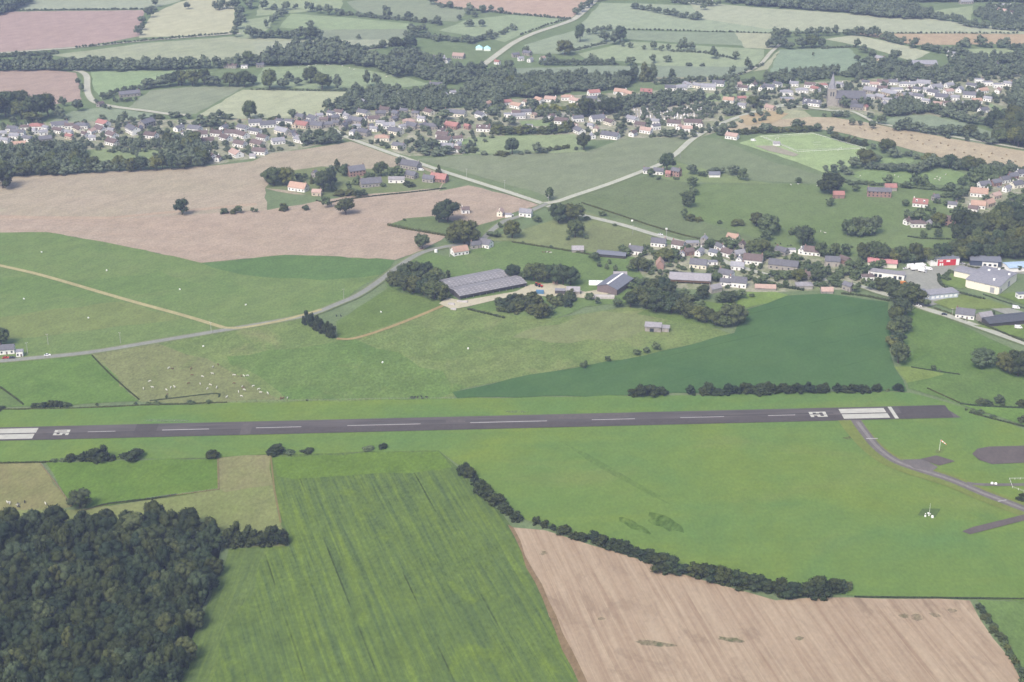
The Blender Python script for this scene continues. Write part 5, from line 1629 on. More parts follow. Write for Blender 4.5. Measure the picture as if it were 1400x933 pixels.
for u, v, h, w in ((793, 58, 24, 15), (803, 48, 10, 9), (814, 47, 12, 11), (823, 44, 9, 9), (832, 43, 10, 10), (827, 58, 16, 16), (838, 62, 20, 16), (848, 58, 22, 18), (851, 64, 8, 8), (862, 66, 8, 10)):
    T(u, v, h, w, where='in the tree clump on the hillside')
row([(785, 70), (800, 66), (825, 60)], 4, .7, 6, 'bush', **FAR)
T(772, 76, 21, 22); T(718, 73, 11, 11)
row([(742, 89), (770, 90), (800, 88), (840, 89)], 9, .6, where='in the hedge above the blue green strip')
T(750, 80, 9); T(812, 86, 13, 15); T(755, 90, 14, 14)
row([(785, 90), (845, 89)], 4, .8, 6, 'bush', **FAR)
T(860, 90, 14, 16); T(892, 87, 13, 11); T(913, 86, 10, 13); T(943, 91, 6, 11, 'bush'); T(960, 91, 6, 7, 'bush')
for u, v, h, w in ((880, 68, 6, 8), (895, 69, 13, 12), (904, 70, 9, 8), (914, 70, 10, 9), (932, 71, 21, 15), (944, 68, 12, 12), (975, 81, 19, 14), (1005, 82, 12, 11)):
    T(u, v, h, w, where='in the hedge across the light hillside meadow')
row([(918, 71), (965, 73), (1005, 82)], 4, .8, 5, 'bush', **FAR)
T(1022, 96, 19, 12); T(1000, 104, 14, 11)
row([(985, 109), (1010, 103), (1040, 90)], 4, .9, 6, 'bush', **FAR)
row([(850, 41), (900, 42), (1050, 46), (1200, 46), (1390, 46)], 3, 1.4, 4, 'bush', **FAR)
row([(864, 12), (885, 15), (905, 20), (935, 25), (954, 28)], 9, .7, 11, where='in the hedge on the far hilltop field')
T(922, 21, 10, 8); T(950, 28, 13, 13)
row([(920, 4), (965, 9), (980, 8)], 10, .7, where='at the top of the hill'); T(961, 14, 11, 11)
grove([(985, 4), (1040, -8), (1210, -8), (1215, 2), (1240, 14), (1275, 25), (1250, 28), (1200, 25), (1150, 18), (1090, 14), (1040, 10)], 12, .62, hv=.35, **FAR)
row([(1262, 4), (1300, 2), (1330, -4)], 10, .6, **FAR)
row([(1275, 26), (1300, 30), (1330, 38), (1380, 42), (1430, 46)], 11, .5, **FAR)
grove([(1330, 24), (1350, 10), (1430, 10), (1430, 40), (1370, 36)], 9, .8, dens=.7, avoid=True, **FAR)
grove([(1230, 4), (1290, -6), (1430, -6), (1430, 6), (1360, 4)], 10, .7, avoid=True, **FAR)
for u, v, h, w in ((1055, 66, 18, 18), (1068, 66, 16, 18), (1080, 68, 12, 14), (1094, 67, 17, 18), (1110, 66, 18, 20), (1122, 66, 15, 14), (1062, 54, 17, 17), (1074, 52, 14, 14), (1090, 50, 12, 10), (1105, 50, 14, 14), (1118, 50, 14, 14), (1130, 50, 13, 12), (1141, 49, 15, 12)):
    T(u, v, h, w, where='in the two tree rows above the blue green field')
row([(1125, 67), (1166, 65)], 4, .7, 6, 'bush', **FAR)
T(1111, 77, 6, 4)
for u, v, h, w in ((1171, 66, 13, 10), (1180, 73, 14, 14), (1193, 82, 16, 13), (1172, 84, 9, 10), (1184, 86, 9, 16)):
    T(u, v, h, w, where='beside the right end of the blue green field')
T(1222, 85, 19, 18)
row([(1156, 49), (1180, 50), (1205, 54), (1232, 62)], 12, .6, where='in the slanting tree row above the eastern village')
T(1193, 50, 14, 12); T(1248, 66, 15, 17)
row([(1262, 68), (1290, 74), (1315, 74)], 11, .55, where='in the tree belt below the pink strip')
T(1318, 65, 14, 22); T(1340, 65, 17, 19); T(1370, 66, 16, 19); T(1353, 66, 9, 11)
row([(1380, 68), (1430, 74)], 10, .6, **FAR)
# village belts
grove([(1045, 108), (1075, 103), (1110, 100), (1150, 100), (1185, 92), (1210, 88), (1240, 90), (1280, 94), (1300, 102), (1320, 112), (1262, 112), (1190, 110), (1140, 108), (1080, 116), (1050, 116)], 11, .98, hv=.4, dens=.85, avoid=True, **FAR)
T(1186, 104, 18, 18); T(1252, 113, 13, 20); T(1290, 116, 16, 20)
grove([(1290, 82), (1400, 78), (1440, 80), (1440, 122), (1380, 110), (1320, 108), (1300, 98)], 12, .95, dens=.6, avoid=True, **FAR)
grove([(1380, 150), (1385, 120), (1440, 118), (1440, 160), (1400, 158)], 18, .7, avoid=True, **FAR)
grove([(700, 130), (705, 108), (760, 107), (800, 108), (850, 110), (868, 118), (850, 124), (800, 126), (760, 130)], 12, .75, hv=.4, dens=.85, avoid=True, **FAR)
grove([(690, 136), (700, 118), (750, 118), (770, 132), (740, 136)], 17, .6, avoid=True, where='behind the orange roofed row')
T(857, 114, 19, 24, mat=LEAFDK)
for u, v, h, w in ((868, 110, 24, 14), (880, 112, 26, 16), (893, 112, 24, 16), (918, 110, 16, 13)):
    T(u, v, h, w, 'column', LEAFPALE, desc='pale wispy poplar', where='behind the graveyard houses')
row([(898, 116), (940, 114), (990, 112), (1040, 116)], 9, .6, **FAR)
grove([(440, 152), (458, 146), (480, 132), (510, 126), (560, 128), (600, 126), (640, 128), (690, 128), (692, 150), (640, 150), (600, 154), (540, 154), (500, 154), (460, 158)], 12, .78, hv=.4, dens=.85, avoid=True, **FAR)
grove([(640, 128), (640, 118), (690, 112), (692, 128)], 15, .6, **FAR)
for u, v, h, w in ((369, 123, 29, 26), (390, 122, 16, 20), (395, 112, 16, 15), (406, 118, 12, 14), (425, 114, 22, 24), (440, 123, 24, 24), (436, 112, 16, 18), (450, 122, 20, 13), (463, 124, 22, 15), (501, 119, 23, 13), (515, 119, 19, 14), (486, 123, 11, 12), (520, 126, 13, 14), (472, 124, 5, 8)):
    T(u, v, h, w, where='in the tree row above the pale green field')
row([(345, 123), (400, 124), (480, 125)], 3, 1.0, 5, 'bush', **FAR)
row([(140, 137), (160, 130), (190, 124), (206, 122)], 9, .6, where='above the stone farm by the bending road')
row([(204, 122), (222, 120), (240, 118)], 18, .6, where='above the stone farm by the bending road')
row([(252, 118), (280, 117), (300, 118), (322, 119), (345, 118)], 20, .65, where='in the tall row behind the grey green field')
row([(156, 140), (170, 140), (185, 138)], 6, .8, **FAR)
for u, v, h, w in ((8, 160, 36, 34), (28, 150, 28, 30), (30, 164, 26, 26), (50, 166, 36, 34), (66, 160, 32, 26), (44, 168, 18, 26), (82, 164, 20, 16), (87, 146, 14, 12), (109, 153, 18, 17), (111, 126, 12, 9), (108, 116, 10, 9), (91, 165, 6, 9), (-12, 166, 40, 36), (18, 168, 10, 12)):
    T(u, v, h, w, where='in the grove left of the bending road')
row([(130, 140), (140, 148), (150, 150)], 6, .8, **FAR)
for u, v, h, w, k in ((118, 173, 10, 8, 'round'), (141, 164, 8, 9, 'round'), (168, 170, 18, 15, 'round'), (182, 168, 9, 12, 'round'), (194, 163, 8, 11, 'round'), (209, 163, 8, 12, 'bush'), (219, 163, 8, 12, 'bush'), (240, 162, 10, 18, 'round'), (258, 163, 8, 10, 'round'), (274, 164, 8, 10, 'round'), (290, 163, 9, 14, 'round'), (301, 163, 15, 16, 'round'), (312, 164, 10, 14, 'round'), (277, 174, 14, 20, 'round'), (294, 174, 15, 19, 'round'), (162, 182, 12, 10, 'round')):
    T(u, v, h, w, k, where='behind the white houses of the western village')
T(342, 163, 26, 20, desc='big dark lone tree', where='at the edge of the pale green field'); T(358, 164, 9, 10); T(401, 163, 14, 13); T(372, 168, 8, 16, 'bush')
row([(198, 186), (215, 184), (232, 186)], 10, .5, where='between the farmhouse and the white estate')
row([(165, 200), (190, 203), (215, 202), (236, 203)], 12, .5, where='below the farmhouse of the western village')
grove([(-40, 212), (20, 210), (70, 206), (112, 210), (118, 228), (60, 236), (-40, 240)], 16, .62, hv=.35, where='in the wood below the western village')
row([(-30, 243), (20, 241), (60, 240), (100, 238), (140, 236), (190, 235), (240, 232), (282, 227)], 19, .45, where='along the front of the wood below the western village')
grove([(225, 222), (232, 198), (262, 196), (284, 214), (284, 226)], 17, .55, where='below the white estate of the western village')
T(173, 210, 9, 9); T(187, 216, 9, 8); T(204, 206, 8, 9)
T(4, 259, 34, 30, mat=LEAFDK, desc='big dark tree', where='at the left edge below the wood')
row([(420, 200), (430, 196), (446, 198), (458, 198)], 18, .5, where='at the bend of the village road')
# gardens of the villages
grove([(-30, 205), (-30, 176), (60, 168), (180, 166), (330, 166), (455, 156), (560, 152), (690, 150), (690, 182), (632, 212), (560, 212), (470, 190), (430, 200), (300, 224), (110, 206)], 7, 1.35, 8, 'bush', dens=.5, avoid=True, **FAR)
grove([(690, 150), (860, 128), (1060, 122), (1200, 110), (1390, 104), (1400, 160), (1280, 158), (1110, 150), (960, 188), (800, 190)], 7, 1.3, 8, 'bush', dens=.5, avoid=True, **FAR)
grove([(1290, 268), (1350, 256), (1430, 232), (1430, 290), (1340, 316), (1250, 316), (1240, 290)], 9, 1.3, 10, 'bush', dens=.6, avoid=True, **FAR)
grove([(860, 350), (900, 334), (1020, 332), (1045, 342), (1120, 352), (1200, 374), (1190, 393), (1060, 398), (930, 393), (880, 378)], 8, 1.3, 9, 'bush', dens=.6, avoid=True, **FAR)
for u, v, h, w in ((482, 180, 9, 12), (552, 166, 12, 18), (600, 178, 16, 15), (607, 165, 16, 22), (580, 180, 10, 12), (572, 202, 12, 20), (592, 205, 16, 22), (610, 212, 13, 22), (580, 212, 14, 22), (598, 214, 12, 20), (634, 210, 12, 16), (547, 207, 8, 9)):
    T(u, v, h, w, where='around the village houses beside the paddocks')
row([(680, 184), (700, 184), (730, 184), (760, 182), (780, 180)], 13, .45, 16, 'bush', where='in the thick hedge behind the paddock')
for u, v, h, w in ((663, 212, 7, 12), (646, 208, 7, 18), (700, 212, 24, 19), (686, 213, 7, 20), (712, 212, 5, 8), (722, 210, 6, 12), (734, 211, 16, 14), (742, 210, 10, 14), (798, 206, 25, 19), (787, 206, 6, 7)):
    T(u, v, h, w, 'bush' if h < 8 else 'round', where='in the hedge between the paddock and the wide crop field')
hedge([(751, 207), (765, 205), (777, 203)], 4.5, 5, 'between the paddock and the wide crop field', 'thick clipped hedge')
for u, v, h, w in ((674, 158, 10, 22), (698, 172, 14, 20), (725, 148, 15, 17), (800, 160, 26, 24), (814, 156, 20, 14), (825, 158, 22, 20), (838, 154, 22, 22), (848, 152, 18, 18), (856, 161, 18, 14), (843, 165, 10, 12), (850, 178, 13, 15), (886, 174, 12, 9), (879, 164, 14, 7), (828, 148, 14, 16), (858, 142, 14, 18), (790, 160, 13, 14)):
    T(u, v, h, w, 'cone' if w < 8 else 'round', where='around the village square')
T(739, 161, 11, 10, 'round', LEAFRED, desc='small dark red tree', where='on the village square')
row([(742, 152), (755, 152), (770, 152), (785, 150)], 9, .55, 12, 'bush', mat=LEAFYEL, desc='yellowish green round tree', where='in the row along the village square')
row([(866, 148), (885, 148), (905, 146), (925, 144), (948, 142)], 14, .5, 15, where='along the back of the graveyard')
row([(870, 141), (900, 138), (930, 138), (955, 138)], 14, .5, 16, where='behind the graveyard wall')
for u, v, h, w in ((929, 154, 9, 11), (965, 160, 18, 14), (957, 160, 10, 12), (919, 160, 8, 12), (952, 151, 9, 12), (996, 160, 13, 14), (1006, 158, 16, 14), (1030, 149, 18, 22), (1045, 142, 20, 16), (1000, 126, 18, 18), (918, 188, 12, 16), (934, 191, 14, 17), (910, 187, 11, 14), (948, 188, 8, 10)):
    T(u, v, h, w, where='around the graveyard')
T(990, 184, 17, 16, 'round', LEAFYEL, desc='pale yellowish tree', where='at the curve of the village road')
row([(985, 186), (1010, 184), (1040, 182), (1075, 181), (1112, 180)], 9, .5, 12, 'bush', where='in the hedge behind the football ground')
T(1045, 182, 16, 18); T(1091, 179, 17, 21); T(1119, 181, 14, 14); T(1134, 183, 11, 12)
row([(1143, 190), (1160, 195), (1180, 200)], 9, .5, 11, 'bush', where='in the hedge right of the football ground')
T(912, 236, 27, 22, desc='big round tree', where='beside the village road above the brick house')
for u, v, h, w in ((889, 243, 13, 11), (947, 240, 15, 16), (960, 242, 9, 14), (975, 240, 12, 18), (985, 238, 10, 12), (1002, 240, 15, 18), (1015, 248, 20, 17), (900, 246, 5, 9), (925, 246, 4, 10), (1090, 251, 9, 11), (946, 256, 15, 17)):
    T(u, v, h, w, where='around the brick house below the village road')
for u, v, h, w in ((1128, 135, 16, 13), (1155, 149, 18, 16), (1178, 149, 16, 14), (1188, 146, 14, 14), (1143, 160, 9, 16), (1155, 160, 9, 16), (1166, 172, 11, 11), (1176, 172, 8, 9), (1194, 177, 13, 13), (1205, 171, 15, 14), (1190, 163, 9, 10), (1150, 160, 9, 12), (1126, 160, 6, 7)):
    T(u, v, h, w, where='around the church')
grove([(1205, 162), (1213, 150), (1235, 142), (1255, 146), (1266, 156), (1240, 160)], 13, .6, where='in the clump right of the church')
T(1231, 152, 17, 11)
row([(1275, 156), (1300, 162), (1325, 170), (1350, 172)], 14, .5, 16, where='in the hedge below the right end of the village')
row([(1292, 156), (1305, 152), (1320, 150), (1330, 152)], 15, .6, where='at the right end of the eastern village')
T(1333, 150, 14, 12, 'round', LEAFYEL); T(1358, 176, 25, 24); T(1375, 170, 22, 24)
row([(1226, 178), (1250, 181), (1272, 184), (1300, 188)], 13, .55, 16, where='in the tree belt above the stubble field')
T(1238, 177, 17, 19); T(1298, 186, 16, 18); T(1296, 190, 8, 8, 'bush')
row([(1312, 186), (1330, 190), (1352, 198)], 14, .6, 16, where='in the tree belt above the stubble field')
T(1325, 188, 18, 22); T(1322, 194, 9, 8)
grove([(1362, 198), (1364, 182), (1380, 168), (1440, 164), (1440, 215), (1400, 206)], 23, .6, where='in the wood at the right edge above the stubble')
# thick hedges inside the right middle
for u, v, h, w in ((1140, 237, 14, 13), (1128, 234, 8, 10), (1152, 236, 10, 16), (1166, 232, 18, 18), (1183, 228, 24, 26), (1200, 222, 12, 14), (1193, 205, 9, 10), (1213, 210, 20, 24), (1222, 216, 16, 22), (1240, 214, 9, 15), (1253, 218, 9, 11), (1160, 240, 8, 14), (1150, 228, 9, 10)):
    T(u, v, h, w, where='in the tangled hedge right of the football ground')
row([(1190, 232), (1220, 236), (1245, 236), (1265, 232)], 12, .5, 15, where='in the hedge between the two bright paddocks')
row([(1248, 238), (1262, 235), (1285, 232), (1310, 232), (1335, 234)], 17, .5, where='in the tall hedge below the stubble field')
for u, v, h, w in ((1270, 227, 18, 20), (1286, 229, 17, 20), (1304, 232, 15, 14), (1322, 234, 18, 20), (1345, 236, 9, 12)):
    T(u, v, h, w, where='in the tall hedge below the stubble field')
grove([(1325, 250), (1330, 241), (1360, 234), (1385, 232), (1378, 244), (1345, 258)], 15, .6, where='above the new housing estate')
row([(1375, 240), (1400, 236), (1430, 232)], 11, .6, where='above the new housing estate')
row([(1155, 250), (1175, 252), (1200, 254), (1230, 257), (1265, 259), (1300, 262), (1325, 262)], 6, .55, 10, 'bush', where='in the hedge above the meadow farm')
for u, v, h, w in ((1213, 255, 17, 18), (1251, 256, 20, 16), (1263, 256, 18, 16), (1238, 258, 10, 16), (1271, 259, 10, 14), (1297, 262, 13, 18), (1316, 254, 16, 14), (1165, 254, 7, 12), (1308, 276, 19, 18), (1330, 262, 12, 14)):
    T(u, v, h, w, where='in the hedge above the meadow farm')
T(1136, 266, 31, 33, mat=LEAFDK, desc='very big dark round tree', where='beside the small red barn'); T(1169, 263, 10, 12); T(1134, 282, 12, 15)
# middle distance
T(249, 295, 23, 18, desc='tall lone tree', where='in the middle of the bare field'); T(307, 293, 9, 12, 'bush'); T(320, 293, 9, 10, 'bush'); T(327, 292, 12, 12); T(345, 291, 8, 6); T(350, 291, 6, 6)
T(388, 289, 13, 14, 'bush'); T(417, 288, 9, 11, 'bush'); T(447, 285, 17, 14); T(473, 295, 24, 26, desc='broad round lone tree', where='in the bare field below the walled farm')
for u, v, h, w, k in ((367, 250, 18, 20, 'round'), (375, 255, 27, 26, 'round'), (390, 254, 25, 24, 'round'), (401, 257, 22, 12, 'cone'), (410, 250, 14, 14, 'round'), (417, 246, 9, 9, 'round'), (426, 252, 13, 10, 'cone'), (442, 264, 31, 28, 'round'), (452, 256, 24, 20, 'round'), (461, 234, 18, 15, 'cone'), (468, 242, 16, 18, 'round'), (452, 238, 12, 16, 'round'), (456, 262, 16, 10, 'cone'), (466, 268, 9, 20, 'bush'), (478, 262, 15, 12, 'round'), (478, 268, 9, 18, 'bush'), (493, 268, 9, 18, 'bush'), (488, 254, 14, 12, 'round'), (502, 246, 11, 11, 'round'), (510, 246, 10, 8, 'round'), (521, 242, 22, 20, 'round'), (535, 244, 17, 15, 'round'), (546, 244, 17, 18, 'round'), (544, 228, 14, 14, 'round'), (553, 222, 7, 7, 'round'), (600, 238, 14, 10, 'cone'), (524, 256, 7, 10, 'bush'), (556, 254, 8, 12, 'bush'), (562, 256, 7, 14, 'bush'), (472, 234, 10, 12, 'round'), (436, 258, 14, 10, 'round')):
    T(u, v, h, w, k, where='around the walled farm in the bare field')
hedge([(432, 275), (450, 278), (470, 274), (520, 268), (560, 264), (610, 258)], 1.2, 1.4, 'along the near edge of the walled farm', 'low trimmed hedge')
for u, v, h, w in ((600, 305, 24, 18), (612, 305, 33, 34), (634, 336, 37, 40), (620, 333, 24, 24), (644, 336, 22, 24), (577, 342, 23, 20), (675, 324, 9, 22), (700, 327, 27, 24), (684, 312, 8, 7), (553, 303, 4, 5)):
    T(u, v, h, w, where='near the orange roofed house by the lane')
hedge([(531, 309), (555, 314), (590, 320), (612, 324)], 2.2, 2.6, 'along the weedy green wedge', 'low rough hedge')
for u, v, h, w in ((750, 275, 20, 14), (764, 306, 27, 26), (778, 304, 26, 26), (788, 305, 26, 24), (786, 326, 25, 24), (734, 304, 11, 14), (776, 329, 6, 8), (802, 327, 5, 7), (754, 340, 5, 6), (715, 334, 4, 5), (803, 302, 6, 10), (824, 296, 8, 12), (840, 310, 4, 7)):
    T(u, v, h, w, where='around the road junction')
hedge([(700, 332), (740, 338), (790, 346), (820, 352)], 1.5, 1.8, 'between the yellowish paddock and the barn meadow', 'thin low hedge')
hedge([(795, 278), (850, 296), (905, 314), (960, 328), (1040, 338)], 1.3, 1.5, 'along the far side of the hamlet road', 'long low hedge')
for u, v, h, w, k in ((936, 270, 12, 14, 'round'), (941, 284, 22, 18, 'round'), (935, 300, 15, 12, 'round'), (944, 302, 10, 14, 'bush'), (954, 303, 7, 14, 'bush'), (984, 307, 6, 9, 'bush'), (1009, 309, 10, 20, 'bush'), (948, 268, 14, 14, 'round')):
    T(u, v, h, w, k, where='along the hedge line between crop and meadow')
for u, v, h, w in ((1034, 310, 20, 20), (1050, 322, 30, 30), (1045, 330, 18, 18), (1061, 316, 14, 14), (1037, 306, 12, 14), (1098, 337, 29, 29), (1083, 322, 11, 12), (1092, 318, 9, 14), (1113, 338, 8, 6), (1033, 334, 10, 14)):
    T(u, v, h, w, where='in the meadow behind the hamlet')
for u, v, h, w in ((1159, 323, 24, 17), (1170, 322, 26, 18), (1182, 322, 26, 20), (1196, 321, 27, 20), (1164, 324, 18, 18), (1190, 324, 18, 18), (1177, 325, 16, 18)):
    T(u, v, h, w, mat=LEAFPALE if w > 18 else None, where='in the square clump alone in the big meadow')
row([(1118, 352), (1130, 353), (1142, 353), (1153, 350)], 17, .6, 18, where='behind the brown roofed white house')
# the two dense groves and the barn trees
for u, v, h, w in ((540, 392, 22, 22), (552, 384, 22, 24), (567, 380, 22, 24), (583, 380, 22, 22), (596, 386, 20, 20), (604, 386, 20, 15), (552, 399, 24, 26), (566, 402, 25, 26), (580, 406, 26, 28), (594, 410, 27, 30), (604, 411, 22, 22), (588, 394, 22, 24), (572, 392, 22, 24)):
    T(u, v, h, w, where='in the dense grove left of the long barns')
T(613, 382, 13, 8, 'column')
for u, v, h, w in ((702, 382, 20, 20), (716, 383, 16, 16), (730, 386, 28, 26), (744, 387, 26, 24), (757, 389, 27, 26), (770, 391, 30, 26), (780, 391, 26, 22), (693, 386, 8, 12)):
    T(u, v, h, w, where='in the tree belt right of the long barns')
row([(612, 387), (640, 383), (658, 380)], 5, .7, 7, 'bush', **FAR)
grove([(670, 426), (690, 410), (715, 406), (735, 412), (745, 424), (738, 438), (715, 434), (690, 432)], 13, .85, 15, 'bush', where='in the orchard scrub below the long barns')
grove([(745, 418), (755, 406), (792, 406), (794, 418), (765, 424)], 12, .85, 14, 'bush', where='in the orchard scrub below the farmyard')
T(739, 436, 22, 24); T(752, 432, 14, 16)
hedge([(640, 424), (665, 430), (690, 436)], 1.8, 2.2, 'below the long barns', 'short low hedge')
T(804, 411, 12, 14); T(816, 417, 11, 10); T(845, 420, 14, 17)
for u, v, h, w in ((862, 421, 22, 24), (874, 414, 24, 24), (884, 424, 26, 26), (897, 428, 28, 28), (908, 424, 28, 26), (918, 430, 24, 26), (930, 432, 22, 24), (942, 436, 22, 24), (955, 440, 22, 24), (966, 442, 22, 22), (978, 446, 20, 24), (990, 448, 18, 20), (895, 402, 22, 28), (906, 402, 24, 24), (915, 404, 20, 20), (925, 418, 18, 22), (940, 422, 18, 22), (955, 426, 16, 20), (961, 410, 20, 18), (888, 408, 18, 18), (936, 408, 14, 18), (1002, 444, 29, 33), (1012, 440, 18, 20), (948, 412, 12, 14)):
    T(u, v, h, w, where='in the dense grove between the hamlet and the pasture')
for u, v, h, w in ((873, 372, 21, 24), (860, 372, 12, 12), (857, 350, 14, 15), (850, 346, 11, 12), (815, 359, 14, 14), (808, 354, 8, 10), (898, 352, 12, 20), (909, 358, 19, 26), (923, 358, 18, 18), (880, 342, 8, 10), (970, 340, 15, 16), (1000, 340, 16, 22), (988, 334, 9, 12), (1043, 348, 20, 20), (1030, 350, 22, 26), (1036, 358, 14, 18), (980, 386, 16, 18), (990, 374, 9, 14), (1043, 388, 16, 16), (1009, 360, 8, 10), (866, 388, 10, 16), (876, 390, 12, 18), (862, 396, 10, 14), (886, 388, 9, 12), (995, 414, 16, 24), (1008, 410, 16, 22), (985, 414, 12, 18), (968, 398, 8, 10), (1028, 407, 5, 9), (1052, 354, 12, 20), (1062, 352, 9, 12)):
    T(u, v, h, w, where='among the hamlet houses')
for u, v, h, w in ((820, 366, 9, 8), (829, 369, 9, 7), (841, 373, 11, 7), (833, 362, 8, 6)):
    T(u, v, h, w, 'bush', LEAFRED if u < 825 else None, desc='little dark round tree', where='on the lawn left of the hamlet')
hedge([(914, 372), (930, 374), (942, 378)], 2.2, 2.6, 'behind the hay barn in the hamlet', 'short clipped hedge')
hedge([(896, 380), (910, 383), (925, 388)], 2.2, 2.6, 'left of the hay barn in the hamlet', 'short clipped hedge')
hedge([(1035, 388), (1060, 392), (1100, 398)], 2.6, 2.4, 'below the grey sheds of the hamlet', 'long clipped hedge', LEAFDK)
for u, v, h, w in ((1056, 380, 12, 15), (1070, 384, 14, 20), (1080, 382, 14, 18), (1092, 386, 18, 22), (1097, 380, 14, 16), (1116, 386, 20, 20), (1124, 378, 16, 18), (1108, 372, 13, 20), (1094, 366, 10, 16), (1136, 390, 14, 16), (1128, 394, 9, 14), (1140, 393, 10, 12), (1169, 401, 13, 11), (1090, 358, 10, 14), (1120, 368, 12, 16)):
    T(u, v, h, w, where='between the hamlet and the industrial estate')
for u, v, h, w in ((1147, 380, 12, 18), (1158, 378, 14, 18), (1170, 380, 14, 18), (1182, 376, 14, 18), (1163, 368, 14, 18), (1176, 366, 13, 16), (1190, 372, 12, 16), (1198, 370, 14, 18), (1205, 366, 12, 14)):
    T(u, v, h, w, where='in the bushes left of the white depot')
hedge([(1150, 402), (1180, 405), (1215, 412)], 1.6, 2.4, 'along the top of the dark green crop', 'thin ragged hedge')
for u, v, h, w in ((1190, 398, 17, 16), (1204, 398, 18, 20), (1213, 398, 20, 22), (1224, 398, 16, 18), (1233, 398, 13, 14)):
    T(u, v, h, w, where='in front of the white depot')
for u, v, h, w in ((1228, 418, 28, 36), (1244, 416, 30, 34), (1254, 418, 22, 24), (1266, 420, 12, 13), (1232, 432, 24, 28), (1224, 444, 24, 26), (1232, 456, 24, 26), (1222, 460, 22, 26), (1226, 476, 22, 26), (1220, 478, 20, 22), (1228, 498, 30, 30)):
    T(u, v, h, w, where='in the big tree row right of the dark green crop')
row([(1180, 358), (1195, 358), (1212, 359), (1230, 360), (1250, 361), (1272, 360), (1290, 358), (1306, 356)], 23, .5, where='in the long tree belt behind the red and white halls')
row([(1300, 357), (1320, 358), (1345, 357), (1375, 356), (1400, 354)], 22, .55, where='in the long tree belt behind the blue hall')
grove([(1302, 350), (1306, 330), (1325, 312), (1350, 306), (1380, 300), (1440, 296), (1440, 354), (1350, 352)], 22, .82, hv=.4, where='in the eastern woodland')
T(1317, 322, 36, 36, mat=LEAFDK, desc='huge dark tree', where='beside the brick house with dormers')
for u, v, h, w in ((1239, 283, 11, 13), (1239, 294, 8, 9), (1244, 304, 16, 18), (1255, 303, 16, 18), (1283, 310, 20, 20), (1292, 282, 9, 12), (1266, 304, 6, 6), (1263, 325, 10, 10), (1280, 325, 14, 14), (1312, 296, 17, 14), (1320, 270, 12, 14), (1370, 300, 16, 16), (1380, 296, 12, 14), (1385, 275, 12, 16), (1362, 292, 8, 10), (1394, 280, 14, 16)):
    T(u, v, h, w, where='in the gardens left of the eastern woodland')
hedge([(1240, 324), (1262, 327), (1300, 328)], 1.5, 1.6, 'in front of the brick house with dormers', 'thin garden hedge')
hedge([(1283, 376), (1285, 388), (1296, 396), (1320, 404), (1345, 410)], 1.4, 2.4, 'along the curving road of the industrial estate', 'low planted hedge')
for u, v, h, w in ((1293, 378, 7, 9), (1290, 383, 7, 9), (1300, 374, 6, 9), (1296, 384, 8, 8)):
    T(u, v, h, w, 'bush', where='on the lawn beside the cream warehouse')
hedge([(1320, 364), (1330, 367), (1342, 368)], 1.2, 1.8, 'in front of the dark blue hall', 'low dark hedge')
hedge([(1358, 370), (1372, 368), (1382, 365)], 1.4, 1.8, 'right of the dark blue hall', 'low dark hedge')
hedge([(1345, 403), (1370, 412), (1400, 422), (1440, 436)], 1.0, 1.6, 'in front of the big cream warehouse', 'low dark hedge')
hedge([(1278, 422), (1300, 430), (1322, 440)], 1.3, 2, 'left of the white house by the road', 'low dark hedge')
hedge([(1338, 442), (1370, 456), (1400, 468), (1440, 482)], 1.2, 2, 'along the road below the dark sheds', 'low dark hedge')
T(1354, 430, 7, 11, 'bush'); T(1392, 372, 9, 8)
T(1343, 504, 29, 33, desc='big spreading lone tree', where='in the field right of the dark crop')
for u, v, h, w in ((1370, 506, 24, 22), (1380, 512, 28, 26), (1392, 516, 34, 28), (1402, 508, 30, 26), (1414, 516, 34, 30), (1386, 500, 22, 22)):
    T(u, v, h, w, where='in the clump at the right edge of the field')
for u, v, h, w in ((1277, 507, 8, 9), (1285, 509, 4, 5), (1310, 513, 3, 4), (1341, 553, 9, 16), (1352, 554, 8, 14), (1366, 553, 13, 16), (1396, 556, 10, 14), (1321, 562, 4, 5), (1331, 565, 7, 11), (1341, 567, 7, 12), (1358, 571, 4, 11), (1398, 579, 11, 14)):
    T(u, v, h, w, 'bush', where='in the hedge around the paddock at the right edge')
hedge([(1268, 532), (1290, 542), (1312, 552)], .8, .8, 'above the right end of the runway', 'thin ditch hedge')
hedge([(1246, 503), (1278, 508), (1312, 513)], .7, .7, 'above the yellowish grass triangle', 'thin low hedge')
hedge([(1312, 553), (1340, 556), (1400, 559)], 1.0, 1.4, 'at the top of the bright paddock', 'thin low hedge')
hedge([(1325, 565), (1358, 574), (1400, 584)], 1.0, 1.3, 'at the bottom of the bright paddock', 'thin low hedge')
# trees north of the runway
for u, v, h, w in ((868, 542, 14, 18), (880, 542, 18, 22), (892, 542, 18, 22), (906, 541, 15, 16), (944, 540, 14, 14)):
    T(u, v, h, w, 'bush', LEAFDK, where='in the dark clump just north of the runway')
row([(961, 540), (980, 540), (1000, 539), (1025, 539), (1050, 539)], 15, .6, 18, 'bush', mat=LEAFDK, where='in the dark tree row just north of the runway')
row([(1050, 539), (1075, 538), (1100, 538), (1128, 538)], 15, .65, 17, 'bush', mat=LEAFDK, where='in the dark tree row just north of the runway')
row([(1142, 537), (1160, 537), (1178, 537)], 12, .65, 17, 'bush', mat=LEAFDK, where='in the dark tree row just north of the runway')
T(1198, 537, 14, 15, 'bush', LEAFDK); T(1213, 536, 6, 6, 'bush'); T(1228, 536, 14, 14, 'bush', LEAFDK)
for u, v, h, w in ((798, 504, 11, 11), (831, 495, 9, 10), (870, 487, 9, 12), (885, 484, 10, 12), (897, 480, 12, 12)):
    T(u, v, h, w, mat=LEAFDK, desc='small dark round tree', where='on the upper edge of the dark green crop')
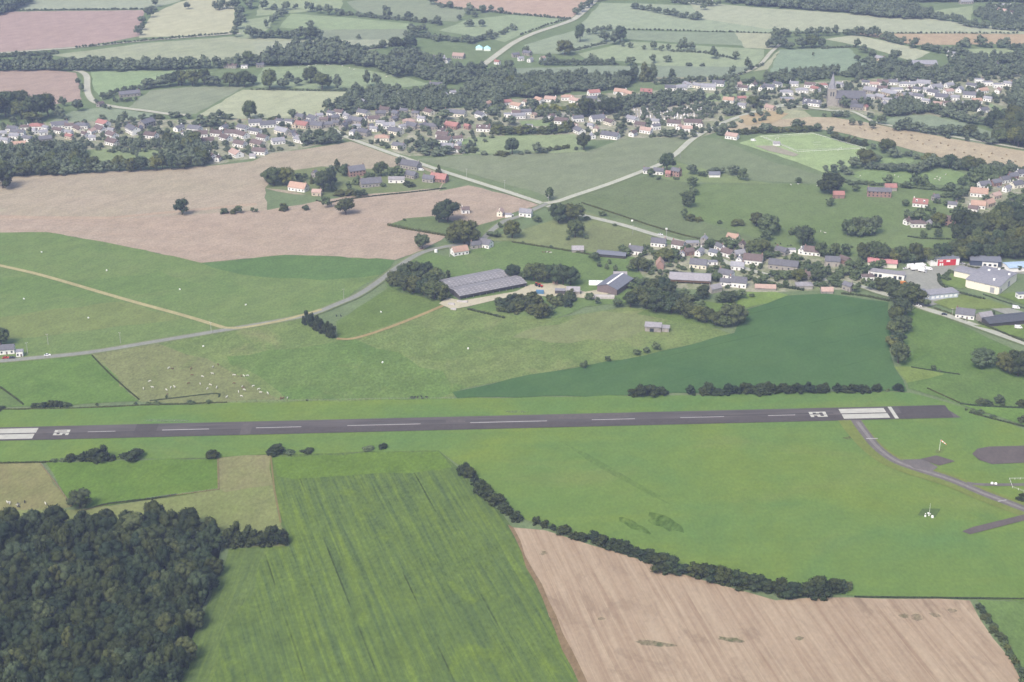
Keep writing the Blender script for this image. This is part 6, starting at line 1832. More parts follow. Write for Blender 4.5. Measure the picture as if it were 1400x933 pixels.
for u, v, h, w in ((418, 445, 20, 12), (426, 449, 21, 13), (433, 453, 21, 13), (440, 456, 21, 14), (447, 460, 21, 13), (454, 463, 20, 13)):
    T(u, v, h, w, 'column', LEAFDK, desc='dense upright dark tree', where='in the straight row below the lane')
T(2, 473, 26, 24, desc='dark tree', where='behind the white farmhouse at the left edge')
row([(48, 557), (60, 557), (75, 556), (95, 556)], 8, .6, 12, 'bush', mat=LEAFDK, where='in the dark bush row above the left runway end')
hedge([(-40, 562), (30, 560), (100, 559), (190, 555), (250, 553), (310, 551)], 1.0, 1.2, 'along the north edge of the airfield', 'long thin hedge')
for u, v, h, w in ((132, 555, 5, 5), (186, 553, 4, 6), (203, 554, 5, 8), (214, 554, 6, 12), (228, 545, 5, 4), (261, 553, 5, 13), (286, 552, 6, 10), (-4, 561, 6, 20), (248, 553, 3, 5), (420, 549, 3, 5), (565, 546, 3, 8), (578, 546, 3, 5)):
    T(u, v, h, w, 'bush', LEAFDK, where='in the hedge between the cow pasture and the airfield')
hedge([(126, 487), (148, 510), (170, 530), (190, 547)], .7, .8, 'on the left side of the cow pasture', 'thin boundary hedge')
hedge([(0, 530), (18, 543), (32, 554)], .9, 1.0, 'in the corner field at the left edge', 'thin boundary hedge')
hedge([(205, 549), (240, 545), (295, 539), (299, 544)], .6, .8, 'at the foot of the cow pasture', 'thin low hedge')
# south of the runway
for u, v, h, w in ((74, 632, 5, 12), (86, 632, 6, 12), (97, 631, 11, 15), (110, 631, 13, 16), (118, 631, 16, 10), (126, 631, 12, 14), (137, 631, 25, 29), (152, 630, 9, 16), (180, 630, 18, 33), (291, 627, 15, 19)):
    T(u, v, h, w, 'bush', LEAFDK, where='in the dark bushes below the left runway end')
for u, v, h, w in ((379, 622, 15, 22), (370, 622, 8, 14), (398, 621, 6, 18), (420, 620, 7, 19), (503, 616, 6, 19), (524, 615, 9, 13)):
    T(u, v, h, w, 'bush', LEAFDK, where='at the top edge of the striped crop')
hedge([(-40, 635), (55, 633), (70, 632)], 1.2, 1.5, 'above the worn brown pasture', 'thin dark hedge')
hedge([(125, 696), (150, 690), (200, 684), (240, 678)], .7, .9, 'in front of the wood below the paddock', 'thin brownish hedge')
T(110, 697, 28, 30, desc='round lone tree', where='in front of the wood beside the green paddock')
for u, v, h, w in ((321, 748, 37, 28), (338, 746, 29, 26), (352, 746, 27, 26), (366, 746, 27, 26), (380, 746, 28, 26), (390, 745, 24, 18)):
    T(u, v, h, w, mat=LEAFDK, key='bush', where='in the short dense tree row right of the wood')
for u, v, h, w in ((634, 650, 19, 17), (643, 655, 18, 18), (650, 664, 14, 13), (657, 676, 22, 20), (664, 682, 22, 22), (677, 691, 22, 26), (690, 700, 15, 20), (697, 705, 12, 12), (706, 712, 14, 20), (733, 717, 12, 13), (745, 721, 11, 13), (757, 725, 9, 11), (771, 732, 15, 21), (784, 737, 12, 14), (795, 740, 13, 20)):
    T(u, v, h, w, 'bush', mat=LEAFDK, where='in the string of round trees between airfield and crop')
row([(808, 742), (830, 749), (860, 758), (885, 767), (903, 772)], 15, .45, 20, 'bush', mat=LEAFDK, where='in the thick hedge above the pinkish stubble')
row([(908, 780), (925, 783), (945, 787), (965, 792), (985, 797)], 23, .45, 28, 'bush', mat=LEAFDK, where='in the thick hedge above the pinkish stubble')
row([(995, 798), (1020, 804), (1045, 810)], 19, .45, 26, 'bush', mat=LEAFDK, where='in the thick hedge above the pinkish stubble')
row([(1065, 815), (1080, 817), (1100, 818), (1120, 816), (1138, 813)], 27, .4, 30, 'bush', mat=LEAFDK, where='in the big clump at the end of the stubble hedge')
T(1150, 810, 18, 20, 'bush'); T(1160, 808, 15, 12, 'bush')
hedge([(1168, 817), (1230, 818), (1330, 819), (1400, 820), (1450, 820)], 0.7, 0.8, 'between the airfield and the pinkish stubble', 'thin low hedge')
row([(1341, 834), (1350, 848), (1360, 864), (1370, 880), (1380, 898), (1392, 915), (1402, 935)], 9, .6, 12, 'bush', where='in the bushy line at the lower right corner')
# the wood in the foreground
WOOD_POLY = [(-30, 734), (0, 730), (100, 727), (200, 724), (276, 726), (296, 736), (304, 752), (298, 780), (282, 830), (262, 890), (246, 935), (232, 972), (-30, 972)]
grove(WOOD_POLY, 34, .74, 27, 'wood', where='WOOD', hv=.22)

# ------------------------------------------------------------------ planting
LANDMARKS = [('the left end of the runway', 40, 594), ('the right end of the runway', 1240, 566), ('the windsock', 1285, 612), ('the long cattle barns', 665, 390), ('the blue roofed barn', 842, 395),
             ('the big cream warehouse', 1360, 390), ('the white and red hall', 1290, 357), ('the church', 1155, 130), ('the football ground', 1110, 200), ('the graveyard', 910, 155), ('the road junction', 745, 280),
             ('the hay barn in the hamlet', 943, 380), ('the hut in the pasture', 897, 450), ('the walled farm', 505, 250), ('the bending road', 120, 115), ('the stone farm', 175, 130), ('the cyan marquees', 660, 66),
             ('the orange roofed house by the lane', 628, 345), ('the meadow farm', 1203, 268), ('the brick house with dormers', 1301, 305), ('the village square', 740, 160), ('the far road', 740, 40),
             ('the straw coloured field', 260, 25), ('the pale green field', 410, 140), ('the bare field', 250, 310), ('the dark green crop', 1000, 490), ('the farmhouse in the western village', 180, 182),
             ('the blue green crop', 1110, 88), ('the eastern woodland', 1370, 325), ('the stubble field with bales', 1260, 190), ('the white depot', 1211, 378), ('the pink field at the top', 700, 5)]


def relation(u, v):
    n, lu, lv = min(LANDMARKS, key=lambda l: abs(l[1] - u) + 2.0 * abs(l[2] - v))
    du, dv = u - lu, v - lv
    if abs(du) >= 1.3 * abs(dv):
        return ('right of ' if du > 0 else 'left of ') + n
    return ('below ' if dv > 0 else 'above ') + n


ORD = ['leftmost', 'second', 'third', 'fourth', 'fifth', 'sixth', 'seventh', 'eighth', 'ninth', 'tenth', 'eleventh', 'twelfth', 'thirteenth', 'fourteenth', 'fifteenth', 'sixteenth', 'seventeenth', 'eighteenth', 'nineteenth', 'twentieth',
       '21st', '22nd', '23rd', '24th', '25th', '26th', '27th', '28th', '29th', '30th', '31st', '32nd', '33rd', '34th', '35th', '36th', '37th', '38th', '39th', '40th']


def fit(txt):
    w = txt.split()
    return ' '.join(w[:16])


def label_all(entries):
    """entries: (object, description, where, u): same description and place are told apart from left to right"""
    groups = {}
    for e in entries:
        groups.setdefault((e[1], e[2]), []).append(e)
    for (desc, where), es in groups.items():
        es.sort(key=lambda e: e[3])
        n = len(es)
        for i, e in enumerate(es):
            if n == 1:
                t = f'{desc} {where}'
            elif i == 0:
                t = f'leftmost {desc} {where}'
            elif i == n - 1:
                t = f'rightmost {desc} {where}'
            else:
                t = f'{desc}, {ORD[min(i, 39)]} from left, {where}'
            e[0]['label'] = fit(t)


def plant_desc(it, siblings):
    if it['desc']:
        return it['desc']
    k = it['key']
    r = it['h'] / max(it['w'], .1)
    size = 'tall' if it['h'] > 13 else ('small' if it['h'] < 6 else '')
    form = 'broad' if r < 0.8 else ('slender' if r > 1.35 else 'round')
    nm = {'round': 'green tree', 'bush': 'dark bush' if it['h'] < 6 else 'bushy tree', 'column': 'upright tree', 'cone': 'conifer', 'wood': 'tree'}[k]
    return ' '.join(x for x in (size, form if k in ('round', 'bush') else '', nm) if x)


TREE_NAME = {'round': 'broadleaf_tree', 'bush': 'bush', 'column': 'poplar_tree', 'cone': 'conifer_tree', 'wood': 'woodland_tree'}
TREE_CAT = {'round': 'tree', 'bush': 'bush', 'column': 'tree', 'cone': 'tree', 'wood': 'tree'}
inview = lambda it: -25 < it['u'] < 1425 and it['v'] < 990
LIMIT = {'round': 300, 'bush': 220, 'column': 60, 'cone': 60, 'wood': 300}
single, mass = [], []
for key in LIMIT:
    its = [i for i in ITEMS if i['key'] == key]
    cand = [i for i in its if not i['stuff'] and inview(i)]
    cand.sort(key=lambda i: -(i['hp'] * i['w'] * scale(i['v'])))
    single += cand[:LIMIT[key]]
    chosen = set(id(i) for i in cand[:LIMIT[key]])
    mass += [i for i in its if id(i) not in chosen]

rg = random.Random(11)
entries = []
for n_, it in enumerate(single):
    key = it['key']
    vi = rg.randrange(len(LIB[key]))
    mat = it['mat'] or ((LEAFDK if rg.random() < .78 else LEAF) if key == 'wood' else (LEAFMID if rg.random() < (.45 if it['v'] < 365 else .25) else LEAF))
    root = empty(TREE_NAME[key], (it['x'], it['y'], zat(it['x'], it['y']) - 0.05), rg.uniform(0, 6.28))
    tw = it['w'] * 1.12
    if key == 'wood':                       # a few broad old crowns stand over the rest
        k_ = rg.choice((.8, .9, 1.0, 1.05, 1.35))
        tw *= k_
        it['h'] *= .9 + .1 * k_
    root.scale = (tw, tw * rg.uniform(.92, 1.08), it['h'])
    root['category'] = TREE_CAT[key]
    link('crown', crown_of(key, vi, mat), root)
    if not (key == 'bush' and it['h'] < 4):
        link('trunk', TRUNKS[n_ % 4], root)
    if key == 'wood':
        root['label'] = 'dark broadleaf tree standing in the dense wood at the lower left'
        root['group'] = 'trees of the dense wood'
    else:
        if it['where']:
            root['group'] = 'trees ' + it['where']
        entries.append((root, plant_desc(it, None), it['where'] or relation(it['u'], it['v']), it['u']))
label_all(entries)

# the rest reads as woods and hedges far away: one mass
ARR = {k: [crown_arrays('round' if k == 'round' else 'bush', 9, 120, 0.085 if k == 'round' else 0.095, 500 + i, ICO1, 0.12 if k == 'round' else 0) for i in range(4)] for k in ('round', 'bush')}
V, FT, FQ, TT, TQ, MT, MQ = [], [], [], [], [], [], []
base = 0
for it in mass:
    k = 'round' if it['key'] in ('round', 'wood', 'column', 'cone') else 'bush'
    v, ft, fq, tt, tq = ARR[k][rg.randrange(4)]
    a = rg.uniform(0, 6.28)
    R = np.array(((math.cos(a), -math.sin(a), 0), (math.sin(a), math.cos(a), 0), (0, 0, 1)))
    V.append((v @ R.T) * np.array((it['w'] * 1.12, it['w'] * 1.12, it['h'])) + np.array((it['x'], it['y'], zat(it['x'], it['y']) - .05)))
    FT.append(ft + base)
    FQ.append(fq + base)
    t0 = rg.uniform(-.1, .5)
    TT.append(tt + t0)
    TQ.append(np.clip(tq * .8 + t0, 0, 1.2))
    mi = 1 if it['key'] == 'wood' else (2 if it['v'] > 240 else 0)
    MT.append(np.full(len(ft), mi))
    MQ.append(np.full(len(fq), mi))
    base += len(v)
print('single', len(single), 'mass', len(mass))
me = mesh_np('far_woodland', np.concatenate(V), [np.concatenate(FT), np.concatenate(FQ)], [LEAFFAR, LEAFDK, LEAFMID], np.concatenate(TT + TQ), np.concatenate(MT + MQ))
tag(link('far_woodland', me), 'far woods, hedgerows and garden greenery that read as one mass', 'woodland', None, 'stuff')

label_all([(o, d, w, c[0]) for o, d, w, c in HEDGES])
for o, d, w, c in HEDGES:
    o['category'] = 'hedge'
    o['group'] = 'hedges and field boundaries'
label_all([(o, d, w or relation(u, v), u) for o, d, w, u, v in HOUSES])
for o, d, w, u, v in HOUSES:
    if w:
        o['group'] = 'houses ' + w

# ------------------------------------------------------------------ animals
HIDEW = plain('white_hide', (0.62, 0.60, 0.54), var=.06)
HIDEB = plain('brown_hide', (0.16, 0.09, 0.06), var=.15)
HIDEK = plain('black_hide', (0.03, 0.03, 0.03), var=.1)


def cow_mesh(name, mat, head_down):
    """a standing cow as one skinned body: deep chest, jointed legs, neck carrying the head"""
    hz_ = 0.55 if head_down else 1.35
    P = [(-.75, 0, 1.12, .26), (-.30, 0, 1.08, .33), (.25, 0, 1.06, .34), (.65, 0, 1.15, .28), (1.0, 0, 1.10 if head_down else 1.35, .18), (1.25, 0, hz_ + .08, .15), (1.55, 0, hz_ - .12, .10)]
    E = [(i, i + 1) for i in range(6)]
    for s in (-1, 1):
        b = len(P)
        P += [(.60, s * .19, .80, .13), (.60, s * .19, .45, .075), (.62, s * .19, .04, .06)]
        E += [(3, b), (b, b + 1), (b + 1, b + 2)]
        b = len(P)
        P += [(-.72, s * .19, .80, .15), (-.86, s * .19, .46, .075), (-.78, s * .19, .04, .06)]
        E += [(0, b), (b, b + 1), (b + 1, b + 2)]
        b = len(P)
        P += [(1.22, s * .24, hz_ + .18, .045)]
        E += [(5, b)]
    b = len(P)
    P += [(-1.02, 0, 1.05, .035), (-1.06, 0, .55, .03)]
    E += [(0, b), (b, b + 1)]
    me = bpy.data.meshes.new(name + '_base')
    me.from_pydata([p[:3] for p in P], E, [])
    o = bpy.data.objects.new(name + '_base', me)
    COL.objects.link(o)
    o.modifiers.new('skin', 'SKIN')
    for i, p in enumerate(P):
        me.skin_vertices[0].data[i].radius = (p[3], p[3])
    me.skin_vertices[0].data[1].use_root = True
    sub = o.modifiers.new('sub', 'SUBSURF')
    sub.levels = sub.render_levels = 1
    bpy.context.view_layer.update()
    out = bpy.data.meshes.new_from_object(o.evaluated_get(bpy.context.evaluated_depsgraph_get()))
    out.name = name
    bpy.data.objects.remove(o)
    out.materials.clear()
    out.materials.append(mat)
    return out


COWS = {(c, h): cow_mesh('cow', m_, h) for c, m_ in (('white', HIDEW), ('brown', HIDEB), ('black', HIDEK)) for h in (0, 1)}


def herd(colour, pts, label, group, cat='cow', sc_=.92):
    for i, (u, v) in enumerate(pts):
        x, y = ground(u, v)
        o = link('cow', COWS[(colour, rg.random() < .65)], None, (x, y, zat(x, y)), rg.uniform(0, 6.28))
        o.scale = (sc_,) * 3
        tag(o, label, cat, group)


cow4 = [(925, 155), (1165, 150), (1163, 187), (1107, 203), (1280, 195), (1355, 198), (1335, 200), (820, 228), (785, 268), (835, 262), (910, 275), (935, 262), (955, 260), (1095, 242), (1150, 248), (1135, 268), (1185, 263), (1325, 258), (1305, 285), (1385, 255), (1320, 310), (1240, 315), (1335, 275)]
herd('white', [(a / 4, 466 + b / 4) for a, b in cow4] + [(350 + a / 4, 466 + b / 4) for a, b in ((15, 272), (25, 290), (65, 295), (172, 320))], 'white cow in the herd on the tan pasture north of the runway', 'white cows of the pasture herd')
herd('brown', [(a / 4, 466 + b / 4) for a, b in ((945, 160), (1045, 160), (1050, 195), (1030, 240), (1280, 240), (1193, 135), (1320, 200), (1330, 264), (915, 300))] + [(350 + a / 4, 466 + b / 4) for a, b in ((135, 320), (150, 321), (140, 324))], 'brown cow in the herd on the tan pasture north of the runway', 'brown cows of the pasture herd')
herd('white', [(a / 4, 466 + b / 4) for a, b in ((40, 890), (55, 898), (48, 893), (100, 905), (250, 900))], 'white cow on the worn brown pasture at the left edge', 'white cows of the brown pasture')
herd('black', [(25, 691), (34, 688), (26, 695)], 'black cow on the worn brown pasture at the left edge', 'black cows of the brown pasture')
herd('black', [(1060, 334), (1067, 335), (1077, 337), (1081, 337)], 'black cow in the meadow behind the hamlet', 'black cows behind the hamlet')
herd('black', [(460, 433), (466, 433)], 'black cow in the triangular meadow below the grove', 'black cows of the triangular meadow')
herd('black', [(563, 545), (567, 545), (571, 545), (576, 544), (583, 545)], 'black cow by the fence just north of the runway', 'black cows by the fence')
herd('brown', [(742, 346), (746, 346), (751, 346)], 'brown cow in the meadow above the barns', 'brown cows of the barn meadow')
herd('white', [(748, 346), (753, 347)], 'white cow in the meadow above the barns', 'white cows of the barn meadow')
herd('white', [(1176, 242), (1223, 241), (1228, 243), (1278, 246), (1285, 245), (1293, 240), (1284, 248), (1281, 243)], 'white cow in the bright paddocks inside the thick hedges', 'white cows of the bright paddocks')
herd('white', [(412, 89), (422, 91), (432, 90), (447, 90), (450, 89), (440, 96), (468, 91), (478, 94), (484, 96), (500, 103), (528, 106), (408, 93)], 'white cow far off in the meadow by the valley wood', 'white cows of the valley meadow')
herd('white', [(1117, 255), (1128, 320), (1081, 254), (1091, 253), (1122, 318)], 'white cow in the broad meadow behind the hamlet', 'white cows of the broad meadow')

# ------------------------------------------------------------------ bales
bm_ = MB()
n_ = 14
ring = [(0.65 * math.cos(2 * math.pi * k / n_), 0.65 + 0.65 * math.sin(2 * math.pi * k / n_)) for k in range(n_)]
bm_.extrude_x(ring, -.6, .6)
ring2 = [(0.58 * math.cos(2 * math.pi * k / n_), 0.65 + 0.58 * math.sin(2 * math.pi * k / n_)) for k in range(n_)]
bm_.extrude_x(ring2, -.66, .66)
BALEW = bm_.mesh('bale', PAINT)
BALES = bm_.mesh('bale', plain('straw', (0.30, 0.25, 0.16), var=.2))
ents = []
for u, v, wh in ((57, 346, 'upper'), (146, 371, 'upper'), (246, 397, 'middle'), (336, 418, 'right'), (33, 410, 'left'), (121, 436, 'lower')):
    x, y = ground(u, v)
    o = link('bale', BALEW, None, (x, y, zat(x, y)), rg.uniform(0, 3))
    o.scale = (.82,) * 3
    o['category'] = 'bale'
    o['group'] = 'small white bales in the meadows'
    ents.append((o, 'small white bale', 'on the wide green meadow left of the lane', u))
for u, v in ((278, 475), (523, 497), (640, 478), (521, 428)):
    x, y = ground(u, v)
    o = link('bale', BALEW, None, (x, y, zat(x, y)), rg.uniform(0, 3))
    o.scale = (.82,) * 3
    o['category'] = 'bale'
    o['group'] = 'small white bales in the meadows'
    ents.append((o, 'small white bale', 'in the pasture between lane and runway', u))
label_all(ents)
for u, v in ((1154, 172), (1161, 170), (1176, 176), (1182, 179), (1192, 178), (1200, 184), (1212, 181), (1222, 186), (1232, 184), (1246, 190), (1254, 193), (1262, 198), (1246, 186), (1270, 193), (1280, 202), (1296, 200), (1305, 206), (1318, 210), (1332, 206), (1342, 213), (1356, 211), (1370, 218), (1376, 213), (1388, 222), (1228, 190), (1286, 197), (1352, 216)):
    x, y = ground(u, v)
    o = link('bale', BALES, None, (x, y, zat(x, y)), rg.uniform(0, 3))
    o.scale = (1.25,) * 3
    tag(o, 'round straw bale on the golden stubble strip right of the church', 'bale', 'round bales on the golden stubble')

# ------------------------------------------------------------------ graves
GR = []
for k in range(3):
    mb = MB().box((0, .5, .12), (.9, 1.9, .3)).box((0, 1.45, .55), (.85, .16, 1.1), taper=.85)
    if k == 1:
        mb.box((0, 1.45, 1.35), (.14, .14, .9)).box((0, 1.45, 1.5), (.6, .14, .14))
    GR.append(mb.mesh('gravestone', (plain('pale_granite', (.55, .54, .53)), plain('grey_granite', (.30, .30, .31)), plain('white_marble', (.75, .74, .72)))[k]))
v = 149.5
gpoly = [(864, 150), (882, 147), (935, 143), (962, 142), (964, 156), (948, 162), (900, 165), (868, 163)]
n_ = 0
while v < 165:
    u = 862.0
    while u < 966:
        if inside(gpoly, u, v) and rg.random() < .72 and n_ < 190:
            x, y = ground(u + rg.uniform(-.5, .5), v + rg.uniform(-.2, .2))
            o = link('gravestone', GR[rg.randrange(3)], None, (x, y, zat(x, y)), rg.uniform(-.1, .1))
            o.scale = (1.35, 1.35, 1.35)
            tag(o, 'pale gravestone among the crowded rows of the village graveyard', 'gravestone', 'graves of the village graveyard')
            n_ += 1
        u += 4.6
    v += 1.35

# ------------------------------------------------------------------ vehicles
TYRE = None


def wheel_mesh():
    a = [2 * math.pi * k / 14 for k in range(14)]
    t = MB()
    t.add([(.32 * math.cos(q), -.1, .32 * math.sin(q)) for q in a] + [(.32 * math.cos(q), .1, .32 * math.sin(q)) for q in a], [tuple(range(14)), tuple(range(14, 28))[::-1]] + [(i, 14 + i, 14 + (i + 1) % 14, (i + 1) % 14) for i in range(14)])
    return t.mesh('wheel', BLACK)


WHEEL = wheel_mesh()


def car(u, v, rot, paint, label, van=False, cat=None, long_=4.3):
    x, y = ground(u, v)
    o = empty('van' if van else 'car', (x, y, zat(x, y)), math.radians(rot))
    tag(o, label, cat or ('van' if van else 'car'))
    L, W = (5.4, 2.0) if van else (long_, 1.75)
    h = L / 2
    if van:
        body = [(-h, .35), (h, .35), (h, 1.0), (h - .55, 1.25), (h - 1.3, 2.2), (-h + .1, 2.35), (-h, 2.2)]
    else:
        body = [(-h, .32), (h, .32), (h, .72), (h - .25, .86), (h - 1.15, .98), (-h + .55, 1.0), (-h, .9)]
    mb = MB()
    n = len(body)
    vs = [(a, -W / 2, b) for a, b in body] + [(a, W / 2, b) for a, b in body]
    mb.add(vs, [tuple(range(n)), tuple(range(n, 2 * n))[::-1]] + [(i, n + i, n + (i + 1) % n, (i + 1) % n) for i in range(n)])
    if not van:
        cab = [(h - 1.2, .97), (h - 1.85, 1.42), (-h + 1.15, 1.45), (-h + .45, .99)]
        g = MB()
        vs = [(a, -W / 2 + .08 + .1 * (b > 1.2), b) for a, b in cab] + [(a, W / 2 - .08 - .1 * (b > 1.2), b) for a, b in cab]
        g.add(vs, [(0, 1, 2, 3), (7, 6, 5, 4), (0, 4, 5, 1), (1, 5, 6, 2), (2, 6, 7, 3), (3, 7, 4, 0)])
        g.build('cabin_glass', GLASS, o)
        mb.box((-.32, 0, 1.47), (L - 3.2, W - .34, .06))
    else:
        MB().box((h - 1.05, 0, 1.72), (.06, W - .3, .62)).box((h - 1.7, -W / 2 - .01, 1.7), (.8, .04, .5)).box((h - 1.7, W / 2 + .01, 1.7), (.8, .04, .5)).build('cabin_glass', GLASS, o)
    mb.build('body', paint, o)
    for sx in (-1, 1):
        for sy in (-1, 1):
            link('wheel', WHEEL, o, (sx * (h - .8), sy * (W / 2 - .1), .32))
    for sy in (-1, 1):
        MB().box((h - .02, sy * (W / 2 - .3), .66), (.1, .34, .16)).build('headlight', PAINT, o)
    return o


def truck(u, v, rot, label, L=8.0, cabm=None):
    x, y = ground(u, v)
    o = empty('truck', (x, y, zat(x, y)), math.radians(rot))
    tag(o, label, 'truck')
    MB().box((-.9, 0, 2.35), (L - 2.2, 2.5, 2.7)).build('cargo_box', PAINT, o)
    MB().box((L / 2 - 1.0, 0, 1.55), (1.9, 2.35, 2.3)).build('cab', cabm or PAINT, o)
    MB().box((L / 2 - .04, 0, 2.05), (.06, 2.0, .85)).box((L / 2 - .7, -1.19, 2.0), (.9, .04, .7)).box((L / 2 - .7, 1.19, 2.0), (.9, .04, .7)).build('cab_glass', GLASS, o)
    MB().box((0, 0, .75), (L - .4, 1.0, .3)).build('chassis', BLACK, o)
    for sx in (-L / 2 + 1.3, -L / 2 + 2.5, L / 2 - 1.3):
        for sy in (-1, 1):
            w_ = link('wheel', WHEEL, o, (sx, sy * 1.05, .48))
            w_.scale = (1.5, 1.6, 1.5)


DKPAINT = plain('dark_car_paint', (.03, .035, .045), rough=.35, spec=.5, var=.05)
WCAR = plain('white_car_paint', (.75, .75, .75), rough=.35, spec=.5, var=.05)
RCAR = plain('red_car_paint', (.45, .03, .03), rough=.35, spec=.5, var=.05)
SCAR = plain('silver_car_paint', (.42, .43, .45), rough=.35, spec=.5, var=.05)
BCAR = plain('blue_car_paint', (.06, .12, .30), rough=.35, spec=.5, var=.05)
truck(1246, 367, 15, 'left white box truck parked behind the others on the estate')
truck(1252, 370.5, 10, 'front white box truck in the parked group on the estate', 9.0)
truck(1258, 367, 12, 'rear right white box truck in the parked group on the estate', 9.0)
truck(1261, 373, -30, 'white truck with its cab turned to the road on the estate', 7.0, SCAR)
car(1270, 370, -18, WCAR, 'white van parked right of the white trucks', van=True)
car(1316, 361.5, 5, SCAR, 'silver car parked right of the red hall')
car(1238, 368, 20, WCAR, 'small white car left of the white trucks')
car(1291, 431.5, -20, DKPAINT, 'dark car driving on the road below the office')
car(1256, 420, -25, WCAR, 'white car on the road beside the big tree row')
car(1245, 389.5, 5, DKPAINT, 'dark car parked behind the low office')
car(1235, 388.5, 5, plain('orange_paint', (.55, .22, .06)), 'orange van parked behind the low office', van=True)
car(1389, 422, -15, WCAR, 'white van by the corner of the estate road', van=True)
car(1392, 450, -5, WCAR, 'white camper van at the lower right edge of the estate', van=True)
car(1380, 434, 20, plain('cyan_paint', (.2, .5, .55)), 'light blue van above the dark shed', van=True)
car(65, 487.5, 8, WCAR, 'white car driving on the lane near the left edge')
car(17, 491, 8, DKPAINT, 'dark car parked before the white farmhouse at the left edge')
car(8, 491, 8, RCAR, 'red car parked before the white farmhouse at the left edge')
car(903, 322.5, -18, WCAR, 'white car driving on the hamlet road')
car(953, 183.5, 45, WCAR, 'white car on the village road near its curve')
car(1030, 193.5, 5, WCAR, 'white van parked by the football ground', van=True)
car(576, 234, 10, WCAR, 'white van parked by the stone farm buildings', van=True)
car(699, 295, 5, WCAR, 'white car parked near the road junction')
car(1390, 247, 25, WCAR, 'white car parked in the new housing estate')
car(1366, 257, 25, SCAR, 'silver car parked in the new housing estate')
for u, c_, m_ in ((632, 'white', WCAR), (638, 'red', RCAR), (643, 'white', WCAR), (648, 'blue', BCAR), (653, 'silver', SCAR), (657, 'white', WCAR)):
    pass
for i, (u, lb, m_) in enumerate(((632, 'leftmost car, white, in the row behind the cattle barns', WCAR), (637.5, 'red car in the row behind the cattle barns', RCAR), (642.5, 'white car right of the red one behind the cattle barns', WCAR), (647.5, 'blue car in the row behind the cattle barns', BCAR), (652.5, 'silver car in the row behind the cattle barns', SCAR), (657, 'dark car, rightmost in the row behind the cattle barns', DKPAINT))):
    car(u, 382.5 - i * .6, 75, m_, lb)
for i, u in enumerate((598, 604, 610)):
    x, y = ground(u, 389 - i * .6)
    o = empty('farm_trailer', (x, y, zat(x, y)), .3)
    tag(o, ('leftmost', 'middle', 'rightmost')[i] + ' cream farm trailer parked behind the cattle barns', 'trailer', 'trailers behind the cattle barns')
    MB().box((0, 0, 1.5), (4.2, 2.2, 1.7)).build('box_body', CREAM, o)
    MB().box((2.7, 0, .65), (1.6, .15, .15)).build('drawbar', GREYM, o)
    for sy in (-1, 1):
        w_ = link('wheel', WHEEL, o, (0, sy * 1.0, .42))
        w_.scale = (1.3, 1.3, 1.3)


def tractor(u, v, rot, label):
    x, y = ground(u, v)
    o = empty('tractor', (x, y, zat(x, y)), math.radians(rot))
    tag(o, label, 'tractor', None)
    MB().box((.9, 0, 1.25), (2.0, .9, .9), taper=.9).build('bonnet', RCAR, o)
    MB().box((-.6, 0, 1.95), (1.3, 1.35, 1.5), taper=.85).build('cab_glass', GLASS, o)
    MB().box((-.6, 0, 2.76), (1.35, 1.4, .14)).build('cab_roof', RCAR, o)
    for sx, s_ in ((-.7, 2.6), (1.4, 1.6)):
        for sy in (-1, 1):
            w_ = link('wheel', WHEEL, o, (sx, sy * .95, .32 * s_))
            w_.scale = (s_, s_ * .8, s_)
    MB().tube((1.2, .3, 1.6), (1.2, .3, 2.6), .06).build('exhaust', BLACK, o)


tractor(734, 392, 30, 'left red tractor in the dusty farmyard')
tractor(739, 393.5, -20, 'right red tractor in the dusty farmyard')
o = placed('container', 738, 403, -5, 'blue container in the farmyard', 'container', 4)
MB().box((0, 1.2, 1.3), (6.0, 2.4, 2.6)).build('body', plain('blue_container_paint', (.08, .18, .30)), o)
MB().box((3.03, 1.2, 1.3), (.08, 2.2, 2.3)).build('door', plain('blue_container_paint', (.08, .18, .30)), o)
for u, v, sx, sy, lb in ((617, 417.5, 5, 3, 'grey trough at the near corner of the cattle barns'), (632, 414, 8, 2.4, 'long pale feed trough below the cattle barns'), (620, 424, 4, 2.4, 'pale concrete slab trough on the grass below the barns')):
    o = placed('trough', u, v, -10, lb, 'trough', 3)
    MB().box((0, 0, .35), (sx, sy, .9)).box((0, 0, .86), (sx - .4, sy - .4, .16)).build('basin', CONC, o)
o = placed('water_tank', 596, 345, 0, 'small white tank beside the lane', 'tank', 3)
MB().tube((0, 0, 0), (0, 0, 2.2), 1.4, 1.3, 14).build('body', PAINT, o)
MB().tube((0, 0, 2.2), (0, 0, 2.55), 1.3, .3, 14).build('lid', PAINT, o)

# ------------------------------------------------------------------ airfield things
x, y = ground(1284, 617)
o = empty('windsock', (x, y, zat(x, y)))
tag(o, 'orange and white windsock on a tall pole beside the taxiway', 'windsock')
MB().tube((0, 0, 0), (0, 0, 7.2), .11, .07).build('pole', PAINT, o)
d = Vector((.80, -.25, -.55)).normalized()
p0 = Vector((0.15, 0, 7.0))
ORANGEC = plain('orange_cloth', (.72, .26, .10))
for k in range(5):
    r0, r1 = .5 - .06 * k, .5 - .06 * (k + 1)
    MB().tube(p0 + d * (.85 * k), p0 + d * (.85 * (k + 1)), r0, r1, 12).build('sleeve_band', PAINT if k % 2 else ORANGEC, o)
MB().tube(p0 - d * .06, p0 + d * .06, .54, .54, 12).build('hoop', GREYM, o)
x, y = ground(1270, 706)
o = empty('antenna', (x, y, zat(x, y)))
tag(o, 'slim white antenna mast with small white boxes on the airfield grass', 'antenna')
MB().tube((0, 0, 0), (0, 0, 8.0), .09, .04).build('mast', PAINT, o)
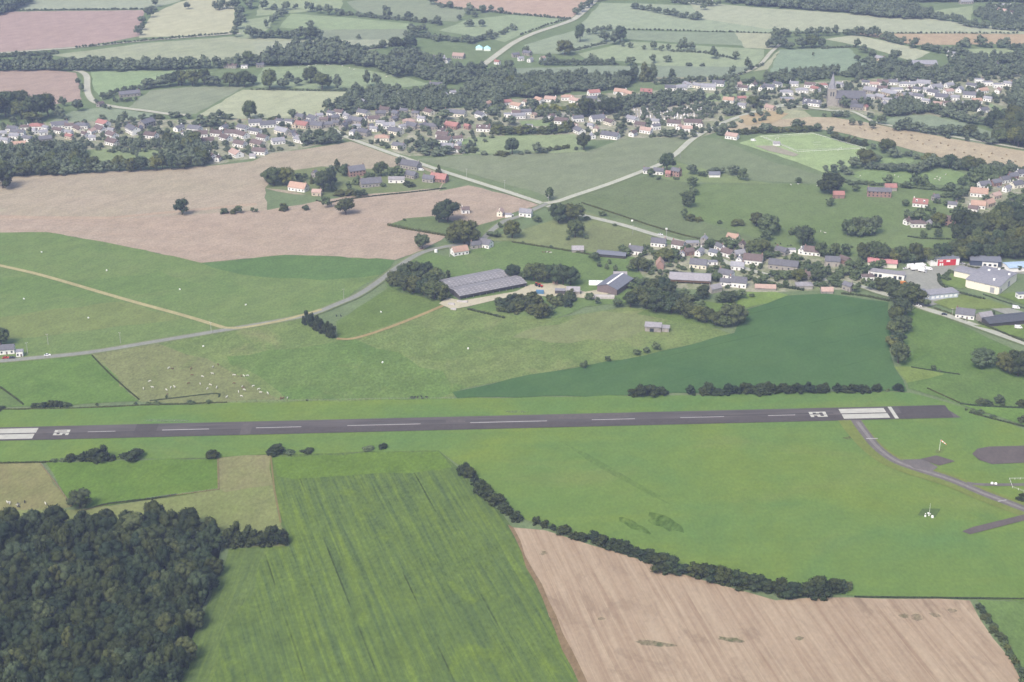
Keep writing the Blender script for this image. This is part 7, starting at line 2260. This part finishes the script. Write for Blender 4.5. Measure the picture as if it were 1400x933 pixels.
for dx, dy, s_ in ((-2.4, -1.0, .9), (-1.6, 1.5, .6), (0, 1.8, .9), (1.0, 1.2, .6), (1.3, -2.0, 1.2), (-.2, -.3, .7)):
    MB().box((dx, dy, s_ * .5), (s_, s_, s_), taper=.8).build('equipment_box', PAINT, o)
field('antenna_plot', [(1254, 706), (1261, 697), (1286, 697), (1279, 708)], (112, 140, 98), (120, 146, 102), 'darker square of grass around the antenna', wobble=0)
x, y = ground(1379, 656)
o = empty('rail_fence', (x, y, zat(x, y)))
tag(o, 'low white rail fence around the airfield buildings at the right edge', 'fence')
line = [ground(u, v) for u, v in ((1460, 656), (1380, 656.5), (1384, 668), (1400, 674), (1440, 690))]
rl = MB()
for a, b in zip(line, line[1:]):
    a, b = Vector(a) - Vector((x, y)), Vector(b) - Vector((x, y))
    for z in (.55, 1.05):
        rl.tube((a.x, a.y, z), (b.x, b.y, z), .055, n=6)
    k = int((b - a).length / 3)
    for i in range(k):
        c = a.lerp(b, i / k)
        MB().box((c.x, c.y, .55), (.14, .14, 1.2)).build('post', PAINT, o)
rl.build('rail', plain('weathered_white', (.5, .5, .49)), o)
for i, (u, v) in enumerate(((1356, 663), (1361, 663.5))):
    o = placed('marker_block', u, v, 0, ('left', 'right')[i] + ' white block beside the narrow airfield path', 'marker', 1)
    MB().box((0, 0, .5), (1.4, 1.0, 1.0), taper=.85).box((0, 0, 1.04), (.8, .5, .1)).build('body', PAINT, o)
for i, (u, v) in enumerate(((1394, 684), (1400, 686), (1398, 680), (1406, 681))):
    T_ = crown_of('bush', i % 5, LEAFDK)
    x, y = ground(u, v)
    o = empty('bush', (x, y, zat(x, y)))
    o.scale = (5, 4, 2.2)
    tag(o, ORD[i] + ' dark shrub from left inside the white rail fence at the right edge', 'bush', 'shrubs inside the rail fence')
    link('crown', T_, o)
# football goals and perimeter rail
for u, v, nm in ((1062, 192, 'far left'), (1148, 206, 'near right')):
    x, y = ground(u, v)
    o = empty('goal', (x, y, zat(x, y)), .9)
    tag(o, f'white goal at the {nm} end of the football ground', 'goal')
    for sx in (-3.66, 3.66):
        MB().tube((sx, 0, 0), (sx, 0, 2.44), .09).build('post', PAINT, o)
    MB().tube((-3.75, 0, 2.44), (3.75, 0, 2.44), .09).build('crossbar', PAINT, o)
x, y = ground(1112, 196)
o = empty('rail_fence', (x, y, zat(x, y)))
tag(o, 'thin white rail around the football ground', 'fence')
line = [ground(u, v) for u, v in ((1040, 188), (1110, 183.5), (1184, 204.5), (1090, 209), (1040, 188))]
rl = MB()
for a, b in zip(line, line[1:]):
    a, b = Vector(a) - Vector((x, y)), Vector(b) - Vector((x, y))
    rl.tube((a.x, a.y, 1.05), (b.x, b.y, 1.05), .11, n=6)
    k = int((b - a).length / 6)
    for i in range(k):
        c = a.lerp(b, i / k)
        rl.tube((c.x, c.y, 0), (c.x, c.y, 1.1), .07, n=5)
rl.build('rail', PAINT, o)
# garden goal, poles
PL = MB().tube((0, 0, 0), (0, 0, 8.5), .15, .09).box((0, 0, 8.0), (1.8, .1, .12)).mesh('utility_pole', plain('grey_pole', (.42, .41, .39)))
INS = MB().tube((-.75, 0, 8.06), (-.75, 0, 8.4), .07).tube((.75, 0, 8.06), (.75, 0, 8.4), .07).mesh('insulator', PAINT)
pe = []
for u, v, w in ((289, 456, 'beside the lane at the sandy path'), (470, 410, 'beside the curving lane'), (622, 352, 'left of the orange roofed house'), (615, 352, 'at the hedge left of the orange roofed house'), (66, 472, 'on the meadow behind the white car'), (165, 470, 'on the meadow above the lane'), (38, 484, 'beside the white farmhouse at the left edge'),
                (865, 321, 'along the hamlet road'), (911, 326, 'along the hamlet road'), (750, 279, 'at the road junction'), (1301, 437, 'along the road below the office'), (1400, 462, 'along the road below the dark sheds'), (571, 95, 'in the valley meadow'), (972, 112, 'behind the graveyard lane'), (638, 243, 'along the main road'), (690, 258, 'along the main road'), (930, 216, 'along the village road'), (885, 520, 'x')):
    if w == 'x':
        continue
    x, y = ground(u, v)
    o = empty('utility_pole', (x, y, zat(x, y)), rg.uniform(-.6, .6))
    o['category'] = 'pole'
    o['group'] = 'utility poles'
    link('pole', PL, o)
    link('insulator', INS, o)
    pe.append((o, 'thin grey utility pole', w, u))
label_all(pe)
SG = MB().tube((0, 0, 0), (0, 0, 2.0), .05).mesh('post', GREYM)
SB = MB().box((0, -.08, 2.4), (1.3, .06, 1.3)).mesh('board', PAINT)
pe = []
for u, v, w in ((749, 273.5, 'beside the tree at the road junction'), (864, 306, 'left of the hamlet on the road edge'), (911, 317.5, 'right along the hamlet road edge'), (1110, 205, 'x')):
    if w == 'x':
        continue
    x, y = ground(u, v)
    o = empty('road_sign', (x, y, zat(x, y)), 0)
    o.scale = (1.4, 1.4, 1.2)
    o['category'] = 'sign'
    link('post', SG, o)
    link('board', SB, o)
    pe.append((o, 'white road sign', w, u))
label_all(pe)
# field fences: thin posts and wire along the pasture edges
FP = MB().box((0, 0, .55), (.14, .14, 1.3)).mesh('post', WOOD)


def wire_fence(pts, label, step=6.0):
    pw = [ground(u, v) for u, v in pts]
    o = empty('wire_fence', (*pw[0], zat(*pw[0])))
    tag(o, label, 'fence', 'field fences')
    w = MB()
    n = 0
    for a, b in zip(pw, pw[1:]):
        a, b = Vector(a) - Vector(pw[0]), Vector(b) - Vector(pw[0])
        k = max(1, int((b - a).length / step))
        for i in range(k):
            c = a.lerp(b, i / k)
            if n < 100:
                link('post', FP, o, (c.x, c.y, 0))
                n += 1
        for z in (.5, 1.0):
            w.tube((a.x, a.y, z), (b.x, b.y, z), .025, n=4)
    w.build('wire', GREYM, o)


wire_fence([(56, 635), (75, 660), (98, 693)], 'post and wire fence between brown pasture and green paddock')
wire_fence([(298, 628), (299, 671)], 'post and wire fence at the right end of the green paddock')
wire_fence([(310, 551), (420, 549), (520, 547), (622, 546)], 'post and wire fence along the pasture north of the runway')
wire_fence([(200, 684), (299, 671)], 'post and wire fence along the near side of the green paddock')
wire_fence([(690, 258), (738, 278)], 'post and wire fence beside the main road at the junction')
# ------------------------------------------------------------------ air
hz = bpy.data.meshes.new('haze')
hb = MB().box((0, 3800, 219.5), (11400, 11400, 441))
hz.from_pydata(hb.v, [], hb.f)
hm = bpy.data.materials.new('haze')
hm.use_nodes = True
hn = hm.node_tree
for n in list(hn.nodes):
    hn.nodes.remove(n)
pv = hn.nodes.new('ShaderNodeVolumePrincipled')
pv.inputs['Color'].default_value = (*HAZE_COLOUR, 1)
pv.inputs['Density'].default_value = HAZE_DENSITY
pv.inputs['Anisotropy'].default_value = 0.0
ho = hn.nodes.new('ShaderNodeOutputMaterial')
hn.links.new(pv.outputs[0], ho.inputs['Volume'])
hz.materials.append(hm)
tag(link('haze', hz), 'thin summer haze over the countryside', 'haze', None, 'stuff')
